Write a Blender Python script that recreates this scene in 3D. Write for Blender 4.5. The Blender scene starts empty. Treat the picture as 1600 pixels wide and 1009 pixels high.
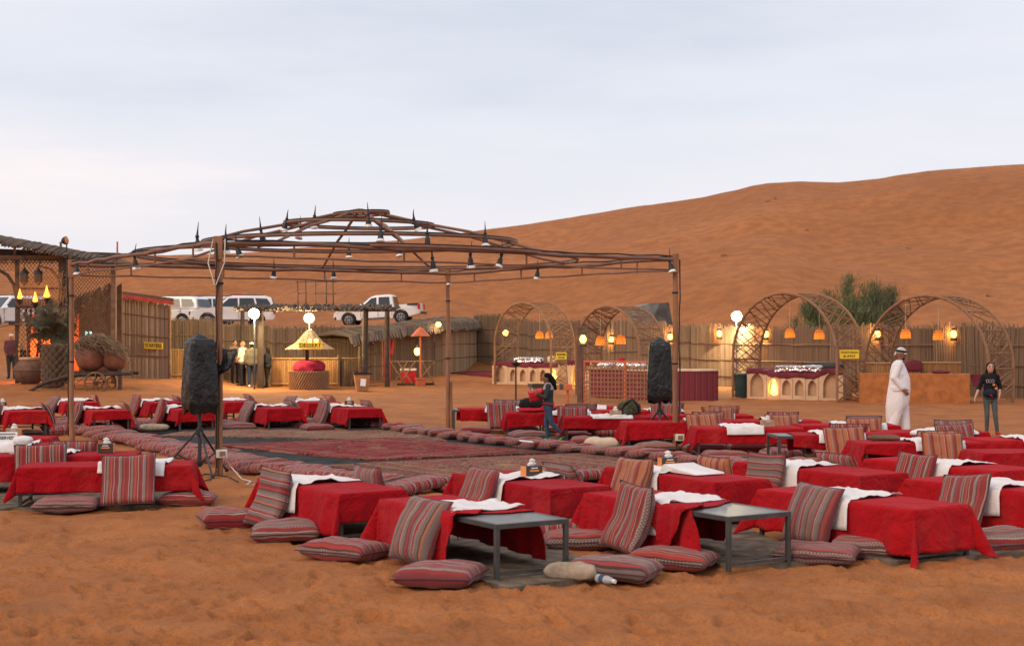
import bpy, bmesh, math, random
import numpy as np
from mathutils import Vector, Matrix, Euler, kdtree

random.seed(7)
RNG = np.random.RandomState(11)
scene = bpy.context.scene
COL = scene.collection
F, YH, CX, CAMH = 2222.0, 525.0, 800.0, 2.0      # 50 mm lens in photo pixels, horizon row, camera height

# ------------------------------------------------------------------ camera
cam_d = bpy.data.cameras.new("camera")
cam = bpy.data.objects.new("camera", cam_d)
COL.objects.link(cam)
cam.location = (0, 0, CAMH)
cam.rotation_euler = (math.radians(90), 0, 0)
cam_d.sensor_width = 36.0
cam_d.lens = 50.0
cam_d.shift_y = (YH - 504.5) / 1600.0
cam_d.clip_start = 0.1
cam_d.clip_end = 3000
cam_d.dof.use_dof = True
cam_d.dof.focus_distance = 23.0
cam_d.dof.aperture_fstop = 2.8
scene.camera = cam

# ------------------------------------------------------------------ sky and sun
SUN_EL, SUN_AZ = math.radians(38), math.radians(222)     # soft sun added high behind the camera, left, to lighten tops over sides
world = bpy.data.worlds.new("World")
scene.world = world
world.use_nodes = True
wn, wl = world.node_tree.nodes, world.node_tree.links
wn.clear()
def wnode(t, **k):
    n = wn.new(t)
    for a, b in k.items(): setattr(n, a, b)
    return n
w_out = wnode('ShaderNodeOutputWorld')
w_bg = wnode('ShaderNodeBackground')
w_bg.inputs['Strength'].default_value = 0.1
w_sky = wnode('ShaderNodeTexSky', sky_type='NISHITA')
w_sky.sun_disc = False
w_sky.sun_elevation = SUN_EL
w_sky.sun_rotation = SUN_AZ
w_sky.air_density = 1.0
w_sky.dust_density = 2.5
w_sky.ozone_density = 2.0
# thin high overcast: a pale veil with streaks, same all round the sky
w_tc = wnode('ShaderNodeTexCoord')
w_sep = wnode('ShaderNodeSeparateXYZ')
wl.new(w_tc.outputs['Generated'], w_sep.inputs[0])
def wmath(op, a, b=None, clamp=False):
    n = wnode('ShaderNodeMath', operation=op, use_clamp=clamp)
    for i, v in enumerate((a, b)):
        if v is None: continue
        if isinstance(v, (int, float)): n.inputs[i].default_value = v
        else: wl.new(v, n.inputs[i])
    return n.outputs[0]
w_map = wnode('ShaderNodeMapping')
w_map.inputs['Rotation'].default_value = (0, math.radians(9), 0)
w_map.inputs['Location'].default_value = (2.35, 0.9, 0.35)
w_map.inputs['Scale'].default_value = (2.6, 2.6, 13.0)
wl.new(w_tc.outputs['Generated'], w_map.inputs[0])
w_n1 = wnode('ShaderNodeTexNoise')
w_n1.inputs['Scale'].default_value = 1.0
w_n1.inputs['Detail'].default_value = 7
w_n1.inputs['Roughness'].default_value = 0.52
wl.new(w_map.outputs[0], w_n1.inputs['Vector'])
w_n2 = wnode('ShaderNodeTexNoise')
w_n2.inputs['Scale'].default_value = 0.45
w_n2.inputs['Detail'].default_value = 3
wl.new(w_map.outputs[0], w_n2.inputs['Vector'])
w_ramp = wnode('ShaderNodeValToRGB')
e = w_ramp.color_ramp.elements
e[0].position = 0.30; e[0].color = (6.9, 7.4, 8.4, 1)
e[1].position = 0.66; e[1].color = (11.2, 10.2, 10.0, 1)
m = w_ramp.color_ramp.elements.new(0.46); m.color = (8.5, 8.75, 9.6, 1)
m = w_ramp.color_ramp.elements.new(0.58); m.color = (9.4, 9.2, 9.8, 1)
wl.new(wmath('ADD', wmath('MULTIPLY', w_n1.outputs['Fac'], 0.62), wmath('MULTIPLY', w_n2.outputs['Fac'], 0.38)), w_ramp.inputs[0])
# pale pinkish haze low in the sky
w_hz = wnode('ShaderNodeMix', data_type='RGBA')
wl.new(wmath('MULTIPLY', wmath('SUBTRACT', 1.0, wmath('DIVIDE', wmath('MAXIMUM', w_sep.outputs['Z'], 0.0), 0.16), clamp=True), 0.55), w_hz.inputs[0])
wl.new(w_ramp.outputs[0], w_hz.inputs[6])
w_hz.inputs[7].default_value = (10.1, 9.2, 9.2, 1)
w_mix = wnode('ShaderNodeMix', data_type='RGBA')
w_mix.inputs[0].default_value = 0.90
wl.new(w_sky.outputs[0], w_mix.inputs[6])
wl.new(w_hz.outputs[2], w_mix.inputs[7])
wl.new(w_mix.outputs[2], w_bg.inputs['Color'])
wl.new(w_bg.outputs[0], w_out.inputs[0])

sun_d = bpy.data.lights.new("sun", 'SUN')
sun_d.energy = 1.45
sun_d.angle = math.radians(30)
sun_d.color = (1.0, 0.70, 0.44)
sun = bpy.data.objects.new("sun", sun_d)
COL.objects.link(sun)
sd = Vector((math.sin(SUN_AZ) * math.cos(SUN_EL), math.cos(SUN_AZ) * math.cos(SUN_EL), math.sin(SUN_EL)))
sun.rotation_euler = (-sd).to_track_quat('-Z', 'Y').to_euler()

vs = scene.view_settings
vs.view_transform = 'Standard'
vs.look = 'None'
vs.exposure = 0.0
vs.gamma = 1.0
vs.use_curve_mapping = False
scene.render.engine = 'CYCLES'
scene.cycles.use_denoising = True
scene.cycles.max_bounces = 6
scene.cycles.transparent_max_bounces = 12

# ------------------------------------------------------------------ helpers: space
def smooth(a, b, x):
    t = np.clip((np.asarray(x, float) - a) / (b - a), 0, 1)
    return t * t * (3 - 2 * t)
_NT = RNG.rand(256, 256)
def vnoise(x, y):
    x = np.asarray(x, float); y = np.asarray(y, float)
    xi = np.floor(x).astype(int); yi = np.floor(y).astype(int)
    fx = x - xi; fy = y - yi
    fx = fx * fx * (3 - 2 * fx); fy = fy * fy * (3 - 2 * fy)
    a = _NT[xi % 256, yi % 256]; b = _NT[(xi + 1) % 256, yi % 256]
    c = _NT[xi % 256, (yi + 1) % 256]; d = _NT[(xi + 1) % 256, (yi + 1) % 256]
    return (a * (1 - fx) + b * fx) * (1 - fy) + (c * (1 - fx) + d * fx) * fy
def fbm(x, y, o=4, g=0.5):
    s = 0; a = 1; t = 0
    for i in range(o):
        s = s + a * vnoise(x * 2 ** i + 17.3 * i, y * 2 ** i + 5.1 * i); t += a; a *= g
    return s / t
EPX = [-6000, -1500, -400, 0, 180, 350, 500, 650, 740, 850, 1000, 1100, 1150, 1175, 1200, 1250, 1310, 1370, 1450, 1600, 2000, 2600, 6000]
EEL = [70, 95, 118, 124, 126, 129, 137, 147, 161, 179, 204, 217, 227, 234, 238, 240, 237, 242, 254, 263, 262, 230, 110]
def terrain(x, y, fine=True):
    x = np.asarray(x, float); y = np.asarray(y, float)
    r = np.hypot(x, y); ph = np.arctan2(x, y)
    pc = np.clip(ph, -1.2, 1.2); px = CX + F * np.tan(pc)
    el = np.interp(px, EPX, EEL) / F
    yr = r * np.cos(pc)
    # camp floor
    z = np.maximum(0.33 * smooth(57, 64, y), 0.35 * smooth(-9.5, -13, x) * smooth(43, 52, y))
    # parking shelf behind the left fence
    sh = smooth(4.0, -5.0, x) * smooth(65.5, 77, y)
    z = z * (1 - sh) + 2.62 * sh
    # the big dune
    d0 = np.interp(px, [-1500, 300, 760, 900, 1200, 1700, 3000], [95, 94, 84, 74, 62, 54, 50])
    dr = np.interp(px, [-1500, 0, 700, 1200, 1700, 3000], [170, 165, 160, 150, 150, 150])
    t = np.clip((yr - d0) / (dr - d0), 0, 1)
    zr = CAMH + el * dr
    up = 0.55 * t + 0.45 * t * t * (3 - 2 * t)
    wob = ((fbm(x / 34.0 + 3, y / 34.0, 3) - 0.5) * 7.5 + (fbm(x / 8.0 + 9, y / 8.0, 2) - 0.5) * 1.1) * np.sin(np.pi * t)
    zd = z + (zr - z) * up + wob
    back = np.clip(yr - dr, 0, 1e9)
    zd = zd - np.minimum(back * 0.30, zr * 0.8)
    z = np.where(yr > d0, zd, z)
    z = z + (fbm(x / 9.0, y / 9.0, 3) - 0.5) * 0.5 * smooth(64, 90, yr)
    if fine:
        n = fbm(x / 0.55, y / 0.55, 3, 0.55)
        n2 = vnoise(x / 0.21 + 40, y / 0.21)
        dent = -0.045 * np.clip(0.60 - n, 0, 1) * 2 - 0.026 * np.clip(n2 - 0.45, 0, 1) * 2 - 0.02 * fbm(x / 2.4, y / 2.4, 2)
        z = z + dent * (1 - smooth(52, 75, y)) + 0.012
    return z
def H(x, y): return float(terrain(x, y, False))
def G(px, py, z=0.0):                 # point at height z seen at photo pixel (px, py)
    d = F * (CAMH - z) / (py - YH)
    return Vector(((px - CX) * d / F, d, z))
def D(px, py, d):                     # point at depth d
    return Vector(((px - CX) * d / F, d, CAMH + (YH - py) * d / F))
def ZD(py, d): return CAMH + (YH - py) * d / F
def XD(px, d): return (px - CX) * d / F
def on(px, d):                        # ground point in column px at depth d
    x = XD(px, d)
    return Vector((x, d, H(x, d)))

# ------------------------------------------------------------------ helpers: objects
def tag(o, label=None, cat=None, group=None, kind=None):
    if label: o["label"] = label
    if cat: o["category"] = cat
    if group: o["group"] = group
    if kind: o["kind"] = kind
    return o
def empty(name, loc, rz=0.0, label=None, cat=None, group=None):
    o = bpy.data.objects.new(name, None)
    o.empty_display_size = 0.2
    COL.objects.link(o)
    o.location = loc
    o.rotation_euler = (0, 0, rz)
    return tag(o, label, cat, group)
def link(name, me, parent=None, loc=None, rot=None, scale=None):
    o = bpy.data.objects.new(name, me)
    COL.objects.link(o)
    if parent: o.parent = parent
    if loc is not None: o.location = loc
    if rot is not None: o.rotation_euler = rot
    if scale is not None: o.scale = scale
    return o
def copy_tree(o, parent=None):
    c = o.copy()
    COL.objects.link(c)
    c.parent = parent
    for ch in list(o.children): copy_tree(ch, c)
    return c

class MB:
    def __init__(s): s.v = []; s.f = []; s.m = []; s.mi = 0
    def add(s, vs, fs):
        b = len(s.v)
        s.v.extend(tuple(p) for p in vs)
        for f in fs:
            s.f.append(tuple(i + b for i in f)); s.m.append(s.mi)
        return s
    def mat(s, i): s.mi = i; return s
    def box(s, c, size, rot=None):
        hx, hy, hz = size[0] / 2, size[1] / 2, size[2] / 2
        p = [Vector((x, y, z)) for x in (-hx, hx) for y in (-hy, hy) for z in (-hz, hz)]
        if rot is not None:
            R = rot if isinstance(rot, Matrix) else Euler(rot).to_matrix()
            p = [R @ q for q in p]
        c = Vector(c)
        return s.add([q + c for q in p], [(0, 1, 3, 2), (4, 6, 7, 5), (0, 4, 5, 1), (2, 3, 7, 6), (0, 2, 6, 4), (1, 5, 7, 3)])
    def cyl(s, a, b, r0, r1=None, n=10, cap=True):
        if r1 is None: r1 = r0
        return s.tube([a, b], [r0, r1], n, cap)
    def tube(s, pts, rad, n=8, cap=True, closed=False):
        pts = [Vector(p) for p in pts]
        if isinstance(rad, (int, float)): rad = [rad] * len(pts)
        m = len(pts); vs = []; u = None
        for i in range(m):
            if closed: t = pts[(i + 1) % m] - pts[i - 1]
            else: t = pts[min(i + 1, m - 1)] - pts[max(i - 1, 0)]
            if t.length < 1e-9: t = Vector((0, 0, 1))
            t.normalize()
            if u is None:
                u = t.orthogonal().normalized()
            else:
                u = u - t * u.dot(t)
                u = u.normalized() if u.length > 1e-6 else t.orthogonal().normalized()
            w = t.cross(u)
            for k in range(n):
                a = 2 * math.pi * k / n
                vs.append(pts[i] + (u * math.cos(a) + w * math.sin(a)) * rad[i])
        fs = []
        for i in range(m if closed else m - 1):
            j = (i + 1) % m
            for k in range(n):
                l = (k + 1) % n
                fs.append((i * n + k, i * n + l, j * n + l, j * n + k))
        if cap and not closed:
            fs.append(tuple(range(n - 1, -1, -1)))
            fs.append(tuple(range((m - 1) * n, m * n)))
        return s.add(vs, fs)
    def lathe(s, prof, c=(0, 0, 0), n=20, sx=1.0, sy=1.0, cap=True, wob=None):
        vs = []; c = Vector(c)
        for r, z in prof:
            for k in range(n):
                a = 2 * math.pi * k / n
                q = r * (wob(a, z) if wob else 1.0)
                vs.append(c + Vector((q * math.cos(a) * sx, q * math.sin(a) * sy, z)))
        fs = []
        for i in range(len(prof) - 1):
            for k in range(n):
                l = (k + 1) % n
                fs.append((i * n + k, i * n + l, (i + 1) * n + l, (i + 1) * n + k))
        if cap:
            fs.append(tuple(range(n - 1, -1, -1)))
            fs.append(tuple(range((len(prof) - 1) * n, len(prof) * n)))
        return s.add(vs, fs)
    def ell(s, c, r, n=12, m=8, R=None):
        vs = []; fs = []; c = Vector(c)
        if isinstance(r, (int, float)): r = (r, r, r)
        for i in range(m + 1):
            th = math.pi * i / m
            for k in range(n):
                a = 2 * math.pi * k / n
                p = Vector((r[0] * math.sin(th) * math.cos(a), r[1] * math.sin(th) * math.sin(a), r[2] * math.cos(th)))
                if R is not None: p = R @ p
                vs.append(c + p)
        for i in range(m):
            for k in range(n):
                l = (k + 1) % n
                fs.append((i * n + k, (i + 1) * n + k, (i + 1) * n + l, i * n + l))
        return s.add(vs, fs)
    def prism(s, poly, thick, M=None):       # 2-D polygon (x,z) extruded along y
        n = len(poly)
        a = [Vector((x, -thick / 2, z)) for x, z in poly] + [Vector((x, thick / 2, z)) for x, z in poly]
        if M is not None: a = [M @ p for p in a]
        fs = [tuple(range(n)), tuple(range(2 * n - 1, n - 1, -1))] + [(i, i + n, (i + 1) % n + n, (i + 1) % n) for i in range(n)]
        return s.add(a, fs)
    def mesh(s, name, mats, smooth_a=None, clean=False):
        me = bpy.data.meshes.new(name)
        me.from_pydata(s.v, [], s.f)
        for mt in (mats if isinstance(mats, (list, tuple)) else [mats]):
            me.materials.append(mt)
        if any(s.m): me.polygons.foreach_set("material_index", s.m)
        bm = bmesh.new(); bm.from_mesh(me)
        if clean: bmesh.ops.remove_doubles(bm, verts=bm.verts, dist=1e-5)
        bmesh.ops.recalc_face_normals(bm, faces=bm.faces)
        bm.to_mesh(me); bm.free()
        if smooth_a is not None:
            me.polygons.foreach_set("use_smooth", [True] * len(me.polygons))
            if smooth_a < 179:
                me.set_sharp_from_angle(angle=math.radians(smooth_a))
        me.update()
        return me
    def build(s, name, mats, parent=None, smooth_a=40, loc=None, rot=None, clean=False):
        return link(name, s.mesh(name, mats, smooth_a, clean), parent, loc, rot)
def bevel_mesh(me, w, seg=2, ang=30):
    bm = bmesh.new(); bm.from_mesh(me)
    es = [e for e in bm.edges if len(e.link_faces) == 2 and e.calc_face_angle(0) > math.radians(ang)]
    bmesh.ops.bevel(bm, geom=es, offset=w, segments=seg, affect='EDGES', profile=0.5, clamp_overlap=True)
    bmesh.ops.recalc_face_normals(bm, faces=bm.faces)
    bm.to_mesh(me); bm.free()
    me.polygons.foreach_set("use_smooth", [True] * len(me.polygons))
    me.set_sharp_from_angle(angle=math.radians(35))
    return me
def text(name, body, size, mat, parent, loc, rot, ext=0.003, sx=1.0):
    c = bpy.data.curves.new(name, 'FONT')
    c.body = body; c.size = size; c.align_x = 'CENTER'; c.align_y = 'CENTER'; c.extrude = ext
    c.offset = size * 0.016
    c.materials.append(mat)
    tmp = bpy.data.objects.new("tmp_text", c)
    COL.objects.link(tmp)
    bpy.context.view_layer.update()
    me = bpy.data.meshes.new_from_object(tmp.evaluated_get(bpy.context.evaluated_depsgraph_get()))
    bpy.data.objects.remove(tmp); bpy.data.curves.remove(c)
    if not me.materials: me.materials.append(mat)
    o = link(name, me, parent, loc, rot)
    o.scale = (sx, 1, 1)
    return o
def lamp(name, loc, power, color, r, parent=None):
    l = bpy.data.lights.new(name, 'POINT')
    l.energy = power; l.color = color; l.shadow_soft_size = r
    o = bpy.data.objects.new(name, l); COL.objects.link(o)
    o.location = loc
    if parent: o.parent = parent
    return o
# ------------------------------------------------------------------ materials
MT = {}
class NT:
    def __init__(s, name, rough=0.8, spec=0.3):
        s.mat = bpy.data.materials.new(name)
        s.mat.use_nodes = True
        s.t = s.mat.node_tree; s.n = s.t.nodes; s.l = s.t.links
        s.b = s.n['Principled BSDF']
        s.b.inputs['Roughness'].default_value = rough
        s.b.inputs['Specular IOR Level'].default_value = spec
        MT[name] = s.mat
    def new(s, t, **k):
        n = s.n.new(t)
        for a, b in k.items(): setattr(n, a, b)
        return n
    def set(s, sock, v):
        if isinstance(v, bpy.types.NodeSocket): s.l.new(v, sock)
        elif isinstance(v, tuple) and len(v) == 3 and sock.type == 'RGBA': sock.default_value = (*v, 1)
        else: sock.default_value = v
    def math(s, op, a, b=None, clamp=False):
        n = s.new('ShaderNodeMath', operation=op, use_clamp=clamp)
        s.set(n.inputs[0], a)
        if b is not None: s.set(n.inputs[1], b)
        return n.outputs[0]
    def mix(s, f, a, b, mode='MIX'):
        n = s.new('ShaderNodeMix', data_type='RGBA', blend_type=mode)
        s.set(n.inputs[0], f); s.set(n.inputs[6], a); s.set(n.inputs[7], b)
        return n.outputs[2]
    def coord(s, kind='Object', scale=None):
        o = s.new('ShaderNodeTexCoord').outputs[kind]
        if scale is not None:
            mp = s.new('ShaderNodeMapping'); mp.inputs['Scale'].default_value = scale
            s.l.new(o, mp.inputs[0]); o = mp.outputs[0]
        return o
    def noise(s, scale, detail=4, rough=0.55, vec=None, dist=0.0):
        n = s.new('ShaderNodeTexNoise')
        n.inputs['Scale'].default_value = scale; n.inputs['Detail'].default_value = detail
        n.inputs['Roughness'].default_value = rough; n.inputs['Distortion'].default_value = dist
        if vec is not None: s.l.new(vec, n.inputs['Vector'])
        return n.outputs['Fac']
    def ramp(s, fac, stops, interp='LINEAR'):
        n = s.new('ShaderNodeValToRGB'); n.color_ramp.interpolation = interp
        el = n.color_ramp.elements
        while len(el) < len(stops): el.new(0.5)
        for e_, (p, c) in zip(el, stops):
            e_.position = p; e_.color = (*c, 1) if len(c) == 3 else c
        s.l.new(fac, n.inputs[0])
        return n.outputs[0]
    def bump(s, h, strength=0.4, dist=0.02):
        n = s.new('ShaderNodeBump'); n.inputs['Strength'].default_value = strength
        n.inputs['Distance'].default_value = dist
        s.l.new(h, n.inputs['Height']); s.l.new(n.outputs[0], s.b.inputs['Normal'])
    def rand(s): return s.new('ShaderNodeObjectInfo').outputs['Random']
    def island(s): return s.new('ShaderNodeNewGeometry').outputs['Random Per Island']
    def color(s, v): s.set(s.b.inputs['Base Color'], v); return s
    def pos(s): return s.new('ShaderNodeNewGeometry').outputs['Position']

def simple(name, col, rough=0.8, spec=0.3, var=0.25, scale=6.0, bump=0.0, metal=0.0, coat=0.0, bscale=None):
    t = NT(name, rough, spec)
    c = tuple(col)
    n = t.noise(scale, 5, 0.6, t.coord())
    lo = tuple(max(0, v * (1 - var)) for v in c); hi = tuple(min(1, v * (1 + var)) for v in c)
    t.color(t.ramp(n, [(0.3, lo), (0.7, hi)]))
    t.b.inputs['Metallic'].default_value = metal
    t.b.inputs['Coat Weight'].default_value = coat
    if bump: t.bump(t.noise(bscale or scale * 6, 4, 0.6, t.coord()), bump, 0.01)
    return t.mat
def emit(name, col, strength):
    t = NT(name)
    t.color(tuple(col))
    t.b.inputs['Emission Color'].default_value = (*col, 1)
    t.b.inputs['Emission Strength'].default_value = strength
    return t.mat

# sand, one material for floor, shelf and dune
t = NT('sand', 0.92, 0.15)
P = t.pos()
big = t.noise(0.045, 4, 0.55, P); mid = t.noise(0.9, 6, 0.65, P); fin = t.noise(9.0, 4, 0.7, P)
c = t.ramp(big, [(0.33, (0.355, 0.128, 0.042)), (0.66, (0.475, 0.180, 0.060))])
c = t.mix(t.math('MULTIPLY', t.ramp(mid, [(0.40, (1, 1, 1)), (0.62, (0, 0, 0))]), 0.60), c, (0.20, 0.072, 0.028))  # darker dips painted in, standing for shade in the footprints
c = t.mix(t.math('MULTIPLY', fin, 0.30), c, (0.50, 0.215, 0.080))
gr = t.noise(38.0, 3, 0.7, P)
c = t.mix(t.math('MULTIPLY', t.ramp(gr, [(0.40, (1, 1, 1)), (0.52, (0, 0, 0))]), 0.35), c, (0.17, 0.06, 0.025))
t.color(c)
mp = t.new('ShaderNodeMapping'); mp.inputs['Scale'].default_value = (0.5, 2.2, 1.0); mp.inputs['Rotation'].default_value = (0, 0, 0.5)
t.l.new(P, mp.inputs[0])
rip = t.noise(0.8, 5, 0.6, mp.outputs[0], 0.6)
hgt = t.math('ADD', t.math('ADD', t.math('MULTIPLY', fin, 0.30), t.math('MULTIPLY', gr, 0.12)), t.math('ADD', t.math('MULTIPLY', mid, 0.8), t.math('MULTIPLY', rip, 0.35)))
t.bump(hgt, 0.8, 0.07)

# red cotton tablecloth
t = NT('red_cloth', 0.9, 0.06)
r = t.rand(); n = t.noise(7, 4, 0.6, t.coord()); w = t.noise(260, 2, 0.5, t.coord())
c = t.mix(r, (0.35, 0.006, 0.012), (0.48, 0.010, 0.014))
c = t.mix(t.math('MULTIPLY', n, 0.35), c, (0.20, 0.005, 0.010))
c = t.mix(t.math('MULTIPLY', t.ramp(t.noise(1.7, 5, 0.65, t.pos()), [(0.5, (0, 0, 0)), (0.75, (1, 1, 1))]), 0.22), c, (0.46, 0.10, 0.075))
t.color(c)
t.b.inputs['Sheen Weight'].default_value = 0.12
t.b.inputs['Sheen Tint'].default_value = (1, 0.35, 0.45, 1)
t.bump(t.math('ADD', t.math('ADD', n, t.math('MULTIPLY', t.noise(3.0, 4, 0.55, t.coord(), 1.2), 2.2)), t.math('MULTIPLY', w, 0.1)), 0.8, 0.05)

t = NT('white_cloth', 0.85, 0.2)
n = t.noise(5, 5, 0.6, t.coord())
t.color(t.ramp(n, [(0.3, (0.70, 0.66, 0.64)), (0.7, (0.82, 0.80, 0.80))]))
t.bump(t.noise(9, 5, 0.65, t.coord(), 0.6), 0.6, 0.03)

# striped woven cushion covers; stripes run along the object's x or y axis
def stripes(name, axis, tint, freq=3.6, var=0):
    t = NT(name, 0.95, 0.12)
    co = t.coord()
    sp = t.new('ShaderNodeSeparateXYZ'); t.l.new(co, sp.inputs[0])
    x = sp.outputs[axis]; y = sp.outputs[1 - axis]
    r = t.rand()
    wob = t.math('MULTIPLY', t.math('SUBTRACT', t.noise(5, 2, 0.5, co), 0.5), 0.02)
    u = t.math('FRACT', t.math('ADD', t.math('MULTIPLY', t.math('ADD', x, wob), freq), t.math('MULTIPLY', r, 7.0)))
    R1 = (0.27, 0.016, 0.022); R2 = (0.34, 0.040, 0.032); K = (0.055, 0.030, 0.032); W = (0.42, 0.34, 0.27); GY = (0.17, 0.125, 0.115); O = (0.38, 0.13, 0.06); M_ = (0.17, 0.022, 0.03)
    c = t.ramp(u, [(0.0, R1), (0.10, W), (0.13, K), (0.18, GY), (0.27, K), (0.30, R2), (0.37, O), (0.40, R1), (0.48, W), (0.505, M_), (0.60, R1), (0.66, GY), (0.69, W), (0.71, GY), (0.80, K), (0.84, R2), (0.93, M_)], 'CONSTANT')
    if var == 1:
        c = t.ramp(u, [(0.0, GY), (0.12, R1), (0.17, W), (0.19, GY), (0.34, K), (0.38, R2), (0.46, M_), (0.55, GY), (0.64, W), (0.66, R1), (0.74, GY), (0.90, K), (0.94, O)], 'CONSTANT')
    if var == 2:
        c = t.ramp(u, [(0.0, O), (0.22, R2), (0.27, K), (0.30, O), (0.48, W), (0.50, R1), (0.58, O), (0.76, GY), (0.82, R2), (0.9, M_)], 'CONSTANT')
    # small woven diamonds inside the grey bands
    dots = t.math('MULTIPLY', t.math('SINE', t.math('MULTIPLY', y, 210.0)), t.math('SINE', t.math('MULTIPLY', x, 260.0)))
    band = t.ramp(u, [(0.0, (0, 0, 0)), (0.18, (1, 1, 1)), (0.27, (0, 0, 0)), (0.71, (1, 1, 1)), (0.80, (0, 0, 0))], 'CONSTANT')
    c = t.mix(t.math('MULTIPLY', t.math('MULTIPLY', t.math('GREATER_THAN', dots, 0.25), band), 0.75), c, (0.44, 0.36, 0.30))
    fade = t.noise(3.2, 4, 0.6, co)
    c = t.mix(t.math('MULTIPLY', fade, 0.22), c, tint)
    c = t.mix(t.math('MULTIPLY', r, 0.26), c, t.mix(0.5, tint, (0.20, 0.10, 0.09)))
    t.color(c)
    t.b.inputs['Sheen Weight'].default_value = 0.15
    t.bump(t.math('ADD', t.noise(9, 4, 0.6, co), t.math('MULTIPLY', t.noise(180, 2, 0.5, co), 0.2)), 0.5, 0.02)
    return t.mat
stripes('stripe_x', 0, (0.30, 0.12, 0.105))
stripes('stripe_y', 1, (0.30, 0.12, 0.105))
stripes('stripe_dark', 0, (0.24, 0.075, 0.085))
stripes('stripe_tan', 0, (0.42, 0.20, 0.11), 3.0, 2)
stripes('stripe_grey', 0, (0.22, 0.13, 0.12), 2.7, 1)
stripes('stripe_grey_y', 1, (0.22, 0.12, 0.11), 2.9, 1)
stripes('stripe_fine', 1, (0.27, 0.10, 0.09), 5.2, 0)

# carpets: woven field, medallion and border bands laid out from the carpet's own size
def carpet(name, field, accent, dark, pale, hx, hy):
    t = NT(name, 0.97, 0.06)
    co = t.coord(); sp = t.new('ShaderNodeSeparateXYZ'); t.l.new(co, sp.inputs[0])
    ax = t.math('ABSOLUTE', sp.outputs[0]); ay = t.math('ABSOLUTE', sp.outputs[1])
    edge = t.math('MINIMUM', t.math('SUBTRACT', hx, ax), t.math('SUBTRACT', hy, ay))
    q = t.math('POWER', t.math('ADD', t.math('POWER', t.math('DIVIDE', ax, hx), 2.0), t.math('POWER', t.math('DIVIDE', ay, hy), 2.0)), 0.5)
    v = t.new('ShaderNodeTexVoronoi'); v.inputs['Scale'].default_value = 3.4; t.l.new(co, v.inputs['Vector'])
    v2 = t.new('ShaderNodeTexVoronoi'); v2.inputs['Scale'].default_value = 8.0; t.l.new(co, v2.inputs['Vector'])
    n2 = t.noise(22, 4, 0.75, co); n1 = t.noise(1.6, 5, 0.65, co)
    motif = t.ramp(v.outputs['Distance'], [(0.0, pale), (0.10, accent), (0.20, dark), (0.31, field), (0.42, dark), (0.50, field), (0.60, accent)], 'CONSTANT')
    motif2 = t.ramp(v2.outputs['Distance'], [(0.0, pale), (0.2, dark), (0.42, accent), (0.55, field)], 'CONSTANT')
    med = t.ramp(q, [(0.0, pale), (0.10, dark), (0.14, field), (0.34, pale), (0.37, dark), (0.42, accent)], 'CONSTANT')
    c = t.mix(t.ramp(q, [(0.0, (0.75,) * 3), (0.43, (0.25,) * 3), (0.44, (0.0,) * 3)]), motif, med)
    c = t.mix(0.55, c, motif)
    bord = t.ramp(t.math('MULTIPLY', edge, 1.0), [(0.0, dark), (0.07, pale), (0.10, field), (0.16, dark), (0.20, accent), (0.42, dark), (0.46, pale), (0.50, field)], 'CONSTANT')
    bord = t.mix(0.5, bord, motif2)
    c = t.mix(t.math('GREATER_THAN', edge, 0.52), bord, c)
    c = t.mix(t.math('MULTIPLY', t.ramp(n2, [(0.50, (0,) * 3), (0.66, (1,) * 3)]), 0.35), c, pale)
    c = t.mix(t.math('MULTIPLY', t.ramp(n1, [(0.45, (0,) * 3), (0.75, (1,) * 3)]), 0.35), c, t.mix(0.5, pale, (0.42, 0.20, 0.10)))
    t.color(c); t.bump(n2, 0.7, 0.012)
    return t.mat
carpet('carpet_red', (0.27, 0.012, 0.026), (0.17, 0.030, 0.035), (0.045, 0.014, 0.018), (0.44, 0.28, 0.18), 2.1, 1.75)
carpet('carpet_tan', (0.27, 0.155, 0.105), (0.20, 0.085, 0.065), (0.10, 0.045, 0.042), (0.46, 0.34, 0.22), 2.6, 1.4)
carpet('carpet_brown', (0.24, 0.115, 0.085), (0.20, 0.060, 0.050), (0.085, 0.032, 0.032), (0.44, 0.31, 0.19), 2.3, 1.75)
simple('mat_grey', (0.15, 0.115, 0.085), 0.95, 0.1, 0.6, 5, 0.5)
simple('mat_black', (0.035, 0.036, 0.040), 0.95, 0.1, 0.5, 3, 0.5)

# bamboo, wood, reed
t = NT('bamboo', 0.55, 0.35)
co = t.coord(); n = t.noise(3.0, 5, 0.6, co)
t.color(t.mix(t.math('MULTIPLY', t.island(), 0.5), t.ramp(n, [(0.3, (0.16, 0.075, 0.045)), (0.7, (0.30, 0.145, 0.085))]), (0.13, 0.07, 0.05)))
t.bump(t.noise(25, 4, 0.6, co), 0.3, 0.01)
t = NT('bamboo_arch', 0.7, 0.25)
co = t.coord(); n = t.noise(4.0, 5, 0.6, co)
t.color(t.mix(t.math('MULTIPLY', t.island(), 0.6), t.ramp(n, [(0.3, (0.26, 0.13, 0.07)), (0.7, (0.40, 0.23, 0.12))]), (0.20, 0.10, 0.06)))
t = NT('reed', 0.9, 0.15)
co = t.coord('Object', (30, 30, 1.6)); n = t.noise(1.5, 5, 0.6, co); isl = t.island()
c = t.ramp(isl, [(0.0, (0.24, 0.165, 0.11)), (0.5, (0.40, 0.29, 0.20)), (1.0, (0.58, 0.44, 0.31))])
c = t.mix(t.math('MULTIPLY', n, 0.5), c, (0.17, 0.11, 0.075))
c = t.mix(t.math('MULTIPLY', t.rand(), 0.60), c, (0.20, 0.125, 0.08))
t.color(c)
t = NT('reed_gold', 0.85, 0.2)
isl = t.island()
c = t.ramp(isl, [(0.0, (0.38, 0.20, 0.085)), (1.0, (0.54, 0.32, 0.14))])
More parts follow.
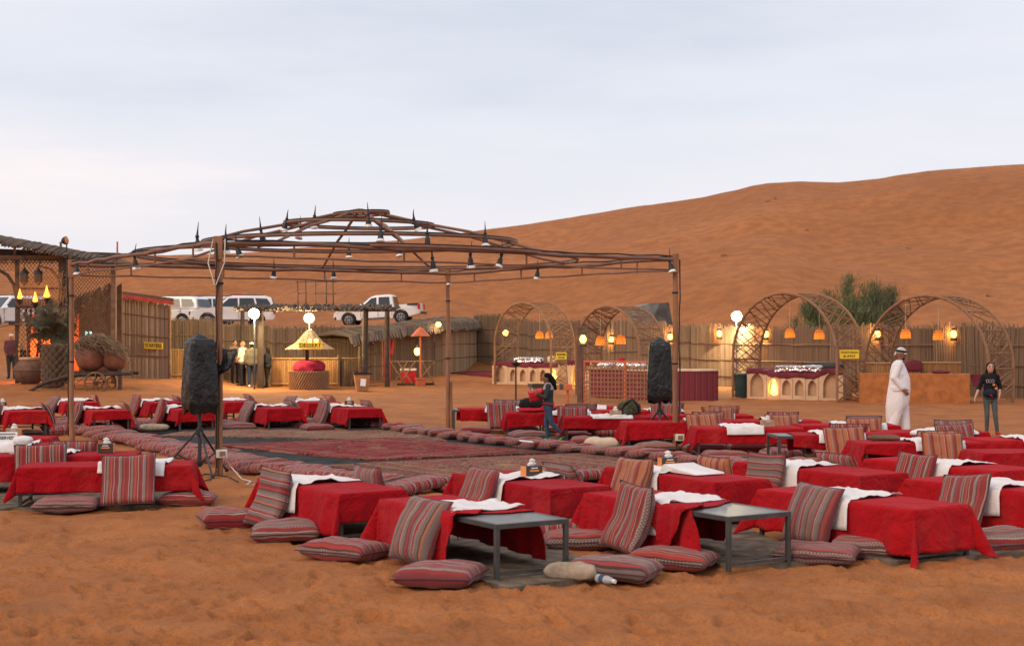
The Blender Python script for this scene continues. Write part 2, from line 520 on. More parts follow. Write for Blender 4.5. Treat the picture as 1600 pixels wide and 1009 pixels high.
t.color(t.mix(t.math('MULTIPLY', t.noise(3, 4, 0.6, t.coord()), 0.4), c, (0.34, 0.17, 0.075)))
simple('reed_back', (0.17, 0.11, 0.072), 0.95, 0.1, 0.3, 8)
t = NT('thatch', 0.95, 0.1)
co = t.coord('Object', (14, 14, 2)); n = t.noise(2, 5, 0.65, co)
t.color(t.mix(t.math('MULTIPLY', t.island(), 0.6), t.ramp(n, [(0.3, (0.065, 0.050, 0.040)), (0.7, (0.15, 0.115, 0.09))]), (0.22, 0.16, 0.12)))
t.bump(t.noise(30, 4, 0.6, t.coord()), 0.6, 0.02)
simple('cloth_drab', (0.36, 0.29, 0.22), 0.9, 0.15, 0.35, 9, 0.5)
simple('thatch_dark', (0.048, 0.036, 0.026), 0.95, 0.1, 0.5, 6, 0.6)
t = NT('reed_lit', 0.9, 0.15)  # reed lightened in colour for the bulb's light on the hut front
c = t.ramp(t.island(), [(0.0, (0.42, 0.29, 0.19)), (0.5, (0.58, 0.43, 0.30)), (1.0, (0.70, 0.55, 0.40))])
t.color(t.mix(t.math('MULTIPLY', t.noise(1.5, 5, 0.6, t.coord('Object', (30, 30, 1.6))), 0.5), c, (0.24, 0.15, 0.09)))
simple('thatch_pale', (0.50, 0.36, 0.22), 0.9, 0.15, 0.35, 9, 0.5)
simple('wood_dark', (0.060, 0.040, 0.030), 0.7, 0.3, 0.4, 5, 0.3)
simple('wood_mid', (0.19, 0.105, 0.06), 0.7, 0.3, 0.35, 5, 0.3)
simple('wood_orange', (0.40, 0.135, 0.035), 0.55, 0.35, 0.3, 4, 0.2)
simple('paint_orange', (0.62, 0.145, 0.05), 0.5, 0.4, 0.2, 5)
simple('paint_red', (0.50, 0.055, 0.035), 0.55, 0.4, 0.25, 5)
simple('post_brown', (0.13, 0.062, 0.045), 0.6, 0.35, 0.35, 6, 0.3)
# dome posts: rust brown tubing
t = NT('post_rust', 0.5, 0.4)
co = t.coord('Object', (8, 8, 1.2)); n = t.noise(1.6, 6, 0.65, co)
t.color(t.ramp(n, [(0.3, (0.17, 0.075, 0.038)), (0.55, (0.30, 0.14, 0.068)), (0.75, (0.38, 0.19, 0.10))]))
t.bump(t.noise(18, 4, 0.6, t.coord()), 0.25, 0.01)
simple('metal_dark', (0.055, 0.055, 0.058), 0.45, 0.5, 0.3, 8, 0.1, 0.4)
simple('metal_frame', (0.075, 0.075, 0.074), 0.45, 0.5, 0.3, 6, 0.1, 0.3)
t = NT('table_top', 0.34, 0.4)
t.color(t.ramp(t.noise(5, 5, 0.6, t.coord()), [(0.3, (0.10, 0.098, 0.092)), (0.7, (0.19, 0.185, 0.17))]))
simple('rubber', (0.022, 0.022, 0.024), 0.7, 0.3, 0.3, 8)
simple('black_paint', (0.020, 0.020, 0.022), 0.5, 0.4, 0.2, 8)
t = NT('bin_bag', 0.30, 0.45)                      # crinkled black plastic
co = t.coord()
t.color(t.ramp(t.noise(4, 3, 0.5, co), [(0.3, (0.006, 0.007, 0.007)), (0.7, (0.013, 0.014, 0.014))]))
t.bump(t.math('ADD', t.noise(4.0, 4, 0.6, t.coord('Object', (1.6, 1.6, .6)), 0.3), t.math('MULTIPLY', t.noise(16, 3, 0.5, co, 0.2), 0.15)), 0.9, 0.06)
simple('cable_black', (0.02, 0.02, 0.02), 0.6, 0.3, 0.1)
simple('cable_white', (0.62, 0.55, 0.45), 0.6, 0.3, 0.15)
simple('plastic_clear', (0.36, 0.37, 0.37), 0.25, 0.5, 0.2)
simple('plastic_white', (0.66, 0.62, 0.55), 0.5, 0.4, 0.1)
simple('plastic_brown', (0.24, 0.14, 0.09), 0.5, 0.4, 0.15)
simple('bin_brown', (0.40, 0.19, 0.085), 0.6, 0.35, 0.3, 4, 0.2)
simple('bin_grey', (0.22, 0.165, 0.125), 0.65, 0.3, 0.3, 4, 0.2)
simple('bin_green', (0.025, 0.045, 0.045), 0.6, 0.3, 0.3, 4)
simple('paper', (0.78, 0.77, 0.74), 0.8, 0.2, 0.08, 5)
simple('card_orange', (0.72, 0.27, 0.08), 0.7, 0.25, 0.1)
simple('card_dark', (0.06, 0.045, 0.04), 0.6, 0.3, 0.2)
simple('card_tan', (0.40, 0.27, 0.17), 0.7, 0.25, 0.15)
simple('sign_yellow', (0.86, 0.60, 0.03), 0.5, 0.4, 0.06)
simple('sign_black', (0.02, 0.018, 0.015), 0.6, 0.3, 0.1)
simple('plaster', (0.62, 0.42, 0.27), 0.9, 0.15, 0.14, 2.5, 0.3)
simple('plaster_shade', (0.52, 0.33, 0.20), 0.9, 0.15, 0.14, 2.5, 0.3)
simple('terracotta', (0.25, 0.098, 0.062), 0.75, 0.25, 0.4, 3, 0.25)
simple('terracotta_dark', (0.15, 0.085, 0.062), 0.8, 0.2, 0.4, 3, 0.3)
simple('maroon_cloth', (0.16, 0.03, 0.045), 0.9, 0.15, 0.35, 4, 0.4)
simple('purple_cloth', (0.30, 0.02, 0.045), 0.9, 0.15, 0.4, 4, 0.4)
simple('tarp_dark', (0.10, 0.09, 0.085), 0.8, 0.25, 0.5, 2.0, 0.5)
simple('tarp_grey', (0.20, 0.20, 0.19), 0.7, 0.3, 0.4, 2.0, 0.5)
t = NT('foil', 0.22, 0.6)
t.color((0.82, 0.80, 0.78)); t.b.inputs['Metallic'].default_value = 1.0
vv = t.new('ShaderNodeTexVoronoi'); vv.inputs['Scale'].default_value = 11.0; t.l.new(t.coord(), vv.inputs['Vector'])
t.bump(vv.outputs['Distance'], 1.0, 0.05)
t = NT('stripe_drum', 0.9, 0.15)
co = t.coord(); sp = t.new('ShaderNodeSeparateXYZ'); t.l.new(co, sp.inputs[0])
ang = t.math('ARCTAN2', sp.outputs[1], sp.outputs[0])
u = t.math('FRACT', t.math('MULTIPLY', ang, 5.5))
c = t.ramp(u, [(0, (0.20, 0.03, 0.04)), (0.35, (0.10, 0.03, 0.035)), (0.42, (0.30, 0.16, 0.14)), (0.47, (0.24, 0.035, 0.045)), (0.75, (0.17, 0.05, 0.06)), (0.88, (0.26, 0.04, 0.05))], 'CONSTANT')
t.color(t.mix(t.math('MULTIPLY', t.noise(6, 4, 0.6, co), 0.4), c, (0.16, 0.04, 0.045)))
# car
t = NT('car_white', 0.30, 0.5)
t.color(t.ramp(t.noise(1.3, 4, 0.6, t.coord()), [(0.3, (0.80, 0.78, 0.75)), (0.7, (0.88, 0.87, 0.86))])); t.b.inputs['Coat Weight'].default_value = 0.6
t = NT('glass_car', 0.06, 0.6); t.color((0.030, 0.036, 0.042))
simple('car_black', (0.02, 0.02, 0.022), 0.6, 0.35, 0.2)
simple('rim', (0.42, 0.41, 0.40), 0.35, 0.5, 0.1, 6, 0, 0.8)
simple('lens_clear', (0.75, 0.75, 0.74), 0.15, 0.6, 0.05)
simple('lens_red', (0.45, 0.01, 0.012), 0.2, 0.6, 0.05)
simple('plate', (0.75, 0.74, 0.70), 0.5, 0.4, 0.05)
# lights
emit('glow_flood', (1.0, 0.74, 0.17), 6.0)
emit('glow_bulb', (1.0, 0.62, 0.12), 5.0)
emit('glow_flame', (1.0, 0.27, 0.03), 4.0)
emit('glow_niche', (1.0, 0.66, 0.12), 4.0)
emit('glow_par', (1.0, 0.88, 0.62), 1.1)
emit('glow_green', (0.05, 0.8, 0.25), 1.5)
emit('glow_screen', (0.35, 0.85, 0.8), 2.0)
simple('bulb_glass', (0.78, 0.76, 0.70), 0.25, 0.5, 0.05)
t = NT('basket', 0.7, 0.25); t.color(t.ramp(t.noise(12, 3, 0.6, t.coord()), [(0.3, (0.42, 0.17, 0.05)), (0.7, (0.58, 0.26, 0.08))]))
t.b.inputs['Transmission Weight'].default_value = 0.0
t.b.inputs['Subsurface Weight'].default_value = 0.0
# foliage
t = NT('leaf_tamarisk', 0.75, 0.25)
c = t.mix(t.island(), (0.065, 0.085, 0.040), (0.150, 0.165, 0.085)); t.color(c)
t = NT('leaf_palm', 0.7, 0.25)
c = t.mix(t.island(), (0.090, 0.085, 0.050), (0.20, 0.165, 0.105)); t.color(c)
simple('bark_palm', (0.17, 0.115, 0.08), 0.9, 0.15, 0.45, 4, 0.6)
simple('bark', (0.12, 0.08, 0.055), 0.9, 0.15, 0.35, 5, 0.4)
simple('straw_dry', (0.21, 0.14, 0.09), 0.9, 0.15, 0.4, 5, 0.3)
# people
t = NT('skin', 0.6, 0.35); t.color((0.40, 0.20, 0.125)); t.b.inputs['Subsurface Weight'].default_value = 0.06
t = NT('skin_tan', 0.6, 0.35); t.color((0.235, 0.108, 0.062)); t.b.inputs['Subsurface Weight'].default_value = 0.06
t = NT('skin_fair', 0.6, 0.35); t.color((0.52, 0.29, 0.20)); t.b.inputs['Subsurface Weight'].default_value = 0.06
simple('hair_black', (0.010, 0.008, 0.007), 0.75, 0.1, 0.3, 30, 0.4)
simple('hair_brown', (0.030, 0.013, 0.007), 0.75, 0.1, 0.3, 30, 0.4)
simple('hair_ginger', (0.25, 0.12, 0.06), 0.6, 0.3, 0.3, 30, 0.4)
simple('eye_dark', (0.02, 0.015, 0.012), 0.3, 0.5, 0.05)
simple('lip', (0.30, 0.07, 0.055), 0.5, 0.4, 0.1)
simple('teeth', (0.78, 0.75, 0.70), 0.4, 0.4, 0.05)
simple('robe_white', (0.78, 0.76, 0.78), 0.9, 0.15, 0.05, 3, 0.35, bscale=9)
simple('scarf_check', (0.55, 0.52, 0.50), 0.9, 0.15, 0.7, 60, 0.2)
simple('cloth_black', (0.016, 0.016, 0.019), 0.9, 0.15, 0.25, 6, 0.3)
simple('cloth_charcoal', (0.045, 0.055, 0.055), 0.9, 0.15, 0.25, 6, 0.3)
simple('cloth_navy', (0.020, 0.030, 0.055), 0.9, 0.15, 0.25, 6, 0.3)
simple('cloth_greygreen', (0.085, 0.105, 0.105), 0.9, 0.15, 0.2, 6, 0.3)
simple('cloth_denim', (0.048, 0.085, 0.135), 0.9, 0.15, 0.3, 10, 0.3)
simple('cloth_lavender', (0.42, 0.35, 0.38), 0.9, 0.15, 0.15, 6, 0.3)
simple('cloth_beige', (0.46, 0.40, 0.32), 0.9, 0.15, 0.2, 6, 0.3)
simple('cloth_olive', (0.095, 0.075, 0.05), 0.9, 0.15, 0.25, 6, 0.3)
simple('cloth_brown', (0.16, 0.105, 0.07), 0.9, 0.15, 0.25, 6, 0.3)
simple('cloth_red', (0.42, 0.02, 0.03), 0.85, 0.2, 0.25, 6, 0.3)
simple('cloth_plum', (0.12, 0.05, 0.06), 0.9, 0.15, 0.25, 6, 0.3)
simple('cloth_white', (0.72, 0.71, 0.70), 0.9, 0.15, 0.08, 6, 0.3)
simple('cloth_cream', (0.66, 0.52, 0.38), 0.9, 0.15, 0.12, 6, 0.4)
simple('leather_tan', (0.36, 0.16, 0.065), 0.55, 0.35, 0.2, 6, 0.2)
simple('shoe_green', (0.12, 0.35, 0.10), 0.6, 0.35, 0.2)
simple('gold', (0.75, 0.52, 0.2), 0.35, 0.5, 0.1, 6, 0, 0.8)
simple('chip_red', (0.62, 0.02, 0.025), 0.3, 0.5, 0.15, 8, 0.4)
simple('camo', (0.075, 0.075, 0.045), 0.85, 0.2, 0.7, 14, 0.3)
simple('bag_red', (0.50, 0.015, 0.03), 0.7, 0.3, 0.2)
# ------------------------------------------------------------------ ground: one sheet out past the dune
def build_ground():
    rr = [0.0, 1.5, 3.0, 4.5, 6.0]
    r = 6.5
    while r < 8: rr.append(r); r *= 1.008
    while r < 27: rr.append(r); r *= 1.0031
    while r < 60: rr.append(r); r *= 1.0055
    while r < 230: rr.append(r); r *= 1.012
    while r < 1500: rr.append(r); r *= 1.12
    front = list(np.linspace(-math.radians(27), math.radians(27), 430))
    rest = list(np.linspace(math.radians(27), 2 * math.pi - math.radians(27), 90))[1:-1]
    an = np.array(front + rest); rr = np.array(rr)
    A, R = np.meshgrid(an, rr)
    X = R * np.sin(A); Y = R * np.cos(A)
    Z = terrain(X, Y)
    # trampled sand: thousands of foot-sized dents with a pushed-up rim
    fr = np.random.RandomState(5); nf = len(front); da = front[1] - front[0]
    for k in range(5200):
        d = 8.6 * (44 / 8.6) ** fr.rand(); a = fr.uniform(-.41, .41); x, y = d * math.sin(a), d * math.cos(a)
        if k % 2 and 17 < y < 33 and abs(x) < 9 and fr.rand() < .6: continue
        i0, i1 = np.searchsorted(rr, d - .3), np.searchsorted(rr, d + .3)
        j0 = max(0, int((a - .3 / d - front[0]) / da)); j1 = min(nf, int((a + .3 / d - front[0]) / da) + 2)
        if i1 <= i0 or j1 <= j0: continue
        th = fr.rand() * 6.28; c_, s_ = math.cos(th), math.sin(th); L, W = fr.uniform(.11, .18), fr.uniform(.05, .09)
        dx, dy = X[i0:i1, j0:j1] - x, Y[i0:i1, j0:j1] - y
        q = np.sqrt(((dx * c_ + dy * s_) / L) ** 2 + ((-dx * s_ + dy * c_) / W) ** 2)
        Z[i0:i1, j0:j1] += fr.uniform(.5, 1.2) * (-.030 * np.clip(1 - q ** 2, 0, 1) + .010 * np.exp(-((q - 1.25) / .22) ** 2))
    n = len(an); m = len(rr)
    v = np.stack([X, Y, Z], -1).reshape(-1, 3)
    i, k = np.meshgrid(np.arange(m - 1), np.arange(n), indexing='ij')
    l = (k + 1) % n
    f = np.stack([i * n + k, i * n + l, (i + 1) * n + l, (i + 1) * n + k], -1).reshape(-1, 4)
    me = bpy.data.meshes.new("sand_ground")
    me.vertices.add(len(v)); me.vertices.foreach_set("co", v.ravel())
    me.loops.add(f.size); me.loops.foreach_set("vertex_index", f.ravel()[::-1].copy())
    me.polygons.add(len(f))
    me.polygons.foreach_set("loop_start", np.arange(0, f.size, 4))
    me.polygons.foreach_set("loop_total", np.full(len(f), 4))
    me.polygons.foreach_set("use_smooth", np.ones(len(f), bool))
    me.update(calc_edges=True); me.validate()
    me.materials.append(MT['sand'])
    o = link("sand_ground", me)
    tag(o, "rippled orange desert sand rising into the dune", None, None, 'structure')
build_ground()

def sheet(name, corners, mat, label, cat, z, nx=24, ny=20, seed=0, fringe=0.0):
    """a floor carpet: quad of ground points, a real few millimetres thick, with wavy edges"""
    a, b, c, d = [Vector(p) for p in corners]
    cen = (a + b + c + d) / 4
    ex = (b - a + c - d).normalized(); ang = math.atan2(ex.y, ex.x)
    R = Matrix.Rotation(-ang, 3, 'Z')
    mb = MB(); top = []; rnd = np.random.RandomState(seed)
    ox = rnd.rand() * 50
    for j in range(ny + 1):
        for i in range(nx + 1):
            u, w = i / nx, j / ny
            p = a * (1 - u) * (1 - w) + b * u * (1 - w) + c * u * w + d * (1 - u) * w
            q = R @ (p - cen)
            q.x += (fbm(ox + w * 6, 3.3, 2) - 0.5) * 0.06 * (1 if i in (0, nx) else 0)
            q.y += (fbm(ox + u * 6, 9.3, 2) - 0.5) * 0.06 * (1 if j in (0, ny) else 0)
            q.z = z + float(fbm(ox + u * 9, w * 9, 3)) * 0.014
            top.append(q)
    n1 = nx + 1
    fs = [(j * n1 + i, j * n1 + i + 1, (j + 1) * n1 + i + 1, (j + 1) * n1 + i) for j in range(ny) for i in range(nx)]
    mb.add(top, fs)
    rim = [i for i in range(n1)] + [j * n1 + nx for j in range(1, ny + 1)] + [ny * n1 + i for i in range(nx - 1, -1, -1)] + [j * n1 for j in range(ny - 1, 0, -1)]
    low = [top[k] - Vector((0, 0, 0.14)) for k in rim]
    b0 = len(mb.v); mb.v.extend(tuple(p) for p in low)
    for k in range(len(rim)):
        k2 = (k + 1) % len(rim)
        mb.f.append((rim[k], b0 + k, b0 + k2, rim[k2])); mb.m.append(0)
    o = mb.build(name, mat, None, 60, (cen.x, cen.y, 0), (0, 0, ang))
    tag(o, label, cat)
    return o
Gp = lambda x, y: G(x, y, 0.0)
# dark floor mats first, carpets over them
sheet("floor_mat", [Gp(105, 664), Gp(575, 765), Gp(1225, 735), Gp(545, 664)], MT['mat_black'], "large black floor mat under the carpets inside the cushion ring", "floor mat", 0.016, 40, 40, 1)
sheet("carpet", [Gp(250, 683), Gp(700, 692), Gp(640, 668), Gp(330, 669)], MT['carpet_tan'], "faded tan carpet at the far end of the dance floor", "carpet", 0.036, 30, 20, 2)
sheet("carpet", [Gp(320, 698), Gp(575, 722), Gp(868, 711), Gp(615, 687)], MT['carpet_red'], "crimson patterned carpet in the middle of the dance floor", "carpet", 0.044, 30, 24, 3)
sheet("carpet", [Gp(500, 730), Gp(655, 752), Gp(1090, 732), Gp(905, 711)], MT['carpet_brown'], "worn brown patterned carpet at the near end of the dance floor", "carpet", 0.036, 30, 24, 4)
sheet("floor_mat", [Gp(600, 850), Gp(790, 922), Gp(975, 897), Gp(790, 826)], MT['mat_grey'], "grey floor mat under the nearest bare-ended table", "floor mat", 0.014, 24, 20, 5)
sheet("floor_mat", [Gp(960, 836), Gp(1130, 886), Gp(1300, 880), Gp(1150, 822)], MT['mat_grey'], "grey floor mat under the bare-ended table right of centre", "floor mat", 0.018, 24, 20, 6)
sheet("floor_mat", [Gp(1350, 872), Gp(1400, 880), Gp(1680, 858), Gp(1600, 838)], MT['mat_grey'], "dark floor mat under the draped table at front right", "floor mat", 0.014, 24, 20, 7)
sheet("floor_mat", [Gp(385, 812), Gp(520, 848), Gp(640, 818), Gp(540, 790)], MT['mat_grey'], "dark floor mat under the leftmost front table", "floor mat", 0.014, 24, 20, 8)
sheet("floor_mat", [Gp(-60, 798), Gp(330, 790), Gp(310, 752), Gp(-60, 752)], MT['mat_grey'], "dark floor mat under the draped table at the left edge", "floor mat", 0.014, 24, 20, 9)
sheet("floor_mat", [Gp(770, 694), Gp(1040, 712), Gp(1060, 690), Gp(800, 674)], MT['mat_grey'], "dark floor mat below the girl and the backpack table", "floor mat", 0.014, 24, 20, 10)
sheet("floor_rug", [D(695, 588, 64) * 1, D(772, 590, 61), D(800, 583, 66), D(745, 580, 70)], MT['maroon_cloth'], "dark maroon rug lying beside the far reed hut", "rug", 0.36, 10, 8, 11)
# ------------------------------------------------------------------ dome frame over the dance floor
PA, PB, PC, PD = G(342, 740), G(1055, 702), G(700, 668), G(112, 690)
PA.z = PB.z = PC.z = PD.z = 0
CEN = (PA + PB + PC + PD) / 4
ZT = 3.36
dome = empty("dome_frame", CEN, 0, "large open dome frame of brown bamboo poles over the carpets", "dome frame")
def dl(p, z=None):
    q = Vector(p) - CEN
    if z is not None: q.z = z
    return q
def wob_line(a, b, n=10, amp=0.02, seed=0):
    a, b = Vector(a), Vector(b); r = random.Random(seed)
    return [a.lerp(b, i / n) + Vector((r.uniform(-amp, amp), r.uniform(-amp, amp), r.uniform(-amp, amp))) for i in range(n + 1)]
def ring_pts(r, z, n=64, seed=0, tilt=0.03):
    rr = random.Random(seed); ph = rr.random() * 6
    return [Vector(((r + 0.03 * math.sin(3 * a + ph)) * math.cos(a), (r + 0.03 * math.sin(2 * a + ph)) * math.sin(a), z + tilt * math.sin(a + ph))) for a in [2 * math.pi * i / n for i in range(n)]]
DIAM = [('front left', PA), ('right', PB), ('back', PC), ('left', PD)]
for k, (nm, p) in enumerate(DIAM):
    mb = MB()
    top = ZT + 0.06
    u = (CEN - p).normalized(); v = Vector((-u.y, u.x, 0))
    if k == 0:
        for s in (-0.03, 0.03):
            mb.tube(wob_line(dl(p) + v * s + Vector((0, 0, -0.1)), dl(p) + v * s * 0.8 + Vector((0, 0, top)), 8, 0.005, k), 0.031, 10)
    else:
        mb.tube(wob_line(dl(p, -0.1), dl(p, top), 8, 0.008, k), 0.047, 10)
        mb.tube(wob_line(dl(p, -0.1) + v * 0.09, dl(p, 1.0 if k == 2 else 0.28) + v * 0.07, 3, 0.004, k + 9), 0.026, 8)
    po = mb.build("post", MT['post_rust'], dome)
    # flat bracket at the post head
    br = MB().box(dl(p, ZT - 0.08), (0.115, 0.115, 0.34)); br.build("bracket", MT['post_rust'], po)
    for zz in (1.5, 2.75):
        MB().lathe([(0.056 if k else 0.07, zz), (0.056 if k else 0.07, zz + 0.03)], dl(p), 12).build("tape_band", MT['cable_black'], po)
    if k in (0,):
        cb = MB()
        cb.tube([dl(p, ZT + .05) + u * .02 + v * .1, dl(p, ZT - 0.3) + v * .13 - u * .08, dl(p, ZT - .62) - u * .09 + v * .02], 0.010, 6)
        cb.tube([dl(p, ZT + .05) - v * .1, dl(p, ZT - 0.3) - v * .13 - u * .08, dl(p, ZT - .62) - u * .09], 0.010, 6)
        cb.build("cable", MT['cable_white'], po)
    mb = MB(); mb.tube(wob_line(dl(p, 0.1) - u * 0.07, dl(p, ZT) - u * 0.075, 14, 0.012, k + 30), 0.012, 6)
    mb.build("cable", MT['cable_black'], po)
CORN = [PA, PB, PC, PD]
for k in range(4):
    a, b = CORN[k], CORN[(k + 1) % 4]
    up = MB().tube(wob_line(dl(a, ZT), dl(b, ZT), 14, 0.022, 40 + k), 0.034, 9).build("beam", MT['bamboo'], dome)
    MB().tube(wob_line(dl(a, ZT - 0.20), dl(b, ZT - 0.20), 14, 0.016, 50 + k), 0.017, 7).build("rail", MT['bamboo'], dome)
    for s in (0.14, 0.36, 0.63, 0.86):
        q = dl(a).lerp(dl(b), s)
        MB().cyl(q + Vector((0, 0, ZT - 0.21)), q + Vector((0, 0, ZT + 0.01)), 0.016, 0.016, 7).build("spacer", MT['bamboo'], dome)
    mb = MB(); mb.tube([p + Vector((0, 0, 0.046)) for p in wob_line(dl(a, ZT), dl(b, ZT), 20, 0.014, 60 + k)], 0.013, 6)
    mb.build("cable", MT['cable_black'], up)
RINGS = [(4.0, ZT + 0.055, 0.030), (2.85, 3.68, 0.029), (1.36, 4.03, 0.029), (0.50, 4.22, 0.028)]
for k, (r, z, w) in enumerate(RINGS):
    rp = ring_pts(r, z, 72, k)
    ro = MB().tube(rp, w, 8, closed=True).build("ring", MT['bamboo'], dome)
    MB().tube([p + Vector((0, 0, w + 0.006)) for p in rp], 0.014, 5, closed=True).build("cable", MT['cable_black'], ro)
prof = [(0.02, 4.30), (0.5, 4.20), (1.36, 4.0), (2.1, 3.86), (2.85, 3.65), (3.5, 3.47), (4.0, ZT + 0.03)]
for k in range(8):
    a = math.radians(22 + 45 * k + (6 if k % 2 else -4))
    pts = [Vector((r * math.cos(a), r * math.sin(a), z)) for r, z in prof]
    MB().tube(pts, [0.027] * 4 + [0.025, 0.023, 0.021], 8).build("rib", MT['bamboo'], dome)
# socket boxes and the speaker cables at the two near posts
for p, lab in ((PA, "cream wall socket box strapped low on the front left dome post"), (PB, "cream wall socket box strapped low on the right dome post")):
    q = G(347, 708, 0.0) if p is PA else None
    u = (Vector((0, 0, 0)) - p).normalized()
    v = Vector((-u.y, u.x, 0))
    s = empty("socket_box", p + u * 0.09 + v * (0.04 if p is PA else 0.08) + Vector((0, 0, 0.30 if p is PA else 0.22)), math.atan2(u.y, u.x) + math.pi / 2, lab, "socket box")
    me = MB().box((0, 0, 0), (0.16, 0.07, 0.12)).mesh("case", MT['plastic_white'], None); bevel_mesh(me, 0.008); link("case", me, s)
    MB().box((0.012, -0.036 if True else 0, 0), (0.085, 0.012, 0.07)).build("socket_face", MT['plastic_brown'], s)

# garden-spike lamps clamped all over the frame
def make_lamp(tilt, seed):
    r = random.Random(seed)
    e_ = empty("spike_lamp", (0, 0, 0))
    R = Euler((tilt[0], tilt[1], 0)).to_matrix()
    def T(z, x=0): return R @ Vector((x, 0, z))
    MB().tube([Vector((r.uniform(-.02, .02), 0, r.uniform(.22, .29))), Vector((0, 0, .14)), Vector((0, 0, .04))], [0.004, 0.012, 0.022], 7).build("spike", MT['black_paint'], e_)
    MB().ell((0, 0, 0.02), (0.036, 0.036, 0.036), 8, 6).build("clamp", MT['black_paint'], e_)
    b = MB().tube([T(0.0), T(-.05), T(-.07), T(-.15), T(-.19)], [0.026, 0.03, 0.045, 0.055, 0.064], 10).build("socket", MT['black_paint'], e_)
    MB().tube([T(-.186), T(-.215), T(-.235), T(-.242)], [0.066, 0.082, 0.086, 0.06], 12).build("bulb", MT['bulb_glass'], e_)
    return e_
def solve_ring(r, px, front=True):
    best = None
    for i in range(720):
        a = 2 * math.pi * i / 720
        p = Vector((CEN.x + r * math.cos(a), CEN.y + r * math.sin(a), 0))
        if (p.y < CEN.y) != front: continue
        e_ = abs(CX + F * p.x / p.y - px)
        if best is None or e_ < best[0]: best = (e_, p)
    return best[1]
def solve_beam(a, b, px):
    lo, hi = 0.0, 1.0
    best = min((abs(CX + F * (a.lerp(b, s / 400).x) / (a.lerp(b, s / 400).y) - px), s) for s in range(401))
    return a.lerp(b, best[1] / 400)
LAMPS = [
 # column, member, drop below member, label
 (120, ('beam', PD, PA), 0.02, "spike lamp hanging at the left dome post head"),
 (210, ('beam', PA, PD), 0.04, "spike lamp under the left beam between left and front post"),
 (308, ('beam', PA, PD), -0.12, "spike lamp just left of the front left post head, spike up"),
 (352, ('beam', PA, PB), -0.05, "spike lamp against the right side of the front left post"),
 (371, ('ring', 4.0, True), 0.0, "second spike lamp right of the front left post"),
 (407, ('ring', 2.85, True), -0.06, "leftmost spike lamp on the near middle ring"),
 (428, ('beam', PD, PC), -0.02, "spike lamp alone on the far left beam"),
 (448, ('ring', 1.36, True), -0.04, "leftmost spike lamp on the upper ring"),
 (470, ('ring', 1.36, False), 0.02, "spike lamp on the upper ring's far side, left one"),
 (491, ('ring', 1.36, True), -0.04, "tall spike lamp left of the dome top"),
 (522, ('ring', 4.0, False), 0.02, "spike lamp hanging from the far outer ring below dome top"),
 (545, ('ring', 2.85, False), -0.1, "small spike lamp on the far middle ring under the dome top"),
 (576, ('ring', 1.36, True), -0.06, "tall spike lamp right of the dome top"),
 (595, ('ring', 2.85, True), -0.05, "spike lamp at the middle of the near middle ring"),
 (622, ('ring', 2.85, False), -0.12, "small spike lamp on the far middle ring, right one"),
 (647, ('ring', 1.36, True), -0.02, "rightmost tall spike lamp on the upper ring"),
 (667, ('ring', 2.85, True), 0.0, "spike lamp on the near middle ring right of its middle"),
 (676, ('beam', PA, PB), 0.14, "spike lamp hanging under the near beam, left of two neighbours"),
 (735, ('beam', PA, PB), 0.06, "larger tilted spike lamp hanging under the near beam"),
 (758, ('ring', 2.85, True), -0.05, "spike lamp at the right end of the middle ring"),
 (783, ('beam', PA, PB), 0.05, "spike lamp under the near beam right of the tilted one"),
 (690, ('beam', PC, PB), 0.05, "spike lamp beside the back dome post head"),
 (840, ('beam', PC, PB), 0.02, "spike lamp alone on the far right beam"),
 (1046, ('beam', PB, PA), 0.05, "spike lamp at the right dome post head"),
]
for i, (px, mem, drop, lab) in enumerate(LAMPS):
    if mem[0] == 'beam':
        p = solve_beam(mem[1], mem[2], px); z = ZT
    else:
        p = solve_ring(mem[1], px, mem[2]); z = [q[1] for q in RINGS if q[0] == mem[1]][0]
    rr = random.Random(i)
    e_ = make_lamp((rr.uniform(-.25, .25), rr.uniform(-.25, .25)), i)
    e_.location = (p.x, p.y, z - drop); e_.scale = (.85, .85, .85)
    e_.rotation_euler = (rr.uniform(-.1, .1), rr.uniform(-.12, .12), rr.uniform(0, 6))
    tag(e_, lab, "lamp", "spike lamps on the dome frame")
# ------------------------------------------------------------------ low tables, cloths, cushions
TH = 0.47; TW = 0.72; TL = 2.0
E2A = math.atan2(-0.846, 0.533)             # tables lying parallel to the dome's side
def table_center(ref, px, py, ang, L=TL, W=TW):
    p = G(px, py, TH)
    sx, sy = {'near': (1, -1), 'fl': (-1, -1), 'fr': (1, -1)}[ref]
    c, s = math.cos(ang), math.sin(ang)
    lx, ly = sx * L / 2, sy * W / 2
    return Vector((p.x - (lx * c - ly * s), p.y - (lx * s + ly * c), 0))
_tm = {}
def table_parts(L):
    if L in _tm: return _tm[L]
    W = TW
    top = MB().box((0, 0, TH - 0.013), (L - 0.06, W - 0.06, 0.018)).mesh("tabletop", MT['table_top'], None)
    fr = MB()
    for sy in (-1, 1): fr.box((0, sy * (W / 2 - 0.02), TH - 0.022), (L, 0.04, 0.04))
    for sx in (-1, 1): fr.box((sx * (L / 2 - 0.02), 0, TH - 0.0221), (0.04, W - 0.08, 0.0398))
    frm = fr.mesh("frame", MT['metal_frame'], None)
    leg = MB().box((0, 0, (TH - 0.042) / 2), (0.04, 0.04, TH - 0.042)).mesh("leg", MT['metal_frame'], None); bevel_mesh(leg, 0.003, 1)
    st = MB().box((0, 0, 0.06), (0.025, W - 0.08, 0.025)).mesh("stretcher", MT['metal_frame'], None)
    _tm[L] = (top, frm, leg, st)
    return _tm[L]
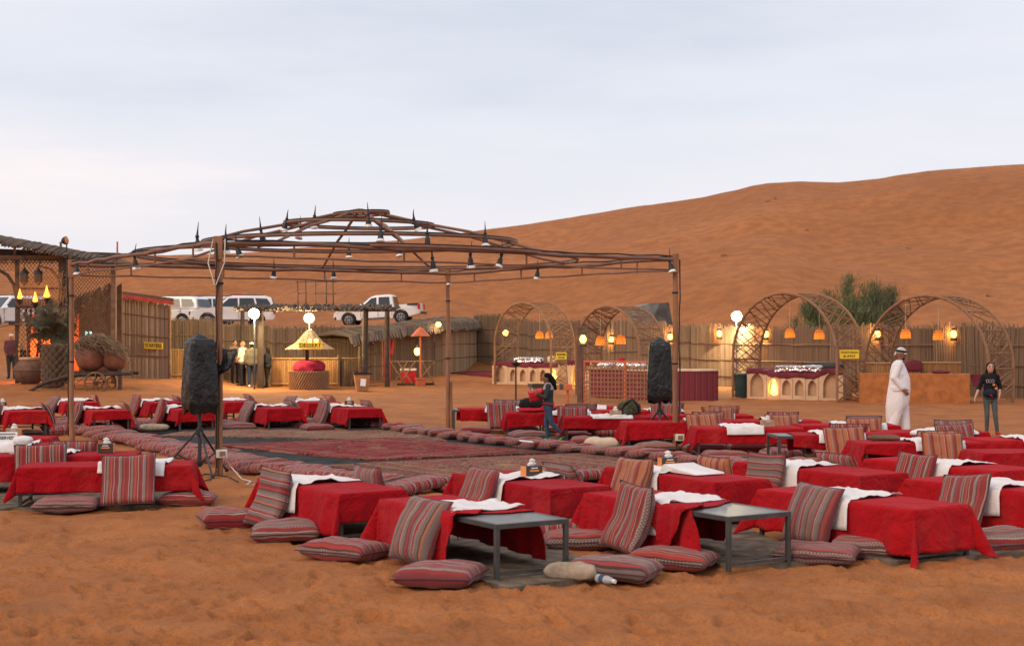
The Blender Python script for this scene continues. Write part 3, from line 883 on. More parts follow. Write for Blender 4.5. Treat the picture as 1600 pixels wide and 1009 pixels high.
def make_table(c, ang, L, label, group):
    t = empty("low_table", c, ang, label, "table", group)
    top, frm, leg, st = table_parts(L)
    link("tabletop", top, t); link("frame", frm, t)
    for sx in (-1, 1):
        link("stretcher", st, t, (sx * (L / 2 - 0.02), 0, 0))
        for sy in (-1, 1): link("leg", leg, t, (sx * (L / 2 - 0.02), sy * (TW / 2 - 0.02), 0))
    return t
def axis_samples(a, b, lo, hi, n_in, n_out):
    s = []
    if a < lo: s += list(np.linspace(a, lo, n_out, endpoint=False))
    s += list(np.linspace(max(a, lo), min(b, hi), n_in, endpoint=(b <= hi)))
    if b > hi: s += list(np.linspace(hi, b, n_out + 1))
    return s
def drape(L, W, oa, ob, oc, od, z0, seed, rot=0.0, shift=(0, 0), end=None, slant=0.0, zmin=0.012, crumple=0.0, flare=0.05, uc=None, vc=None, fold=0.075, nin=(44, 18), nout=12, lift=0.0):
    """rectangular cloth laid over a table: overhangs oa (-x) ob (+x) oc (-y) od (+y)"""
    r = np.random.RandomState(seed); ox = r.rand() * 60
    hx, hy = L / 2 + 0.012, W / 2 + 0.012
    u0, u1 = (-hx - oa, hx + ob) if uc is None else uc
    v0, v1 = (-hy - oc, hy + od) if vc is None else vc
    U = axis_samples(u0, u1 if end is None else end, -hx, hx, nin[0], nout); V = axis_samples(v0, v1, -hy, hy, nin[1], nout)
    cr, sr = math.cos(rot), math.sin(rot)
    vs = []; hmax = 0.34
    ph = r.rand(4) * 6.28
    for v in V:
        for u in U:
            uu = u
            if end is not None:
                tt = (u - u0) / (end - u0)
                uu = u + slant * v * tt + 0.03 * math.sin(v * 11 + ph[0]) * tt
            x, y = uu * cr - v * sr + shift[0], uu * sr + v * cr + shift[1]
            cx, cy = min(max(x, -hx), hx), min(max(y, -hy), hy)
            dx, dy = x - cx, y - cy
            h = math.hypot(dx, dy)
            z = z0 + crumple * max(0.0, float(fbm(ox + x * 7, y * 7, 3)) - 0.42) * 2 + 0.004 * float(vnoise(ox + x * 5, y * 5))
            if h > 1e-6:
                nx_, ny_ = dx / h, dy / h
                corner = 2 * abs(nx_ * ny_)
                s = cx * ny_ * 1.0 - cy * nx_ + math.atan2(ny_, nx_) * 0.25
                k = (h / hmax)
                fl = flare + 0.17 * corner + 0.08 * (float(vnoise(ox + s * 2.2, 3)) - 0.5)
                th4 = math.atan2(abs(ny_), abs(nx_))
                side = (math.sin(s * 15 + ph[1] + 2 * float(vnoise(ox + s * 3, 1))) * 0.55 + abs(math.sin(s * 6.1 + ph[2])) * 0.9 - .35 + .3 * math.sin(s * 27 + ph[0])) * 0.55 * (1 - corner)
                out = fl * h + fold * (k ** 1.2) * (side + corner * (.9 * math.cos(5.0 * (th4 - math.pi / 4) + .6 * math.sin(ph[3])) + .25)) + lift * min(1, h / .05)
                out = max(out, 0.004)
                drop = h * math.sqrt(max(0.05, 1 - fl * fl))
                zz = z0 - drop
                if zz < zmin:
                    out += (zmin - zz) * 0.9; zz = zmin + 0.01 * float(vnoise(x * 20, y * 20))
                rnd_ = min(h, 0.02)
                z = min(z, zz) if h > 0.02 else z - h * 0.5
                cx += nx_ * out; cy += ny_ * out
            vs.append((cx, cy, z))
    n = len(U); m = len(V)
    fs = [(j * n + i, j * n + i + 1, (j + 1) * n + i + 1, (j + 1) * n + i) for j in range(m - 1) for i in range(n - 1)]
    return MB().add(vs, fs)
# cushions: a few shared meshes per look
def pipe_later(): pass
def cushion_mesh(L, W, T, seed, mat, name="cushion", sharp=0.42, nx=20, ny=16, bend=0.0):
    r = np.random.RandomState(seed); ox = r.rand() * 90
    vs = []; idx = {}
    def prof(a): return max(0.0, 1 - abs(a) ** 4.0) ** sharp
    for side in (1, -1):
        for j in range(ny + 1):
            for i in range(nx + 1):
                u, v = 2 * i / nx - 1, 2 * j / ny - 1
                rim = i in (0, nx) or j in (0, ny)
                if side == -1 and rim: idx[(side, i, j)] = idx[(1, i, j)]; continue
                pin = 1 - 0.05 * (1 - abs(v) ** 2) if True else 1
                x = u * L / 2 * (1 - 0.045 * (1 - v * v)) if abs(u) > 0.8 else u * L / 2
                y = v * W / 2 * (1 - 0.045 * (1 - u * u)) if abs(v) > 0.8 else v * W / 2
                h = prof(u) * prof(v)
                z = side * (T / 2) * h * (0.70 + 0.60 * float(fbm(ox + u * 1.7 + side * 7, v * 1.7, 3))) + bend * (u * u * .6 + v * v - .5) + bend * .6 * (float(vnoise(ox + u * 1.1, v * 1.1)) - .5)
                z += 0.012 * (float(vnoise(ox + u * 4, v * 4)) - 0.5) * (1 if not rim else 0.4)
                idx[(side, i, j)] = len(vs); vs.append((x, y, z))
    fs = []
    for side in (1, -1):
        for j in range(ny):
            for i in range(nx):
                q = [idx[(side, i, j)], idx[(side, i + 1, j)], idx[(side, i + 1, j + 1)], idx[(side, i, j + 1)]]
                fs.append(tuple(q if side == 1 else q[::-1]))
    return MB().add(vs, fs).mesh(name, mat, 179)
SEATM = [cushion_mesh(0.66 + 0.03 * (i % 3), 0.56, 0.19 + 0.02 * (i % 2), i, MT[m], "seat_cushion") for i, m in enumerate(['stripe_y', 'stripe_grey_y', 'stripe_fine', 'stripe_x', 'stripe_y', 'stripe_grey_y'])]
BACKM = [cushion_mesh(0.62, 0.62, 0.15, 20 + i, MT[m], "back_cushion", bend=(.05, .03, -.03, .06, .02, -.02, .045)[i]) for i, m in enumerate(['stripe_x', 'stripe_tan', 'stripe_grey', 'stripe_grey_y', 'stripe_x', 'stripe_tan', 'stripe_fine'])]
RINGM = [cushion_mesh(1.0 + 0.05 * (i % 3), 0.52, 0.155, 40 + i, MT['stripe_x'], "bolster_cushion", 0.40) for i in range(4)]
RINGD = [cushion_mesh(1.0 + 0.05 * (i % 3), 0.50, 0.15, 50 + i, MT['stripe_dark'], "bolster_cushion", 0.40) for i in range(3)]
SEATG, BACKG, RINGG = "flat striped seat cushions by the tables", "striped back cushions leaning on the tables", "striped cushions laid round the dance floor"
def seat_at(p, yaw, label, k=0, tilt=(0, 0), z=0.075):
    o = link("seat_cushion", SEATM[k % len(SEATM)], None, (p[0], p[1], H(p[0], p[1]) + z), (tilt[0], tilt[1], yaw))
    o.scale = (random.uniform(.92, 1.08), random.uniform(.92, 1.08), random.uniform(.85, 1.1)); pipe(o)
    return tag(o, label, "cushion", SEATG)
def back_at(c, ang, lx, label, k=0, side=-1, W=TW, lean=0.40, yaw=0.0, up=0.0, roll=0.0, out=0.0):
    """cushion propped against a table's long side"""
    ca, sa = math.cos(ang), math.sin(ang)
    ly = side * (W / 2 + 0.155 + out)
    x, y = c.x + lx * ca - ly * sa, c.y + lx * sa + ly * ca
    R = Matrix.Rotation(ang + yaw, 4, 'Z') @ Matrix.Rotation(math.radians(90) + (lean if side < 0 else -lean) * (-1 if side < 0 else -1), 4, 'X') @ Matrix.Rotation(roll, 4, 'Z')
    o = link("back_cushion", BACKM[k % len(BACKM)], None)
    o.matrix_world = Matrix.Translation((x, y, 0.315 + up)) @ R @ Matrix.Diagonal((random.uniform(.93, 1.05), random.uniform(.95, 1.06), random.uniform(.85, 1.15), 1))
    pipe(o)
    return tag(o, label, "cushion", BACKG)
FR = math.radians
_pm = {}
def pipe(o):
    me = o.data
    if me.name not in _pm:
        xs = [v.co.x for v in me.vertices]; L, W = max(xs), max(v.co.y for v in me.vertices)
        rim = [v.co.copy() for v in me.vertices if abs(abs(v.co.x) - L) < .045 * L + .002 or abs(abs(v.co.y) - W) < .05 * W + .002]
        rim = [q for q in rim if abs(abs(q.x) / L - 1) < .05 or abs(abs(q.y) / W - 1) < .05]
        rim.sort(key=lambda q: math.atan2(q.y / W, q.x / L))
        _pm[me.name] = MB().tube(rim, .0055, 5, closed=True).mesh('piping', MT['cloth_plum'], 179)
    link('piping', _pm[me.name], o)
# name, ref corner, px, py, angle, L, options
TABLES = [
 ('T1', 'near', 775, 819, E2A, 2.05, dict(k="the nearest table with a bare end", end=0.44, slant=0.25, bl=-0.02, bk=2, white=1, yaw=.12)),
 ('T2', 'near', 531, 772, E2A + .03, 1.9, dict(k="the leftmost front table before the carpets", bl=-0.30, bk=3, white=1)),
 ('T3', 'near', 861, 765, E2A, 1.95, dict(k="the tissue-box table behind the nearest table", bl=-0.22, bk=4, white=1, roll=.0)),
 ('T4', 'near', 1138, 807, E2A, 2.1, dict(k="the bare-ended table right of the nearest table", end=0.46, slant=-0.45, bl=-0.12, bk=0, white=1)),
 ('T5', 'near', 1118, 754, E2A - .02, 2.0, dict(k="the table with a folded white sheet", bl=-0.30, bk=1, white=2)),
 ('T6', 'near', 1428, 797, E2A, 2.0, dict(k="the large draped table at front right", bl=-0.12, bk=2, white=1)),
 ('T7', 'near', 1344, 744, E2A, 2.05, dict(k="the table just behind the large front-right table", bl=-0.36, bk=3, white=1)),
 ('T8', 'near', 1558, 737, E2A, 2.0, dict(k="the low table below the walking woman at right", bl=-0.1, bk=0, white=1)),
 ('T9', 'near', 1668, 777, E2A, 2.0, dict(k="the table cut off by the right edge", bl=-0.12, bk=4, white=1, roll=.12)),
 ('L1', 'fr', 298, 728, FR(9), 1.95, dict(k="the large draped table at the left edge", bl=0.28, bk=0, white=1)),
 ('L2', 'fr', 210, 712, FR(9), 1.95, dict(k="the second table from front at the left edge", bl=-0.15, bk=4, white=1, lean=.3)),
 ('L3', 'fr', 137, 697, FR(9), 1.95, dict(k="the table with the RESERVED sign", bl=None, white=1)),
 ('L4', 'fr', 77, 686, FR(9), 1.95, dict(k="the farthest table of the left-edge column", bl=None, white=0)),
 ('B1', 'near', 15, 644, E2A - .1, 1.9, dict(k="the first near-row table from left behind the carpets", bl=-0.2, white=1)),
 ('B3', 'near', 146, 643, E2A - .1, 1.9, dict(k="the second near-row table from left behind the carpets", bl=-0.2, bk=4, white=1)),
 ('B5', 'near', 280, 641, E2A - .1, 1.9, dict(k="the third near-row table, behind the left loudspeaker", bl=-0.2, bk=0, white=1)),
 ('B7', 'near', 419, 639, E2A - .1, 1.9, dict(k="the fourth near-row table from left behind the carpets", bl=-0.2, bk=2, white=1)),
 ('B9', 'near', 545, 640, E2A - .1, 1.9, dict(k="the rightmost table behind the carpets", bl=-0.35, bk=0, white=1)),
 ('B2', 'near', 103, 630, E2A - .1, 1.9, dict(k="the first far-row table from left behind the carpets", bl=-0.2, bk=2, white=1)),
 ('B4', 'near', 236, 630, E2A - .1, 1.9, dict(k="the second far-row table from left behind the carpets", bl=-0.2, bk=0, white=1)),
 ('B6', 'near', 353, 629, E2A - .1, 1.9, dict(k="the third far-row table from left behind the carpets", bl=-0.2, bk=0, white=1)),
 ('B8', 'near', 484, 630, E2A - .1, 1.9, dict(k="the fourth far-row table from left behind the carpets", bl=-0.3, bk=2, white=1)),
 ('M1', 'fl', 708, 640, FR(4), 1.9, dict(k="the table beside the back dome post", bl=0.05, bk=0, white=1, start=0.1)),
 ('M2', 'fl', 793, 646, FR(4), 1.9, dict(k="the table carrying the black and red backpack", bl=0.32, bk=0, white=1)),
 ('M3', 'fl', 884, 653, FR(4), 1.85, dict(k="the table carrying the camouflage bag", bl=None, white=1)),
 ('M4', 'fl', 981, 661, FR(5), 1.85, dict(k="the table behind the right loudspeaker's tripod", bl=0.42, bk=1, white=1)),
 ('M5', 'fl', 1090, 670, FR(2), 1.75, dict(k="the table right of the right dome post", bl=None, white=1)),
 ('M6', 'fl', 1216, 681, FR(4), 1.9, dict(k="the table showing a bare metal left end", bl=0.05, bk=1, white=1, start=0.25)),
 ('M7', 'fl', 1352, 694, FR(6), 1.75, dict(k="the table in front of the robed man", bl=0.20, bk=1, white=1)),
 ('M8', 'fl', 1385, 677, FR(4), 1.65, dict(k="the table between robed man and walking woman", bl=0.25, bk=0, white=1)),
 ('M9', 'fl', 1256, 666, FR(3), 1.65, dict(k="the farthest table left of the robed man", bl=0.18, bk=1, white=1)),
 ('M10', 'fl', 1131, 659, FR(3), 1.75, dict(k="the table behind the one right of the dome post", bl=0.15, bk=1, white=1)),
 ('M11', 'fl', 1022, 650, FR(3), 1.9, dict(k="the far table behind the right dome post", bl=0.25, bk=1, white=1)),
 ('M12', 'fl', 925, 643, FR(3), 1.85, dict(k="the far table left of the right loudspeaker", bl=0.55, bk=0, white=1)),
 ('M13', 'fl', 852, 637, FR(2), 1.8, dict(k="the farthest table behind the walking girl", bl=None, white=1)),
 ('M15', 'fl', 1535, 689, FR(4), 1.8, dict(k="the table at the walking woman's feet", bl=None, white=1)),
 ('M16', 'fl', 1537, 709, FR(4), 1.8, dict(k="the small table end at the right edge", bl=None, white=0)),
]
TC = {}
for i, (nm, ref, px, py, ang, L, o) in enumerate(TABLES):
    c = table_center(ref, px, py, ang, L)
    c.z = H(c.x, c.y)
    TC[nm] = (c, ang, L)
    k = o['k']; r = random.Random(100 + i)
    row = {'T': "low tables in front of the dance floor", 'L': "low tables at the left edge", 'B': "low tables behind the dance floor", 'M': "low tables right of the dance floor"}[nm[0]]
    make_table(c, ang, L, "low metal-framed table under a red cloth, " + k if 'bare' not in k and len(k.split()) < 9 else "low metal table, " + k, row)
    oh = [r.uniform(*q) for q in {'T': ((.26, .32), (.26, .33), (.34, .40), (.34, .40)), 'L': ((.30, .36), (.24, .30), (.26, .33), (.3, .36)), 'B': ((.24, .3), (.20, .28), (.30, .36), (.30, .36)), 'M': ((.22, .34), (.22, .34), (.16, .30), (.22, .32))}[nm[0]]]
    if nm == 'T6': oh[1] = .37
    kw = {}
    if 'end' in o: kw = dict(end=o['end'], slant=o['slant'])
    if 'start' in o: kw = dict(uc=(-L / 2 + o['start'], L / 2 + oh[1]))
    cl = drape(L, TW, oh[0], oh[1], oh[2] if 'end' not in o else 0.40, oh[3], TH + 0.006, 200 + i, r.uniform(-.05, .05) if nm[0] != 'M' else r.uniform(-.11, .11), (r.uniform(-.04, .04), r.uniform(-.04, .04)), **kw)
    co = cl.build("red_tablecloth", MT['red_cloth'], None, 179, c, (0, 0, ang))
    sm = co.modifiers.new("weave_thickness", 'SOLIDIFY'); sm.thickness = 0.003; sm.offset = 1
    tag(co, "red tablecloth hanging over " + k, "tablecloth", "red tablecloths")
    if o['white']:
        off = o.get('bl') if o.get('bl') is not None else r.uniform(-.2, .2)
        off += r.uniform(-.02, .10)
        w = r.uniform(0.30, 0.40)
        fr_ = 0.30 if nm[0] == 'T' else r.uniform(.04, .16)
        wm = drape(L, TW, 0, 0, 0, 0, TH + 0.016, 300 + i, r.uniform(-.14, .14), uc=(off - w, off + w), vc=(-TW / 2 - fr_, TW / 2 + r.uniform(.0, .12)), crumple=0.06 if nm not in ('T5',) else 0.03, nin=(20, 16), nout=6, fold=0.012, flare=0.10, lift=0.028)
        wo = wm.build("white_napkin_cloth", MT['white_cloth'], None, 179, c, (0, 0, ang))
        sm = wo.modifiers.new("cloth_thickness", 'SOLIDIFY'); sm.thickness = 0.003; sm.offset = 1
        tag(wo, "crumpled white cloth lying across " + k, "cloth", "white cloths on the tables")
    if o.get('bl') is not None:
        back_at(c, ang, o['bl'], "striped back cushion propped before " + k, o.get('bk', i), -1, yaw=o.get('yaw', r.uniform(-.13, .13)), lean=o.get('lean', r.uniform(.34, .46)), roll=o.get('roll', r.uniform(-.07, .07)), up=r.uniform(0, .03))
        if nm not in ('T1', 'T4', 'T6', 'T8', 'T9', 'L1'): back_at(c, ang, o['bl'] + r.uniform(.2, .35), "striped back cushion peeking behind " + k, i + 1, 1, yaw=r.uniform(-.06, .06), lean=.33, up=0.02)
    # flat seat cushions beside the rear tables (near ones are placed one by one below)
    if nm[0] in 'BM':
        ca, sa = math.cos(ang), math.sin(ang)
        for q, (lx, ly) in enumerate(((-0.55, -0.86), (0.35, -0.88))):
            lx += r.uniform(-.08, .08); ly += r.uniform(-.04, .06)
            p = (c.x + lx * ca - ly * sa, c.y + lx * sa + ly * ca)
            seat_at(p, (ang + (1.57 if nm[0] == 'B' else 0)) + r.uniform(-.2, .2), ("left" if q == 0 else "right") + " flat striped cushion before " + k, i + q)
# hand-placed flat cushions in front
SEATS = [
 (360, 815, 0.35, "dusty flat striped cushion farthest left of the front tables", 0),
 (446, 834, 0.15, "crimson flat striped cushion below the leftmost front table's upright cushion", 1),
 (540, 864, -0.55, "flat striped cushion between leftmost front table and nearest table", 2),
 (688, 902, -0.25, "flat striped cushion nearest the camera, below the bare table end", 4),
 (960, 893, -0.35, "flat striped cushion behind the rolled white bundle", 1),
 (905, 848, 0.05, "dark flat striped cushion behind the bare grey table end", 0),
 (1052, 877, -0.40, "flat striped cushion left of the second bare table end", 4),
 (1275, 869, -0.35, "flat striped cushion with a pale edge, right of second bare end", 2),
 (1352, 858, -0.35, "flat striped cushion against the large front-right table's skirt", 0),
 (1565, 850, 0.2, "flat striped cushion at the lower right edge", 1),
 (106, 793, 0.10, "flat striped cushion left below the large left-edge table", 2),
 (294, 784, 0.12, "flat striped cushion right below the large left-edge table", 4),
 (870, 836, 0.1, "flat striped cushion half hidden behind the nearest table's skirt", 3),
]
for px, py, yaw, lab, k in SEATS:
    p = G(px, py - 5, 0.07); seat_at(p, yaw, lab, k, (random.uniform(-.03, .03), random.uniform(-.03, .03)))
# cushion ring round the dance floor
def along(path, step):
    pts = [G(x, y, 0.0) for x, y in path]
    out = []; acc = 0.0
    for a, b in zip(pts, pts[1:]):
        L = (b - a).length; d = (b - a).normalized()
        while acc < L:
            out.append((a + d * acc, math.atan2(d.y, d.x))); acc += step
        acc -= L
    return out
RINGP = [
 ("front left side", [(88, 664), (200, 690), (300, 712), (400, 733), (500, 750), (600, 765)], 0.62, 0.30, RINGM, (0.0, 0.10)),
 ("far side", [(120, 664), (200, 667), (300, 668), (400, 667), (530, 662)], 0.80, 0.10, RINGD, (0.0, 0.05)),
 ("right side", [(545, 664), (620, 674), (700, 685), (800, 697), (900, 708), (1000, 717), (1100, 728), (1230, 741)], 0.56, -0.22, RINGM, (0.0, 0.10)),
 ("near side", [(640, 768), (760, 759), (900, 752), (1060, 746), (1220, 742)], 0.85, 0.12, RINGD, (0.0, 0.06)),
]
ORD = ["first", "second", "third", "fourth", "fifth", "sixth", "seventh", "eighth", "ninth", "tenth", "eleventh", "twelfth", "thirteenth", "fourteenth", "fifteenth", "sixteenth", "seventeenth", "eighteenth", "nineteenth", "twentieth", "21st", "22nd", "23rd", "24th", "25th", "26th", "27th", "28th", "29th", "30th"]
for nm, path, step, yaw, meshes, tl in RINGP:
    al = along(path, step)
    for i, (p, a) in enumerate(al):
        r = random.Random(hash(nm) % 1000 + i) if False else random.Random(len(nm) * 100 + i)
        o = link("bolster_cushion", meshes[i % len(meshes)], None, (p.x + r.uniform(-.05, .05), p.y + r.uniform(-.05, .05), 0.068 + r.uniform(0, .03)), (r.uniform(-.08, .08), -r.uniform(0.02, 0.14), a + yaw + r.uniform(-.12, .12)))
        tag(o, "striped floor cushion, %s from left along the %s of the dance floor" % (ORD[i], nm), "cushion", RINGG)
CR = [cushion_mesh(0.60, 0.20 + .12 * i, 0.13 + .06 * i, 70 + i, MT['cloth_cream' if i else 'cloth_drab'], "bolster_pillow", 0.45) for i in range(2)]
for px, py, lab, i in ((247, 668, "small cream bolster pillow on the far cushion row", 0), (938, 688, "plump cream bolster pillow before the camouflage bag table", 1)):
    p = G(px, py, 0.12)
    tag(link("bolster_pillow", CR[i], None, (p.x, p.y - 0.3, 0.15 if i == 0 else 0.10), (0.05, 0, 0.1)), lab, "pillow")

# slipped cloth corners on the two bare-ended tables
def slip(nm, outline, name, z0=TH + .008):
    """cloth piece over the table's near long edge: outline = [(lx, reach over the top, drop)]"""
    c, ang, L = TC[nm]; n = 24; m = 16; vs = []
    xs = np.linspace(outline[0][0], outline[-1][0], n + 1)
    for i, x in enumerate(xs):
        reach = float(np.interp(x, [o[0] for o in outline], [o[1] for o in outline])); drop = float(np.interp(x, [o[0] for o in outline], [o[2] for o in outline]))
        for k in range(m + 1):
            s = -reach + (reach + drop) * k / m
            w = .018 * math.sin(x * 34) * max(0, s) / .4 + .012 * math.sin(x * 61 + 1)
            if s <= 0: y, z = -TW / 2 - .06 - s, z0 + .020 + .012 * math.sin(x * 30 + s * 9)
            else:
                y, z = -TW / 2 - .085 - .06 * s - w, z0 + .012 - s
                if z < .015: y -= (.015 - z); z = .015 + .01 * math.sin(x * 40)
            vs.append((x, y, z))
    fs = [(i * (m + 1) + k, i * (m + 1) + k + 1, (i + 1) * (m + 1) + k + 1, (i + 1) * (m + 1) + k) for i in range(n) for k in range(m)]
    return MB().add(vs, fs), c, ang
for nm, outl in (('T4', [(-.02, .02, .02), (.10, .10, .16), (.30, .30, .43), (.40, .34, .36), (.52, .22, .06), (.56, .12, .0)]), ('T1', [(-.06, .06, .30), (.10, .2, .46), (.26, .34, .54), (.36, .34, .50), (.46, .20, .10)])):
    mb, c, ang = slip(nm, outl, nm)
    par = [o for o in bpy.data.objects if o.name.startswith("red_tablecloth") and (o.location - c).length < 1e-4][0]
    o = mb.build("slipped_corner", MT['red_cloth'], par, 179)
    o.modifiers.new("weave_thickness", 'SOLIDIFY').thickness = .003
# ------------------------------------------------------------------ reed fences and huts
def reed_mesh(w, h, seed, mats, rag=0.12, spacing=0.034, rr=0.017, layers=2, slope=0.0):
    r = random.Random(seed); mb = MB()
    for L in range(layers):
        n = int(w / spacing)
        for i in range(n):
            x = -w / 2 + (i + 0.5) * w / n + r.uniform(-.008, .008)
            y = -0.012 - 0.018 * L + r.uniform(-.006, .006)
            hh = h + slope * (x / w + 0.5) + r.uniform(-rag, rag * 0.6) - (0.03 if L else 0)
            dx = r.uniform(-.02, .02); q = rr * r.uniform(0.6, 1.2)
            vs = []
            for z, o in ((0, 0), (hh, dx)):
                for k in range(3):
                    a = 2 * math.pi * k / 3 + 0.5
                    vs.append((x + o + q * math.cos(a), y + q * math.sin(a), z))
            mb.add(vs, [(0, 1, 4, 3), (1, 2, 5, 4), (2, 0, 3, 5), (3, 4, 5)])
    mb.mat(1).add([(-w / 2, 0.012, 0), (w / 2, 0.012, 0), (w / 2, 0.012, h - 0.1 + slope), (-w / 2, 0.012, h - 0.1),
                   (-w / 2, 0.03, 0), (w / 2, 0.03, 0), (w / 2, 0.03, h - 0.1 + slope), (-w / 2, 0.03, h - 0.1)],
                  [(0, 1, 2, 3), (7, 6, 5, 4), (3, 2, 6, 7), (0, 3, 7, 4), (1, 5, 6, 2)])
    return mb.mesh("reed_panel", mats, 60)
REEDS = [reed_mesh(2.0, 2.36, 500 + i, [MT['reed'], MT['reed_back']]) for i in range(4)]
def polyline(pts, step):
    segs = []
    for a, b in zip(pts, pts[1:]):
        n = max(1, round((b - a).length / step))
        for i in range(n): segs.append((a.lerp(b, i / n), a.lerp(b, (i + 1) / n)))
    return segs
def fence(name, pts, h, label, step=2.0, meshes=REEDS, rails=(0.45, 1.1, 1.75)):
    base = Vector((pts[0].x, pts[0].y, 0))
    f = empty(name, base, 0, label, "fence")
    for i, (a, b) in enumerate(polyline(pts, step)):
        r = random.Random(i * 3 + len(name)); m = (a + b) / 2; ang = math.atan2(b.y - a.y, b.x - a.x)
        z = H(m.x, m.y) - 0.06; w = (b - a).length
        pn = link("reed_panel", meshes[i % len(meshes)], f, Vector((m.x, m.y, z)) - base, (r.uniform(-.035, .035), r.uniform(-.012, .012), ang), ((w + 0.03) / 2.0, 1, (h + r.uniform(-.06, .06)) / 2.36))
        pn["kind"] = "stuff"
        q = Vector((a.x, a.y, 0)) - base
        nrm = Vector((math.sin(ang), -math.cos(ang), 0))
        MB().tube([q + Vector((0, 0, z - 0.1)) - nrm * 0.06, q + Vector((0, 0, z + h + r.uniform(-.1, .12))) - nrm * 0.06], [0.05, 0.04], 8).build("post", MT['wood_mid'], f)
        for zz in rails:
            p0, p1 = a - base, b - base
            MB().tube([p0 + nrm * 0.055 + Vector((0, 0, z + zz + r.uniform(-.03, .03))), (p0 + p1) / 2 + nrm * 0.06 + Vector((0, 0, z + zz)), p1 + nrm * 0.055 + Vector((0, 0, z + zz + r.uniform(-.03, .03)))], 0.020, 6).build("rail", MT['wood_mid'], f)
    return f
RF = [(742, 69.5), (870, 66), (1000, 61.5), (1127, 57), (1300, 51.5), (1550, 46.8), (1760, 43.5)]
RFP = [Vector((XD(px, d), d, 0)) for px, d in RF]
fence("reed_fence", RFP, 2.46, "long dry reed fence hung with lanterns behind the buffets")
_fs = [a.lerp(b, i / 200) for a, b in zip(RFP, RFP[1:]) for i in range(200)]
_fp = [CX + F * q.x / q.y for q in _fs]
def fence_d(px): return float(np.interp(px, _fp, [q.y for q in _fs]))
LFP = [Vector((XD(262, 57.5), 57.5, 0)), Vector((XD(420, 58.5), 58.5, 0)), Vector((XD(565, 59.5), 59.5, 0))]
fence("reed_fence", LFP, 2.42, "brown reed fence below the parked cars")

def mat_screen(pts, h, label, seed):
    base = Vector((pts[0].x, pts[0].y, 0)); f = empty("mat_screen", base, 0, label, "screen")
    w = (pts[1] - pts[0]).length; m = (pts[0] + pts[1]) / 2; ang = math.atan2(pts[1].y - pts[0].y, pts[1].x - pts[0].x)
    o = link("mat", reed_mesh(w, h, seed, [MT['reed_gold'], MT['reed_gold']], 0.015, 0.045, 0.016, 1), f, Vector((m.x, m.y, H(m.x, m.y) - 0.03)) - base, (0, 0, ang)); o["kind"] = "stuff"
    nrm = Vector((math.sin(ang), -math.cos(ang), 0))
    for zz in (h - 0.06, 0.12): MB().tube([pts[0] - base + nrm * .05 + Vector((0, 0, H(m.x, m.y) + zz)), pts[1] - base + nrm * .05 + Vector((0, 0, H(m.x, m.y) + zz))], 0.022, 6).build("rail", MT['reed_gold'], f)
    for p in pts: MB().cyl(p - base + Vector((0, 0, H(p.x, p.y) - .05)), p - base + Vector((0, 0, H(p.x, p.y) + h + 0.08)), 0.035, 0.03, 8).build("post", MT['wood_mid'], f)
V2 = lambda px, d: Vector((XD(px, d), d, 0))
mat_screen([V2(262, 56.4), V2(345, 56.6)], 1.18, "golden reed mat screen right of the STARTERS hut", 600)
mat_screen([V2(425, 56.2), V2(528, 56.4)], 1.18, "golden reed mat screen behind the dessert stand", 601)

def hut_wall(parent, base, a, b, z0, ha, hb, seed, name="reed_wall", rm='reed'):
    w = (b - a).length; m = (a + b) / 2; ang = math.atan2(b.y - a.y, b.x - a.x)
    me = reed_mesh(w, ha, seed, [MT[rm], MT['reed_back']], 0.03, 0.05, 0.022, 2, hb - ha)
    o = link(name, me, parent, Vector((m.x, m.y, z0)) - base, (0, 0, ang)); o["kind"] = "stuff"
    nrm = Vector((math.sin(ang), -math.cos(ang), 0))
    for s in (0.3, 0.55, 0.8):
        MB().tube([a - base + nrm * .05 + Vector((0, 0, z0 + ha * s)), b - base + nrm * .05 + Vector((0, 0, z0 + hb * s))], 0.02, 6).build("rail", MT['wood_mid'], parent)
    return o
# hut carrying the STARTERS board
a, b = V2(181, 56.3), V2(264, 55.3)
base = Vector((a.x, a.y, 0))
hut = empty("reed_hut", base, 0, "upright reed hut with red roof trim carrying the STARTERS board", "hut")
back = (b - a).normalized(); nb = Vector((-.30, .954, 0))
z0 = 0.30
hut_wall(hut, base, a, b, z0, 3.30, 2.95, 610, rm='reed_lit')
hut_wall(hut, base, b, b + nb * 0.9, z0, 2.85, 2.8, 611)
hut_wall(hut, base, a + nb * 0.9, a, z0, 3.1, 3.2, 612)
hut_wall(hut, base, b + nb * 0.9, a + nb * 0.9, z0, 2.8, 3.1, 613)
roof = MB()
A_, B_ = a - base - back * .15 - nb * .25, b - base + back * .2 - nb * .25
C_, D_ = B_ + nb * 1.3, A_ + nb * 1.3
zs = [z0 + 3.36, z0 + 3.0, z0 + 2.95, z0 + 3.31]
q = [Vector((p.x, p.y, z)) for p, z in zip((A_, B_, C_, D_), zs)]
roof.add(q + [p + Vector((0, 0, 0.16)) for p in q], [(3, 2, 1, 0), (4, 5, 6, 7), (0, 1, 5, 4), (1, 2, 6, 5), (2, 3, 7, 6), (3, 0, 4, 7)])
ro = roof.build("roof", MT['thatch'], hut, None)
t0, t1 = q[0] - nb * .03 + Vector((0, 0, -.10)), q[1] - nb * .03 + Vector((0, 0, -.10))
MB().add([t0, t1, t1 + Vector((0, 0, .14)), t0 + Vector((0, 0, .14)), t0 - nb * .03, t1 - nb * .03, t1 - nb * .03 + Vector((0, 0, .14)), t0 - nb * .03 + Vector((0, 0, .14))], [(0, 3, 2, 1), (4, 5, 6, 7), (0, 1, 5, 4), (3, 7, 6, 2), (0, 4, 7, 3), (1, 2, 6, 5)]).build("fascia", MT['paint_red'], ro, None)
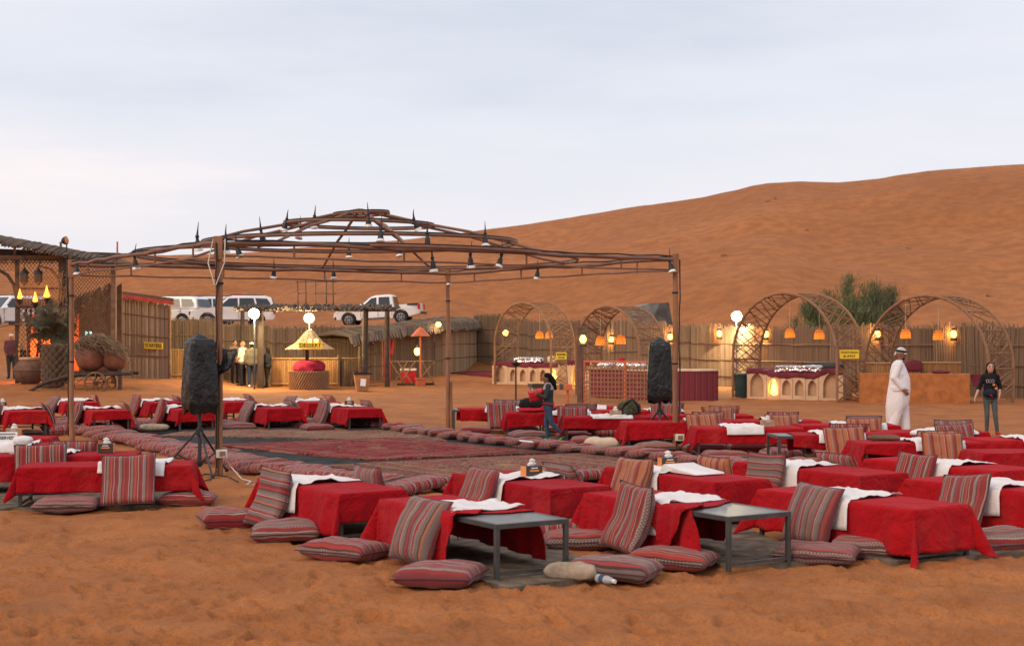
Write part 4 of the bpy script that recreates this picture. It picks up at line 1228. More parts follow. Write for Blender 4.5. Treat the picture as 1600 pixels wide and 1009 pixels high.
MB().cyl(a - base - back * .05 - nb * .06 + Vector((0, 0, z0)), a - base - back * .05 - nb * .06 + Vector((0, 0, z0 + 3.3)), 0.05, 0.05, 8).build("post", MT['paint_red'], hut)
MB().cyl(b - base + back * .05 - nb * .06 + Vector((0, 0, z0 - .2)), b - base + back * .05 - nb * .06 + Vector((0, 0, z0 + 2.9)), 0.05, 0.05, 8).build("post", MT['wood_mid'], hut)

def board(name, p, ang, w, h, lines, label, size, mat='sign_yellow', tilt=0.0):
    s = empty(name, p, ang, label, "sign")
    me = MB().box((0, 0, 0), (w, 0.03, h)).mesh("board", MT[mat], None); bevel_mesh(me, 0.006, 1); link("board", me, s)
    n = len(lines)
    for i, ln in enumerate(lines):
        t_ = text("lettering", ln, size, MT['sign_black'], s, (0, -0.018, (n - 1) * h * 0.22 - i * h * 0.44), (math.radians(90), 0, 0), 0.002)
        xs = [v.co.x for v in t_.data.vertices]; t_.scale.x = min(1.25, w * (.90 if i == 0 else .62) / (max(xs) - min(xs)))
    s.rotation_euler = (0, tilt, ang)
    return s
ah = math.atan2(b.y - a.y, b.x - a.x)
p = a.lerp(b, 0.71) - nb * 0.13
board("menu_sign", Vector((p.x, p.y, ZD(540, p.y))), ah, 0.87, 0.26, ["STARTERS"], "yellow STARTERS board on the reed hut wall", 0.215, tilt=0.03)

# far reed hut with the red door
n0, n1, n2 = V2(560, 58.3), V2(692, 62.5), V2(746, 69.8)
base = Vector((n1.x, n1.y, 0))
hut2 = empty("reed_hut", base, 0, "low far reed hut with red door and ragged grey roof", "hut")
hut_wall(hut2, base, n0.lerp(n1, 0.36), n1, 0.2, 2.15, 2.55, 620)
hut_wall(hut2, base, n1, n2, 0.25, 2.55, 2.5, 621)
hut_wall(hut2, base, n0, n0.lerp(n1, 0.26), 0.15, 2.0, 2.1, 622)
u = (n1 - n0).normalized(); nn = Vector((u.y, -u.x, 0))
dd = n0.lerp(n1, 0.31) + nn * .06 - base
MB().box(dd + Vector((0, 0, 1.15)), (0.42, 0.06, 2.0), (0, 0, math.atan2(u.y, u.x))).build("door", MT['paint_red'], hut2, None)
pd = n0.lerp(n1, 0.375) + nn * .09 - base
MB().box(pd + Vector((0, 0, 1.75)), (0.16, 0.05, 1.1), (0, 0.18, math.atan2(u.y, u.x))).build("door_frame", MT['paint_red'], hut2, None)
# ragged roof of thatch bundles
rz = random.Random(5); rf = MB()
R0, R1, R2 = n0 - base + nn * .4 - u * .8, n1 - base + nn * .45, n2 - base + Vector((.3, 0, 0))
bk = -nn * 2.2
tops = [(R0, 1.80), (R1, 2.40), (R2, 2.52)]
for (pa, za), (pb, zb) in zip(tops, tops[1:]):
    n = int((pb - pa).length / 0.09)
    for i in range(n):
        s = (i + .5) / n; p = pa.lerp(pb, s); z = za + (zb - za) * s
        rf.tube([p + Vector((rz.uniform(-.05, .05), -0.1, z - .16 + rz.uniform(-.08, .05))), p + bk * .06 + Vector((0, 0, z + .16 + rz.uniform(-.05, .05))), p + bk * .5 + Vector((rz.uniform(-.2, .2), 0, z + .26 + rz.uniform(-.08, .12))), p + bk + Vector((0, 0, z + .2))], [0.05, 0.08, 0.09, 0.07], 5)
ro = rf.build("roof", MT['thatch'], hut2, 60); ro["kind"] = "stuff"
for (pa, pb, z) in ((n1, n2, 2.52), (n0.lerp(n1, .55), n1, 2.42)):
    pa2, pb2 = pa - base + nn * .1, pb - base + nn * .1
    mm = (pa2 + pb2) / 2; an = math.atan2(pb2.y - pa2.y, pb2.x - pa2.x)
    MB().box(mm + Vector((0, 0, z)), ((pb2 - pa2).length, 0.05, 0.14), (0, -0.02, an)).build("fascia", MT['paint_red'], ro, None)
# dark screens between fence and hut
base = V2(530, 56.6); dsc = empty("reed_screen", base, 0, "dark low reed screen beside the golden mat", "screen")
o = link("mat", reed_mesh(0.8, 1.1, 630, [MT['reed_back'], MT['reed_back']], .03, .05, .02, 1), dsc, (0.42, 0, 0), (0, 0, 0)); o["kind"] = "stuff"
MB().tube([(0.0, -.05, 1.12), (0.84, -.05, 1.12)], 0.025, 6).build("rail", MT['wood_mid'], dsc)
MB().tube([(0.80, -.06, 0), (0.80, -.06, 1.15)], 0.03, 6).build("post", MT['wood_mid'], dsc)

# ------------------------------------------------------------------ dessert shelter: posts with a thatched beam
base = V2(490, 55.0); sh = empty("thatched_shelter", base, 0, "open shelter of dark posts under a thin thatched beam", "shelter")
for px, d, r in ((379, 56.5, .09), (407, 54.5, .13), (571, 54.5, .13), (605, 56.5, .11)):
    p = V2(px, d) - base; zt = 3.08
    MB().tube([p + Vector((0, 0, -.1)), p + Vector((random.uniform(-.04, .04), 0, 1.5)), p + Vector((0, 0, zt))], [r, r * .92, r * .9], 9).build("post", MT['wood_dark'], sh)
rz = random.Random(9); mb = MB()
for s in np.linspace(0, 1, 60):
    p = V2(372, 55).lerp(V2(618, 55), s) - base
    for k in range(3):
        mb.tube([p + Vector((rz.uniform(-.1, .1), rz.uniform(-1.0, -.4), 3.02 + rz.uniform(-.07, .06))), p + Vector((rz.uniform(-.25, .25), 0.2, 3.16 + rz.uniform(-.05, .07))), p + Vector((rz.uniform(-.1, .1), 1.2, 3.1))], [0.03, 0.045, 0.03], 5)
o = mb.build("thatch_roof", MT['thatch'], sh, 60); o["kind"] = "stuff"
for y in (-.45, .95): MB().tube([V2(372, 55) - base + Vector((0, y, 3.02)), V2(616, 55) - base + Vector((0, y, 3.02))], 0.06, 8).build("beam", MT['wood_dark'], sh)
# twig railing standing on the shelter
base = V2(494, 55.2) + Vector((0, 0, 3.1)); tw = empty("twig_rack", base, 0, "thin twig rack standing on the thatched beam", "rack")
for px in (466, 478.5, 493, 510, 521):
    x = XD(px, 55.2) - base.x
    MB().tube([(x, 0, -.05), (x + random.uniform(-.03, .03), 0, 1.05 + random.uniform(-.05, .1))], 0.022, 6).build("twig", MT['wood_dark'], tw)
for x0, x1, z in ((465, 480, .55), (491, 512, .55), (508, 526, .54), (462, 526, 1.0)):
    MB().tube([(XD(x0, 55.2) - base.x, .02, z), (XD(x1, 55.2) - base.x, .02, z + .01)], 0.018, 6).build("twig", MT['wood_dark'], tw)
# dessert stand
p = on(483, 54.0); st = empty("dessert_stand", p, 0, "round dessert stand with bamboo drum and straw umbrella", "stand")
zb = p.z
drum = MB().lathe([(0.70, -.03), (0.72, .35), (0.74, .68)], (0, 0, 0), 36, 1, 1).build("drum", MT['reed_back'], st)
for k in range(44):
    a0 = 2 * math.pi * k / 44
    pts = [Vector(((0.735 + .02 * s) * math.cos(a0 + s * .55), (0.735 + .02 * s) * math.sin(a0 + s * .55), .0 + .68 * s)) for s in (0, .33, .66, 1)]
    MB().tube(pts, 0.026, 5).build("cane", MT['bamboo_arch'], st)
MB().lathe([(0.50, .66), (0.60, .72), (0.61, .86), (0.54, 1.0), (0.36, 1.08), (0.05, 1.09)], (0, 0, 0), 28, 1, 1, True, lambda a_, z: 1 + .05 * math.sin(5 * a_ + z * 7)).build("cloth", MT['purple_cloth'], st)
MB().prism([(-.34, .80), (.28, .82), (.02, .32)], 0.05, Matrix.Translation((0.02, -.72, 0)) @ Matrix.Rotation(-.12, 4, 'X')).build("cloth_flap", MT['purple_cloth'], st)
MB().cyl((-.12, .3, 0), (-.12, .3, 2.3), 0.07, 0.06, 8).build("pole", MT['wood_dark'], st)
zr = ZD(545, 54) - zb; zt = ZD(515, 54) - zb
cone = MB().lathe([(0.04, zt + .02), (0.16, zt - .08), (0.5, zr + .22), (0.88, zr)], (-.02, .3, 0), 48, 1, 1, False, lambda a_, z: 1 + .03 * math.sin(17 * a_) + .02 * math.sin(41 * a_)).build("straw_umbrella", MT['thatch_pale'], st)
sm = cone.modifiers.new("thickness", 'SOLIDIFY'); sm.thickness = 0.03
for k in range(40):
    a0 = 2 * math.pi * k / 40
    MB().tube([(-.02 + .1 * math.cos(a0), .3 + .1 * math.sin(a0), zt - .02), (-.02 + .52 * math.cos(a0), .3 + .52 * math.sin(a0), zr + .235), (-.02 + .92 * math.cos(a0), .3 + .92 * math.sin(a0), zr - .02)], [.008, .014, .016], 4).build("straw_bundle", MT['thatch_pale'], cone)
board("menu_sign", Vector((XD(485, 53.2), 53.2, ZD(539.5, 53.2))), 0, 0.90, 0.22, ["DESSERT"], "yellow DESSERT board under the straw umbrella", 0.205)
for dx in (-.02, .22):
    b_ = MB().ell((XD(485, 53.1) + dx, 53.1, ZD(532, 53.1)), (.075, .04, .075), 12, 8).build("bulb", MT['glow_bulb'])
    tag(b_, ("left" if dx < 0 else "right") + " round white bulb above the DESSERT board", "bulb", "bulbs above the dessert board")
def floodlight(px, py, d, power, lab, pole_to=None, r=0.18, col=(1.0, .80, .42), aim=(0, -1, -.35), lens='glow_flood'):
    p = D(px, py, d); z0 = H(p.x, p.y)
    f = empty("floodlight", (p.x, p.y, z0), 0, lab, "floodlight")
    zz = p.z - z0
    if pole_to is None: MB().cyl((0, .08, -.05), (0, .08, zz), 0.03, 0.025, 8).build("pole", MT['metal_dark'], f)
    else: MB().cyl((0, .08, pole_to), (0, .08, zz), 0.03, 0.025, 8).build("pole", MT['metal_dark'], f)
    h_ = MB().lathe([(0.05, .16), (r * .9, .10), (r * 1.15, 0.0), (r * 1.18, -.02)], (0, 0, 0), 20, 1, 1, True)
    me = h_.mesh("housing", MT['black_paint'], 40)
    R = Vector((aim[0], aim[1], aim[2])).to_track_quat('-Z', 'Y').to_euler()
    ho = link("housing", me, f, (0, .0, zz), R)
    MB().lathe([(r, -.022), (r * .9, -.05), (r * .4, -.075), (0.01, -.08)], (0, 0, 0), 20).build("lens", MT[lens], ho)
    if power > 1: l = lamp("flood_bulb", Vector((0, -.0, 0)) + Vector(aim).normalized() * .3 + Vector((0, 0, zz)), power, col, 0.12, f)
    return f
floodlight(397, 490, 53.5, 1000, "glaring floodlight on a thin pole above the standing group")
floodlight(483, 497, 55.0, 420, "glaring floodlight above the straw umbrella", 2.0)
floodlight(1151, 494, fence_d(1151) - .7, 1000, "floodlight glaring over the reed fence left of the arches", aim=(-.1, -1, -.25))
f = floodlight(103, 376, 50.0, 0.1, "dark floodlight box standing on the entrance roof", 0, 0.13, aim=(1, -.2, 0.1), lens='card_orange')  # orange lens colour stands in for light catching the box's edge

# ------------------------------------------------------------------ lanterns
def hurricane(p, lab, power=55.0, arm=True):
    f = empty("lantern", p, 0, lab, "lantern", "lit oil lanterns along the fence")
    MB().lathe([(.11, -.20), (.12, -.17), (.12, -.12), (.06, -.09)], (0, 0, 0), 14).build("tank", MT['metal_dark'], f)
    g = MB().lathe([(.05, -.09), (.095, -.02), (.095, .06), (.05, .14)], (0, 0, 0), 14).build("glass", MT['glow_bulb'], f)
    MB().lathe([(.06, .14), (.10, .16), (.07, .22), (.03, .25)], (0, 0, 0), 14).build("cap", MT['metal_dark'], f)
    MB().tube([(-.10, 0, -.12), (-.14, 0, .05), (-.09, 0, .25), (0, 0, .33), (.09, 0, .25), (.14, 0, .05), (.10, 0, -.12)], .009, 5).build("bail", MT['metal_dark'], f)
    if arm: MB().tube([(0, 0, .33), (0, .1, .36), (0, .32, .34)], .012, 5).build("hook", MT['metal_dark'], f)
    lamp("lantern_flame", (0, .10 if arm else -.2, .02), power, (1.0, .46, .11), .05, f)
    return f
for px, py, lab in ((1124, 522, "lit oil lantern on the fence left of the floodlight arch"), (1197, 523, "lit oil lantern under the left side of the vegetarian arch"),
                    (1371, 523, "lit oil lantern under the left side of the right-hand arch"), (1490, 523, "lit oil lantern on the fence under the right-hand arch's right side"),
                    (955, 531, "lit oil lantern on the fence behind the cane lattice"), (1047, 527, "lit oil lantern glowing behind the right loudspeaker")):
    d = fence_d(px) - 0.32
    hurricane(D(px, py, d), lab)
p = D(183, 497, 57.0)
f = empty("hanging_bulb", p, 0, "round orange bulb glowing at the STARTERS hut corner", "bulb")
MB().ell((0, -.12, 0), .15, 14, 10).build("globe", MT['glow_bulb'], f)
MB().cyl((0, -.12, .14), (0, -.12, .3), .05, .04, 8).build("socket", MT['metal_dark'], f)
MB().tube([(0, -.12, .3), (0, -.10, .6), (0, .1, .9)], .012, 5).build("cord", MT['cable_black'], f)
lamp("bulb_light", (0.1, -.35, 0), 22, (1.0, .50, .12), .08, f)
# a lantern and two light globes on the left hut side and far hut
for px, py, d, r, lab in ((685, 507, 61.5, .12, "white globe light under the far hut's roof edge"), (790, 520, 60.5, .12, "white globe light on the left foot of the far-left arch"), (652, 549, 58.5, .13, "white lantern hanging on the wooden trestle frame")):
    p = D(px, py, d); f = empty("globe_light", p, 0, lab, "light")
    MB().ell((0, 0, 0), (r, r, r * (1.25 if py == 549 else 1)), 14, 10).build("globe", MT['glow_bulb'], f)
    MB().cyl((0, 0, r * .95), (0, 0, r + .12), .05, .04, 8).build("socket", MT['metal_dark'], f)
    MB().tube([(0, 0, r + .12), (0.1, .1, r + .2), (.6 if py == 507 else .1, .3, r + .16)], .02, 5).build("arm", MT['metal_dark'], f)
    lamp("globe_bulb", (0, -.3, -.05), 20, (1.0, .70, .36), .1, f)

# ------------------------------------------------------------------ cane arches over the buffets
S_, N_ = Vector((.66, -.75, 0)).normalized(), Vector((.75, .66, 0)).normalized()
def cane_arch(px, d, span, top, depth, lab, s=S_, nv=N_, seed=0, lat=1.0):
    o = on(px, d); f = empty("cane_arch", o, 0, lab, "arch", "cane arches over the buffets")
    r_ = span / 2; zs = top - r_ * 1.0
    def arc(off, seed2):
        pts = []
        for z in np.linspace(0, zs, 5)[:-1]: pts.append(nv * off + Vector((0, 0, z)))
        for a_ in np.linspace(math.pi, 0, 22): pts.append(nv * off + s * (r_ + r_ * math.cos(a_)) + Vector((0, 0, zs + r_ * math.sin(a_))))
        for z in np.linspace(zs, 0, 5)[1:]: pts.append(nv * off + s * span + Vector((0, 0, z)))
        return pts
    A1, A2 = arc(0, 1), arc(depth, 2)
    for pts in (A1, A2): MB().tube(pts, 0.044, 7).build("rib", MT['bamboo_arch'], f)
    rr = random.Random(seed)
    def at(pts, t):
        t = min(max(t, 0), 1) * (len(pts) - 1); i = min(int(t), len(pts) - 2); return pts[i].lerp(pts[i + 1], t - i)
    n = 46; mb = MB()
    for i in range(n):
        t = i / n
        mb.tube([at(A1, t + rr.uniform(-.022, .022)), at(A2, t + 0.075 + rr.uniform(-.022, .022))], 0.017, 4)
        mb.tube([at(A1, t + 0.075 + rr.uniform(-.022, .022)), at(A2, t + rr.uniform(-.022, .022))], 0.017, 4)
    lo = mb.build("cane_lattice", MT['bamboo_arch'], f, 60); lo["kind"] = "stuff"
    for t in (0.13, 0.87): MB().cyl(at(A1, t), at(A2, t), 0.03, 0.03, 6).build("rung", MT['bamboo_arch'], f)
    for i in range(9):
        t = .18 + i * .08; p1 = at(A1, t); p2 = at(A2, t)
        d1 = (p2 - p1).normalized() * .10
        MB().cyl(p1 - d1, p2 + d1, 0.016, 0.016, 5).build("rung", MT['bamboo_arch'], f)
    return o, (s * r_ + nv * depth * .5), zs + r_
arch_v = cane_arch(1145, 46.6, 4.1, 3.36, 1.4, "cane arch over the plaster vegetarian buffet", seed=1)
arch_r = cane_arch(1352, 45.2, 4.3, 3.24, 1.4, "cane arch at far right over the orange counter", seed=2)
arch_l = cane_arch(773, 58.6, 3.4, 3.30, 1.25, "cane arch over the far-left plaster buffet", seed=3)
arch_m = cane_arch(900, 48.2, 2.95, 2.98, 1.2, "pale cane arch behind the cane lattice fence", seed=4)
def basket(px, py, d, lab, cord=0.9):
    p = D(px, py, d); f = empty("basket_lamp", p, 0, lab, "lamp", "orange basket pendant lamps")
    mb = MB()
    prof = [(.165, -.16), (.165, -.10), (.160, -.02), (.140, .07), (.095, .14), (.03, .165)]
    n = 22
    sh_ = MB().lathe(prof, (0, 0, 0), n, cap=False).build("shade", MT['basket_glow'], f)
    for q, (r_, z) in enumerate(prof[:-1]): MB().tube([(r_ * 1.02 * math.cos(2 * math.pi * k / n), r_ * 1.02 * math.sin(2 * math.pi * k / n), z) for k in range(n)], .008, 4, closed=True).build("hoop", MT['bamboo_arch'], f)
    MB().ell((0, 0, -.05), .05, 10, 8).build("bulb", MT['glow_bulb'], f)
    MB().tube([(0, 0, .16), (0, 0, cord)], .007, 4).build("cord", MT['cable_white'], f)
    lamp("basket_bulb", (0, 0, -.10), 3.0, (1.0, .60, .2), .05, f)
t = NT('basket_glow', .7, .2)
t.color((.62, .26, .07)); 
tr = t.new('ShaderNodeBsdfTranslucent'); tr.inputs[0].default_value = (.85, .36, .09, 1)
mx = t.new('ShaderNodeMixShader'); mx.inputs[0].default_value = .6
t.l.new(t.b.outputs[0], mx.inputs[1]); t.l.new(tr.outputs[0], mx.inputs[2]); t.l.new(mx.outputs[0], t.n['Material Output'].inputs[0])
for px, py, d, lab in ((1234, 520, 46.0, "orange basket lamp, left of two under the vegetarian arch"), (1280, 522, 45.4, "orange basket lamp, right of two under the vegetarian arch"),
                       (1415, 521, 44.6, "orange basket lamp, left of two under the right-hand arch"), (1466, 523, 44.0, "orange basket lamp, right of two under the right-hand arch"),
                       (843, 523, 58.0, "orange basket lamp, left of the close pair under far-left arch"), (858, 523, 57.6, "orange basket lamp, right of the close pair under far-left arch"),
                       (938, 532, 47.8, "orange basket lamp left of the fence lantern behind cane lattice"), (970, 530, 47.2, "orange basket lamp right of the fence lantern behind cane lattice")):
    basket(px, py, d, lab, 0.85 if d > 50 else 1.0)

# ------------------------------------------------------------------ buffets
def pointed(w, a, h, z0, zs, n=7):
    """inverted-U outline: bay width w, opening half width a, springing zs, arch apex by two arcs"""
    R = a * 1.9; pts = [(-w / 2, 0), (-a, 0), (-a, zs)]
    cx = R - a
    am = math.acos(cx / R)
    for i in range(1, n + 1):
        t = am * i / n; pts.append((cx - R * math.cos(t), zs + R * math.sin(t)))
    right = [(-x, z) for x, z in pts[:0:-1]]
    return pts + right[1:] + [(w / 2, 0), (w / 2, h), (-w / 2, h)]
def buffet(px, d, ang, bays, lab, lit=()):
    o = on(px, d); f = empty("buffet_counter", o, ang, lab, "buffet")
    x = 0.0
    for i, (w, h, a, zs, z0) in enumerate(bays):
        M = Matrix.Translation((x + w / 2, 0, z0))
        pn = MB().prism(pointed(w - .012, a, h - z0, 0, zs), 0.14, M).build("arch_panel", MT['plaster'], f, 40)
        MB().box((x + w / 2, 0.0, z0 / 2 - .02), (w - .012, .16, z0 + .04 - .003)).build("sill", MT['plaster'], pn, None)
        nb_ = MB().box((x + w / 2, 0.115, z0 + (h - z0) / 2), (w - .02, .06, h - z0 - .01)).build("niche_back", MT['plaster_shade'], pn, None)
        if i in lit:
            MB().lathe([(.02, .0), (a * .75, .05), (a * .6, zs * .8), (.02, zs + .28)], (x + w / 2, 0.03, z0 + .02), 12, 1, .25).build("niche_lamp", MT['glow_niche'], pn)
            lamp("niche_light", (x + w / 2, -.12, z0 + .3), 5, (1, .62, .15), .08, f)
        x += w
    W = x
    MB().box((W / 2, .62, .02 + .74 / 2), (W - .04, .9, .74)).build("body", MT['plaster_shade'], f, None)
    # draped cloth over the counter top
    hs = [b[1] for b in bays]
    vs = []; n = 40; mm = 10
    edges = np.cumsum([0] + [b[0] for b in bays])
    for j in range(mm + 1):
        for i in range(n + 1):
            xx = W * i / n; k = min(int(np.searchsorted(edges, xx, 'right')) - 1, len(bays) - 1)
            hh = np.mean([bays[min(max(int(np.searchsorted(edges, xx + e_, 'right')) - 1, 0), len(bays) - 1)][1] for e_ in (-.12, 0, .12)])
            v = j / mm
            if v < .3: y, z = -.095, hh + .02 - (0.3 - v) / .3 * (.10 + .10 * float(fbm(i * .35 + px, 2.2, 2)))
            else: y, z = -.085 + (v - .3) * 1.6, hh + .022 + .03 * float(fbm(i * .4, j * .5 + px, 2))
            vs.append((xx, y + .01 * math.sin(i * 1.7), z))
    fs = [(j * (n + 1) + i, j * (n + 1) + i + 1, (j + 1) * (n + 1) + i + 1, (j + 1) * (n + 1) + i) for j in range(mm) for i in range(n)]
    c_ = MB().add(vs, fs).build("counter_cloth", MT['maroon_cloth'], f, 179)
    sm = c_.modifiers.new("thickness", 'SOLIDIFY'); sm.thickness = .008
    return f, W, o
aB = math.atan2(-1.45, 2.7)
bv, Wv, ov = buffet(1168, 46.0, aB, [(.66, .92, .23, .38, .06), (.44, .80, .16, .30, .08), (.42, .80, .14, .26, .12), (.42, .80, .14, .26, .12), (.42, .80, .14, .26, .12), (.78, .94, .25, .38, .06)], "plaster buffet counter with pointed niches, one glowing, at right", (1,))
bl, Wl, ol = buffet(770, 58.8, aB, [(.75, .86, .22, .36, .06), (.46, .80, .14, .26, .10), (.46, .80, .14, .26, .10), (.46, .80, .14, .26, .10), (.46, .80, .14, .26, .10), (.46, .80, .15, .28, .08)], "pale plaster buffet counter with pointed niches, far left", (5,))
bm_, Wm, om = buffet(887, 55.2, aB, [(1.0, 1.02, .30, .42, .06)], "single plaster niche block glowing beside the brown post", (0,))
def lump(name, loc, size, mat, lab, cat, seed=0, n=18, m=10, group=None, rz=0.0, sharp=4.0):
    r = np.random.RandomState(seed); ox = r.rand() * 50; vs = []; fs = []
    for i in range(m + 1):
        th = math.pi * i / m
        for k in range(n):
            a_ = 2 * math.pi * k / n
            v = Vector((math.sin(th) * math.cos(a_), math.sin(th) * math.sin(a_), math.cos(th)))
            q = (abs(v.x) ** sharp + abs(v.y) ** sharp + abs(v.z) ** sharp) ** (-1 / sharp)
            q *= 0.9 + .22 * float(fbm(ox + a_ * 2.2, th * 3, 3))
            vs.append((v.x * q * size[0] / 2, v.y * q * size[1] / 2, (v.z * q * .5 + .5) * size[2]))
    for i in range(m):
        for k in range(n): fs.append((i * n + k, (i + 1) * n + k, (i + 1) * n + (k + 1) % n, i * n + (k + 1) % n))
    o = MB().add(vs, fs).build(name, mat, None, 50, loc, (0, 0, rz))
    return tag(o, lab, cat, group) if lab else o
def loc_on(f, x, y, z):
    c, s = math.cos(f.rotation_euler.z), math.sin(f.rotation_euler.z)
    return Vector((f.location.x + x * c - y * s, f.location.y + x * s + y * c, f.location.z + z))
lump("foil_tray", loc_on(bv, 1.35, .22, .84), (.95, .5, .22), MT['foil'], "crinkled foil food tray, left one on the vegetarian buffet", "tray", 1, 26, 12, "foil trays on the vegetarian buffet", aB, 6)
lump("foil_tray", loc_on(bv, 2.05, .30, .84), (.62, .5, .24), MT['foil'], "crinkled foil food tray, right one on the vegetarian buffet", "tray", 2, 26, 12, "foil trays on the vegetarian buffet", aB, 6)
lump("food_warmer", loc_on(bv, 2.25, .80, .85), (1.3, .45, .30), MT['black_paint'], "black food warmer behind the foil trays", "warmer", 3, 26, 10, None, aB, 6)
lump("plate_stack", loc_on(bl, 1.55, .25, .84), (1.25, .5, .24), MT['foil'], "shiny wrapped plates on the far-left buffet", "plates", 4, 26, 12, None, aB, 6)
lump("napkin_heap", loc_on(bl, 2.55, .35, .84), (.35, .35, .30), MT['cloth_cream'], "small cream napkin heap on the far-left buffet", "napkins", 5)
# signs on sticks
def stick_sign(px, py, d, w, h, lines, lab, size, bottom, lean=.03):
    p = D(px, py, d); s = board("menu_sign", p, 0.0, w, h, lines, lab, size)
    MB().tube([(w * .38, .03, h * .6), (w * .38 + lean, .03, -h / 2), (w * .40 + lean * 3, .03, H(p.x, p.y) - p.z)], .022, 6).build("stick", MT['bamboo_arch'], s)
stick_sign(1327, 553.5, 43.6, .60, .27, ["VEGETARIAN", "BUFFET"], "yellow VEGETARIAN BUFFET sign on a cane stick", .098, 0)
stick_sign(877, 556, 54.0, .40, .27, [], "small yellow sign with two blurred lines by the far-left buffet", .062, 0)
_ms = bpy.data.objects[[o.name for o in bpy.data.objects if o.get('label', '').startswith('small yellow sign')][0]]
for z_, ws in ((.06, (-.15, -.12, -.085, -.05, -.02, .015, .05, .08, .115, .15)), (-.06, (-.10, -.06, -.02, .03, .07, .105))):
    for q_ in ws: MB().box((q_, -.018, z_), (.022, .004, .07)).build('blurred_letter', MT['sign_black'], _ms, None)
# striped drum table and cane lattice
p = on(1052, 45.0); dt = empty("drum_table", p, 0, "oval table wrapped in maroon striped cloth right of loudspeaker", "table")
MB().lathe([(1.42, -.03), (1.42, .9)], (0, 0, 0), 56, 1, .55).build("striped_skirt", MT['stripe_drum'], dt)
MB().lathe([(1.46, .902), (1.46, .94), (1.3, .955)], (0, 0, 0), 56, 1, .55).build("top", MT['plaster'], dt)
p = on(975, 46.5); bt = empty("serving_table", p, aB, "serving table with maroon striped skirt behind the cane lattice", "table")
MB().box((0, 0, .46), (2.2, .7, .9)).build("striped_skirt", MT['stripe_drum'], bt, None)
MB().box((0, 0, .93), (2.3, .8, .04)).build("top", MT['plaster'], bt, None)
for i, (x, w) in enumerate(((-.6, .55), (.0, .4), (.5, .6))):
    lump("foil_dish", loc_on(bt, x, -.1, .95), (w, .4, .18), MT['foil'], ("left", "middle", "right")[i] + " foil covered dish on the table behind the lattice", "dish", 20 + i, 18, 8, "foil dishes behind the lattice", aB, 5)
lump("red_pot", loc_on(bt, -.2, .25, .95), (.22, .22, .34), MT['cloth_red'], "small crimson pot behind the cane lattice", "pot", 30)
pa, pb = V2(910, 43.0), V2(1034, 42.0)
base = Vector((pa.x, pa.y, 0)); lt = empty("cane_lattice_fence", base, math.atan2(pb.y - pa.y, pb.x - pa.x), "orange-framed square cane lattice fence by the brown post", "fence")
Wd = (pb - pa).length
MB().box((-.06, .0, 1.12), (.16, .16, 2.3)).build("brown_post", MT['post_brown'], lt, None)
for x in (.06, Wd * .54, Wd - .04): MB().box((x, 0, .61), (.05, .05, 1.24)).build("frame_stile", MT['paint_orange'], lt, None)
for z in (1.24,): MB().box((Wd / 2, -.002, z), (Wd, .055, .05)).build("frame_rail", MT['paint_orange'], lt, None)
MB().box((Wd / 2, .0, 1.10), (Wd, .04, .03)).build("frame_rail", MT['wood_mid'], lt, None)
for i in range(21):
    x = .15 + (Wd - .22) * i / 20; MB().box((x, -.032, .56), (.030, .012, 1.10)).build("lattice_strip", MT['bamboo_arch'], lt, None)
for i in range(8):
    z = .08 + i * .135; MB().box((Wd / 2, -.046, z), (Wd, .012, .030)).build("lattice_strip", MT['bamboo_arch'], lt, None)
hurricane(D(911, 531, 42.75), "lit oil lantern fixed to the brown post head", 9, False)
# orange counter with mat screens at right
pa, pb = V2(1343, 43.4), V2(1515, 42.6)
base = Vector((pa.x, pa.y, 0)); oc = empty("orange_counter", base, math.atan2(pb.y - pa.y, pb.x - pa.x), "plain orange-brown counter behind the robed man", "counter")
Wd = (pb - pa).length
MB().box((Wd / 2, 0, .40), (Wd, .05, .86)).build("front_panel", MT['wood_orange'], oc, None)
for x in (.03, Wd - .03): MB().box((x, .48, .40), (.05, .9, .855)).build("side_panel", MT['wood_orange'], oc, None)
MB().box((Wd / 2, .47, .845), (Wd + .04, .98, .03)).build("top", MT['wood_orange'], oc, None)
MB().prism([(Wd - .5, .865), (Wd + .32, .85), (Wd + .42, .45), (Wd + .1, .50), (Wd + .02, .84)], .05, Matrix.Translation((0, .1, 0))).build("cloth", MT['maroon_cloth'], oc)
mat_screen([V2(1352, 44.4), V2(1392, 44.3)], 1.22, "short reed mat screen left of the robed man's head", 640)
mat_screen([V2(1440, 44.2), V2(1502, 44.0)], 1.24, "reed mat screen standing on the orange counter's back", 641)
lump("hanging_cloth", Vector((XD(1428, 44.0), 44.0, .9)), (.45, .3, .36), MT['maroon_cloth'], "maroon cloth bundle between the two mat screens", "cloth", 33)
lump("cloth_heap", Vector((XD(1470, 43.4), 43.4, .86)), (.5, .35, .10), MT['maroon_cloth'], "small maroon cloth heap on the orange counter", "cloth", 34)
# dark bin by the vegetarian buffet
p = on(1160, 46.6); gb = empty("litter_bin", p, 0, "dark green bin left of the vegetarian buffet", "bin")
MB().lathe([(.24, 0), (.27, .7)], (0, 0, 0), 14).build("body", MT['bin_green'], gb); MB().lathe([(.29, .70), (.29, .75), (.2, .78)], (0, 0, 0), 14).build("lid", MT['bin_green'], gb)
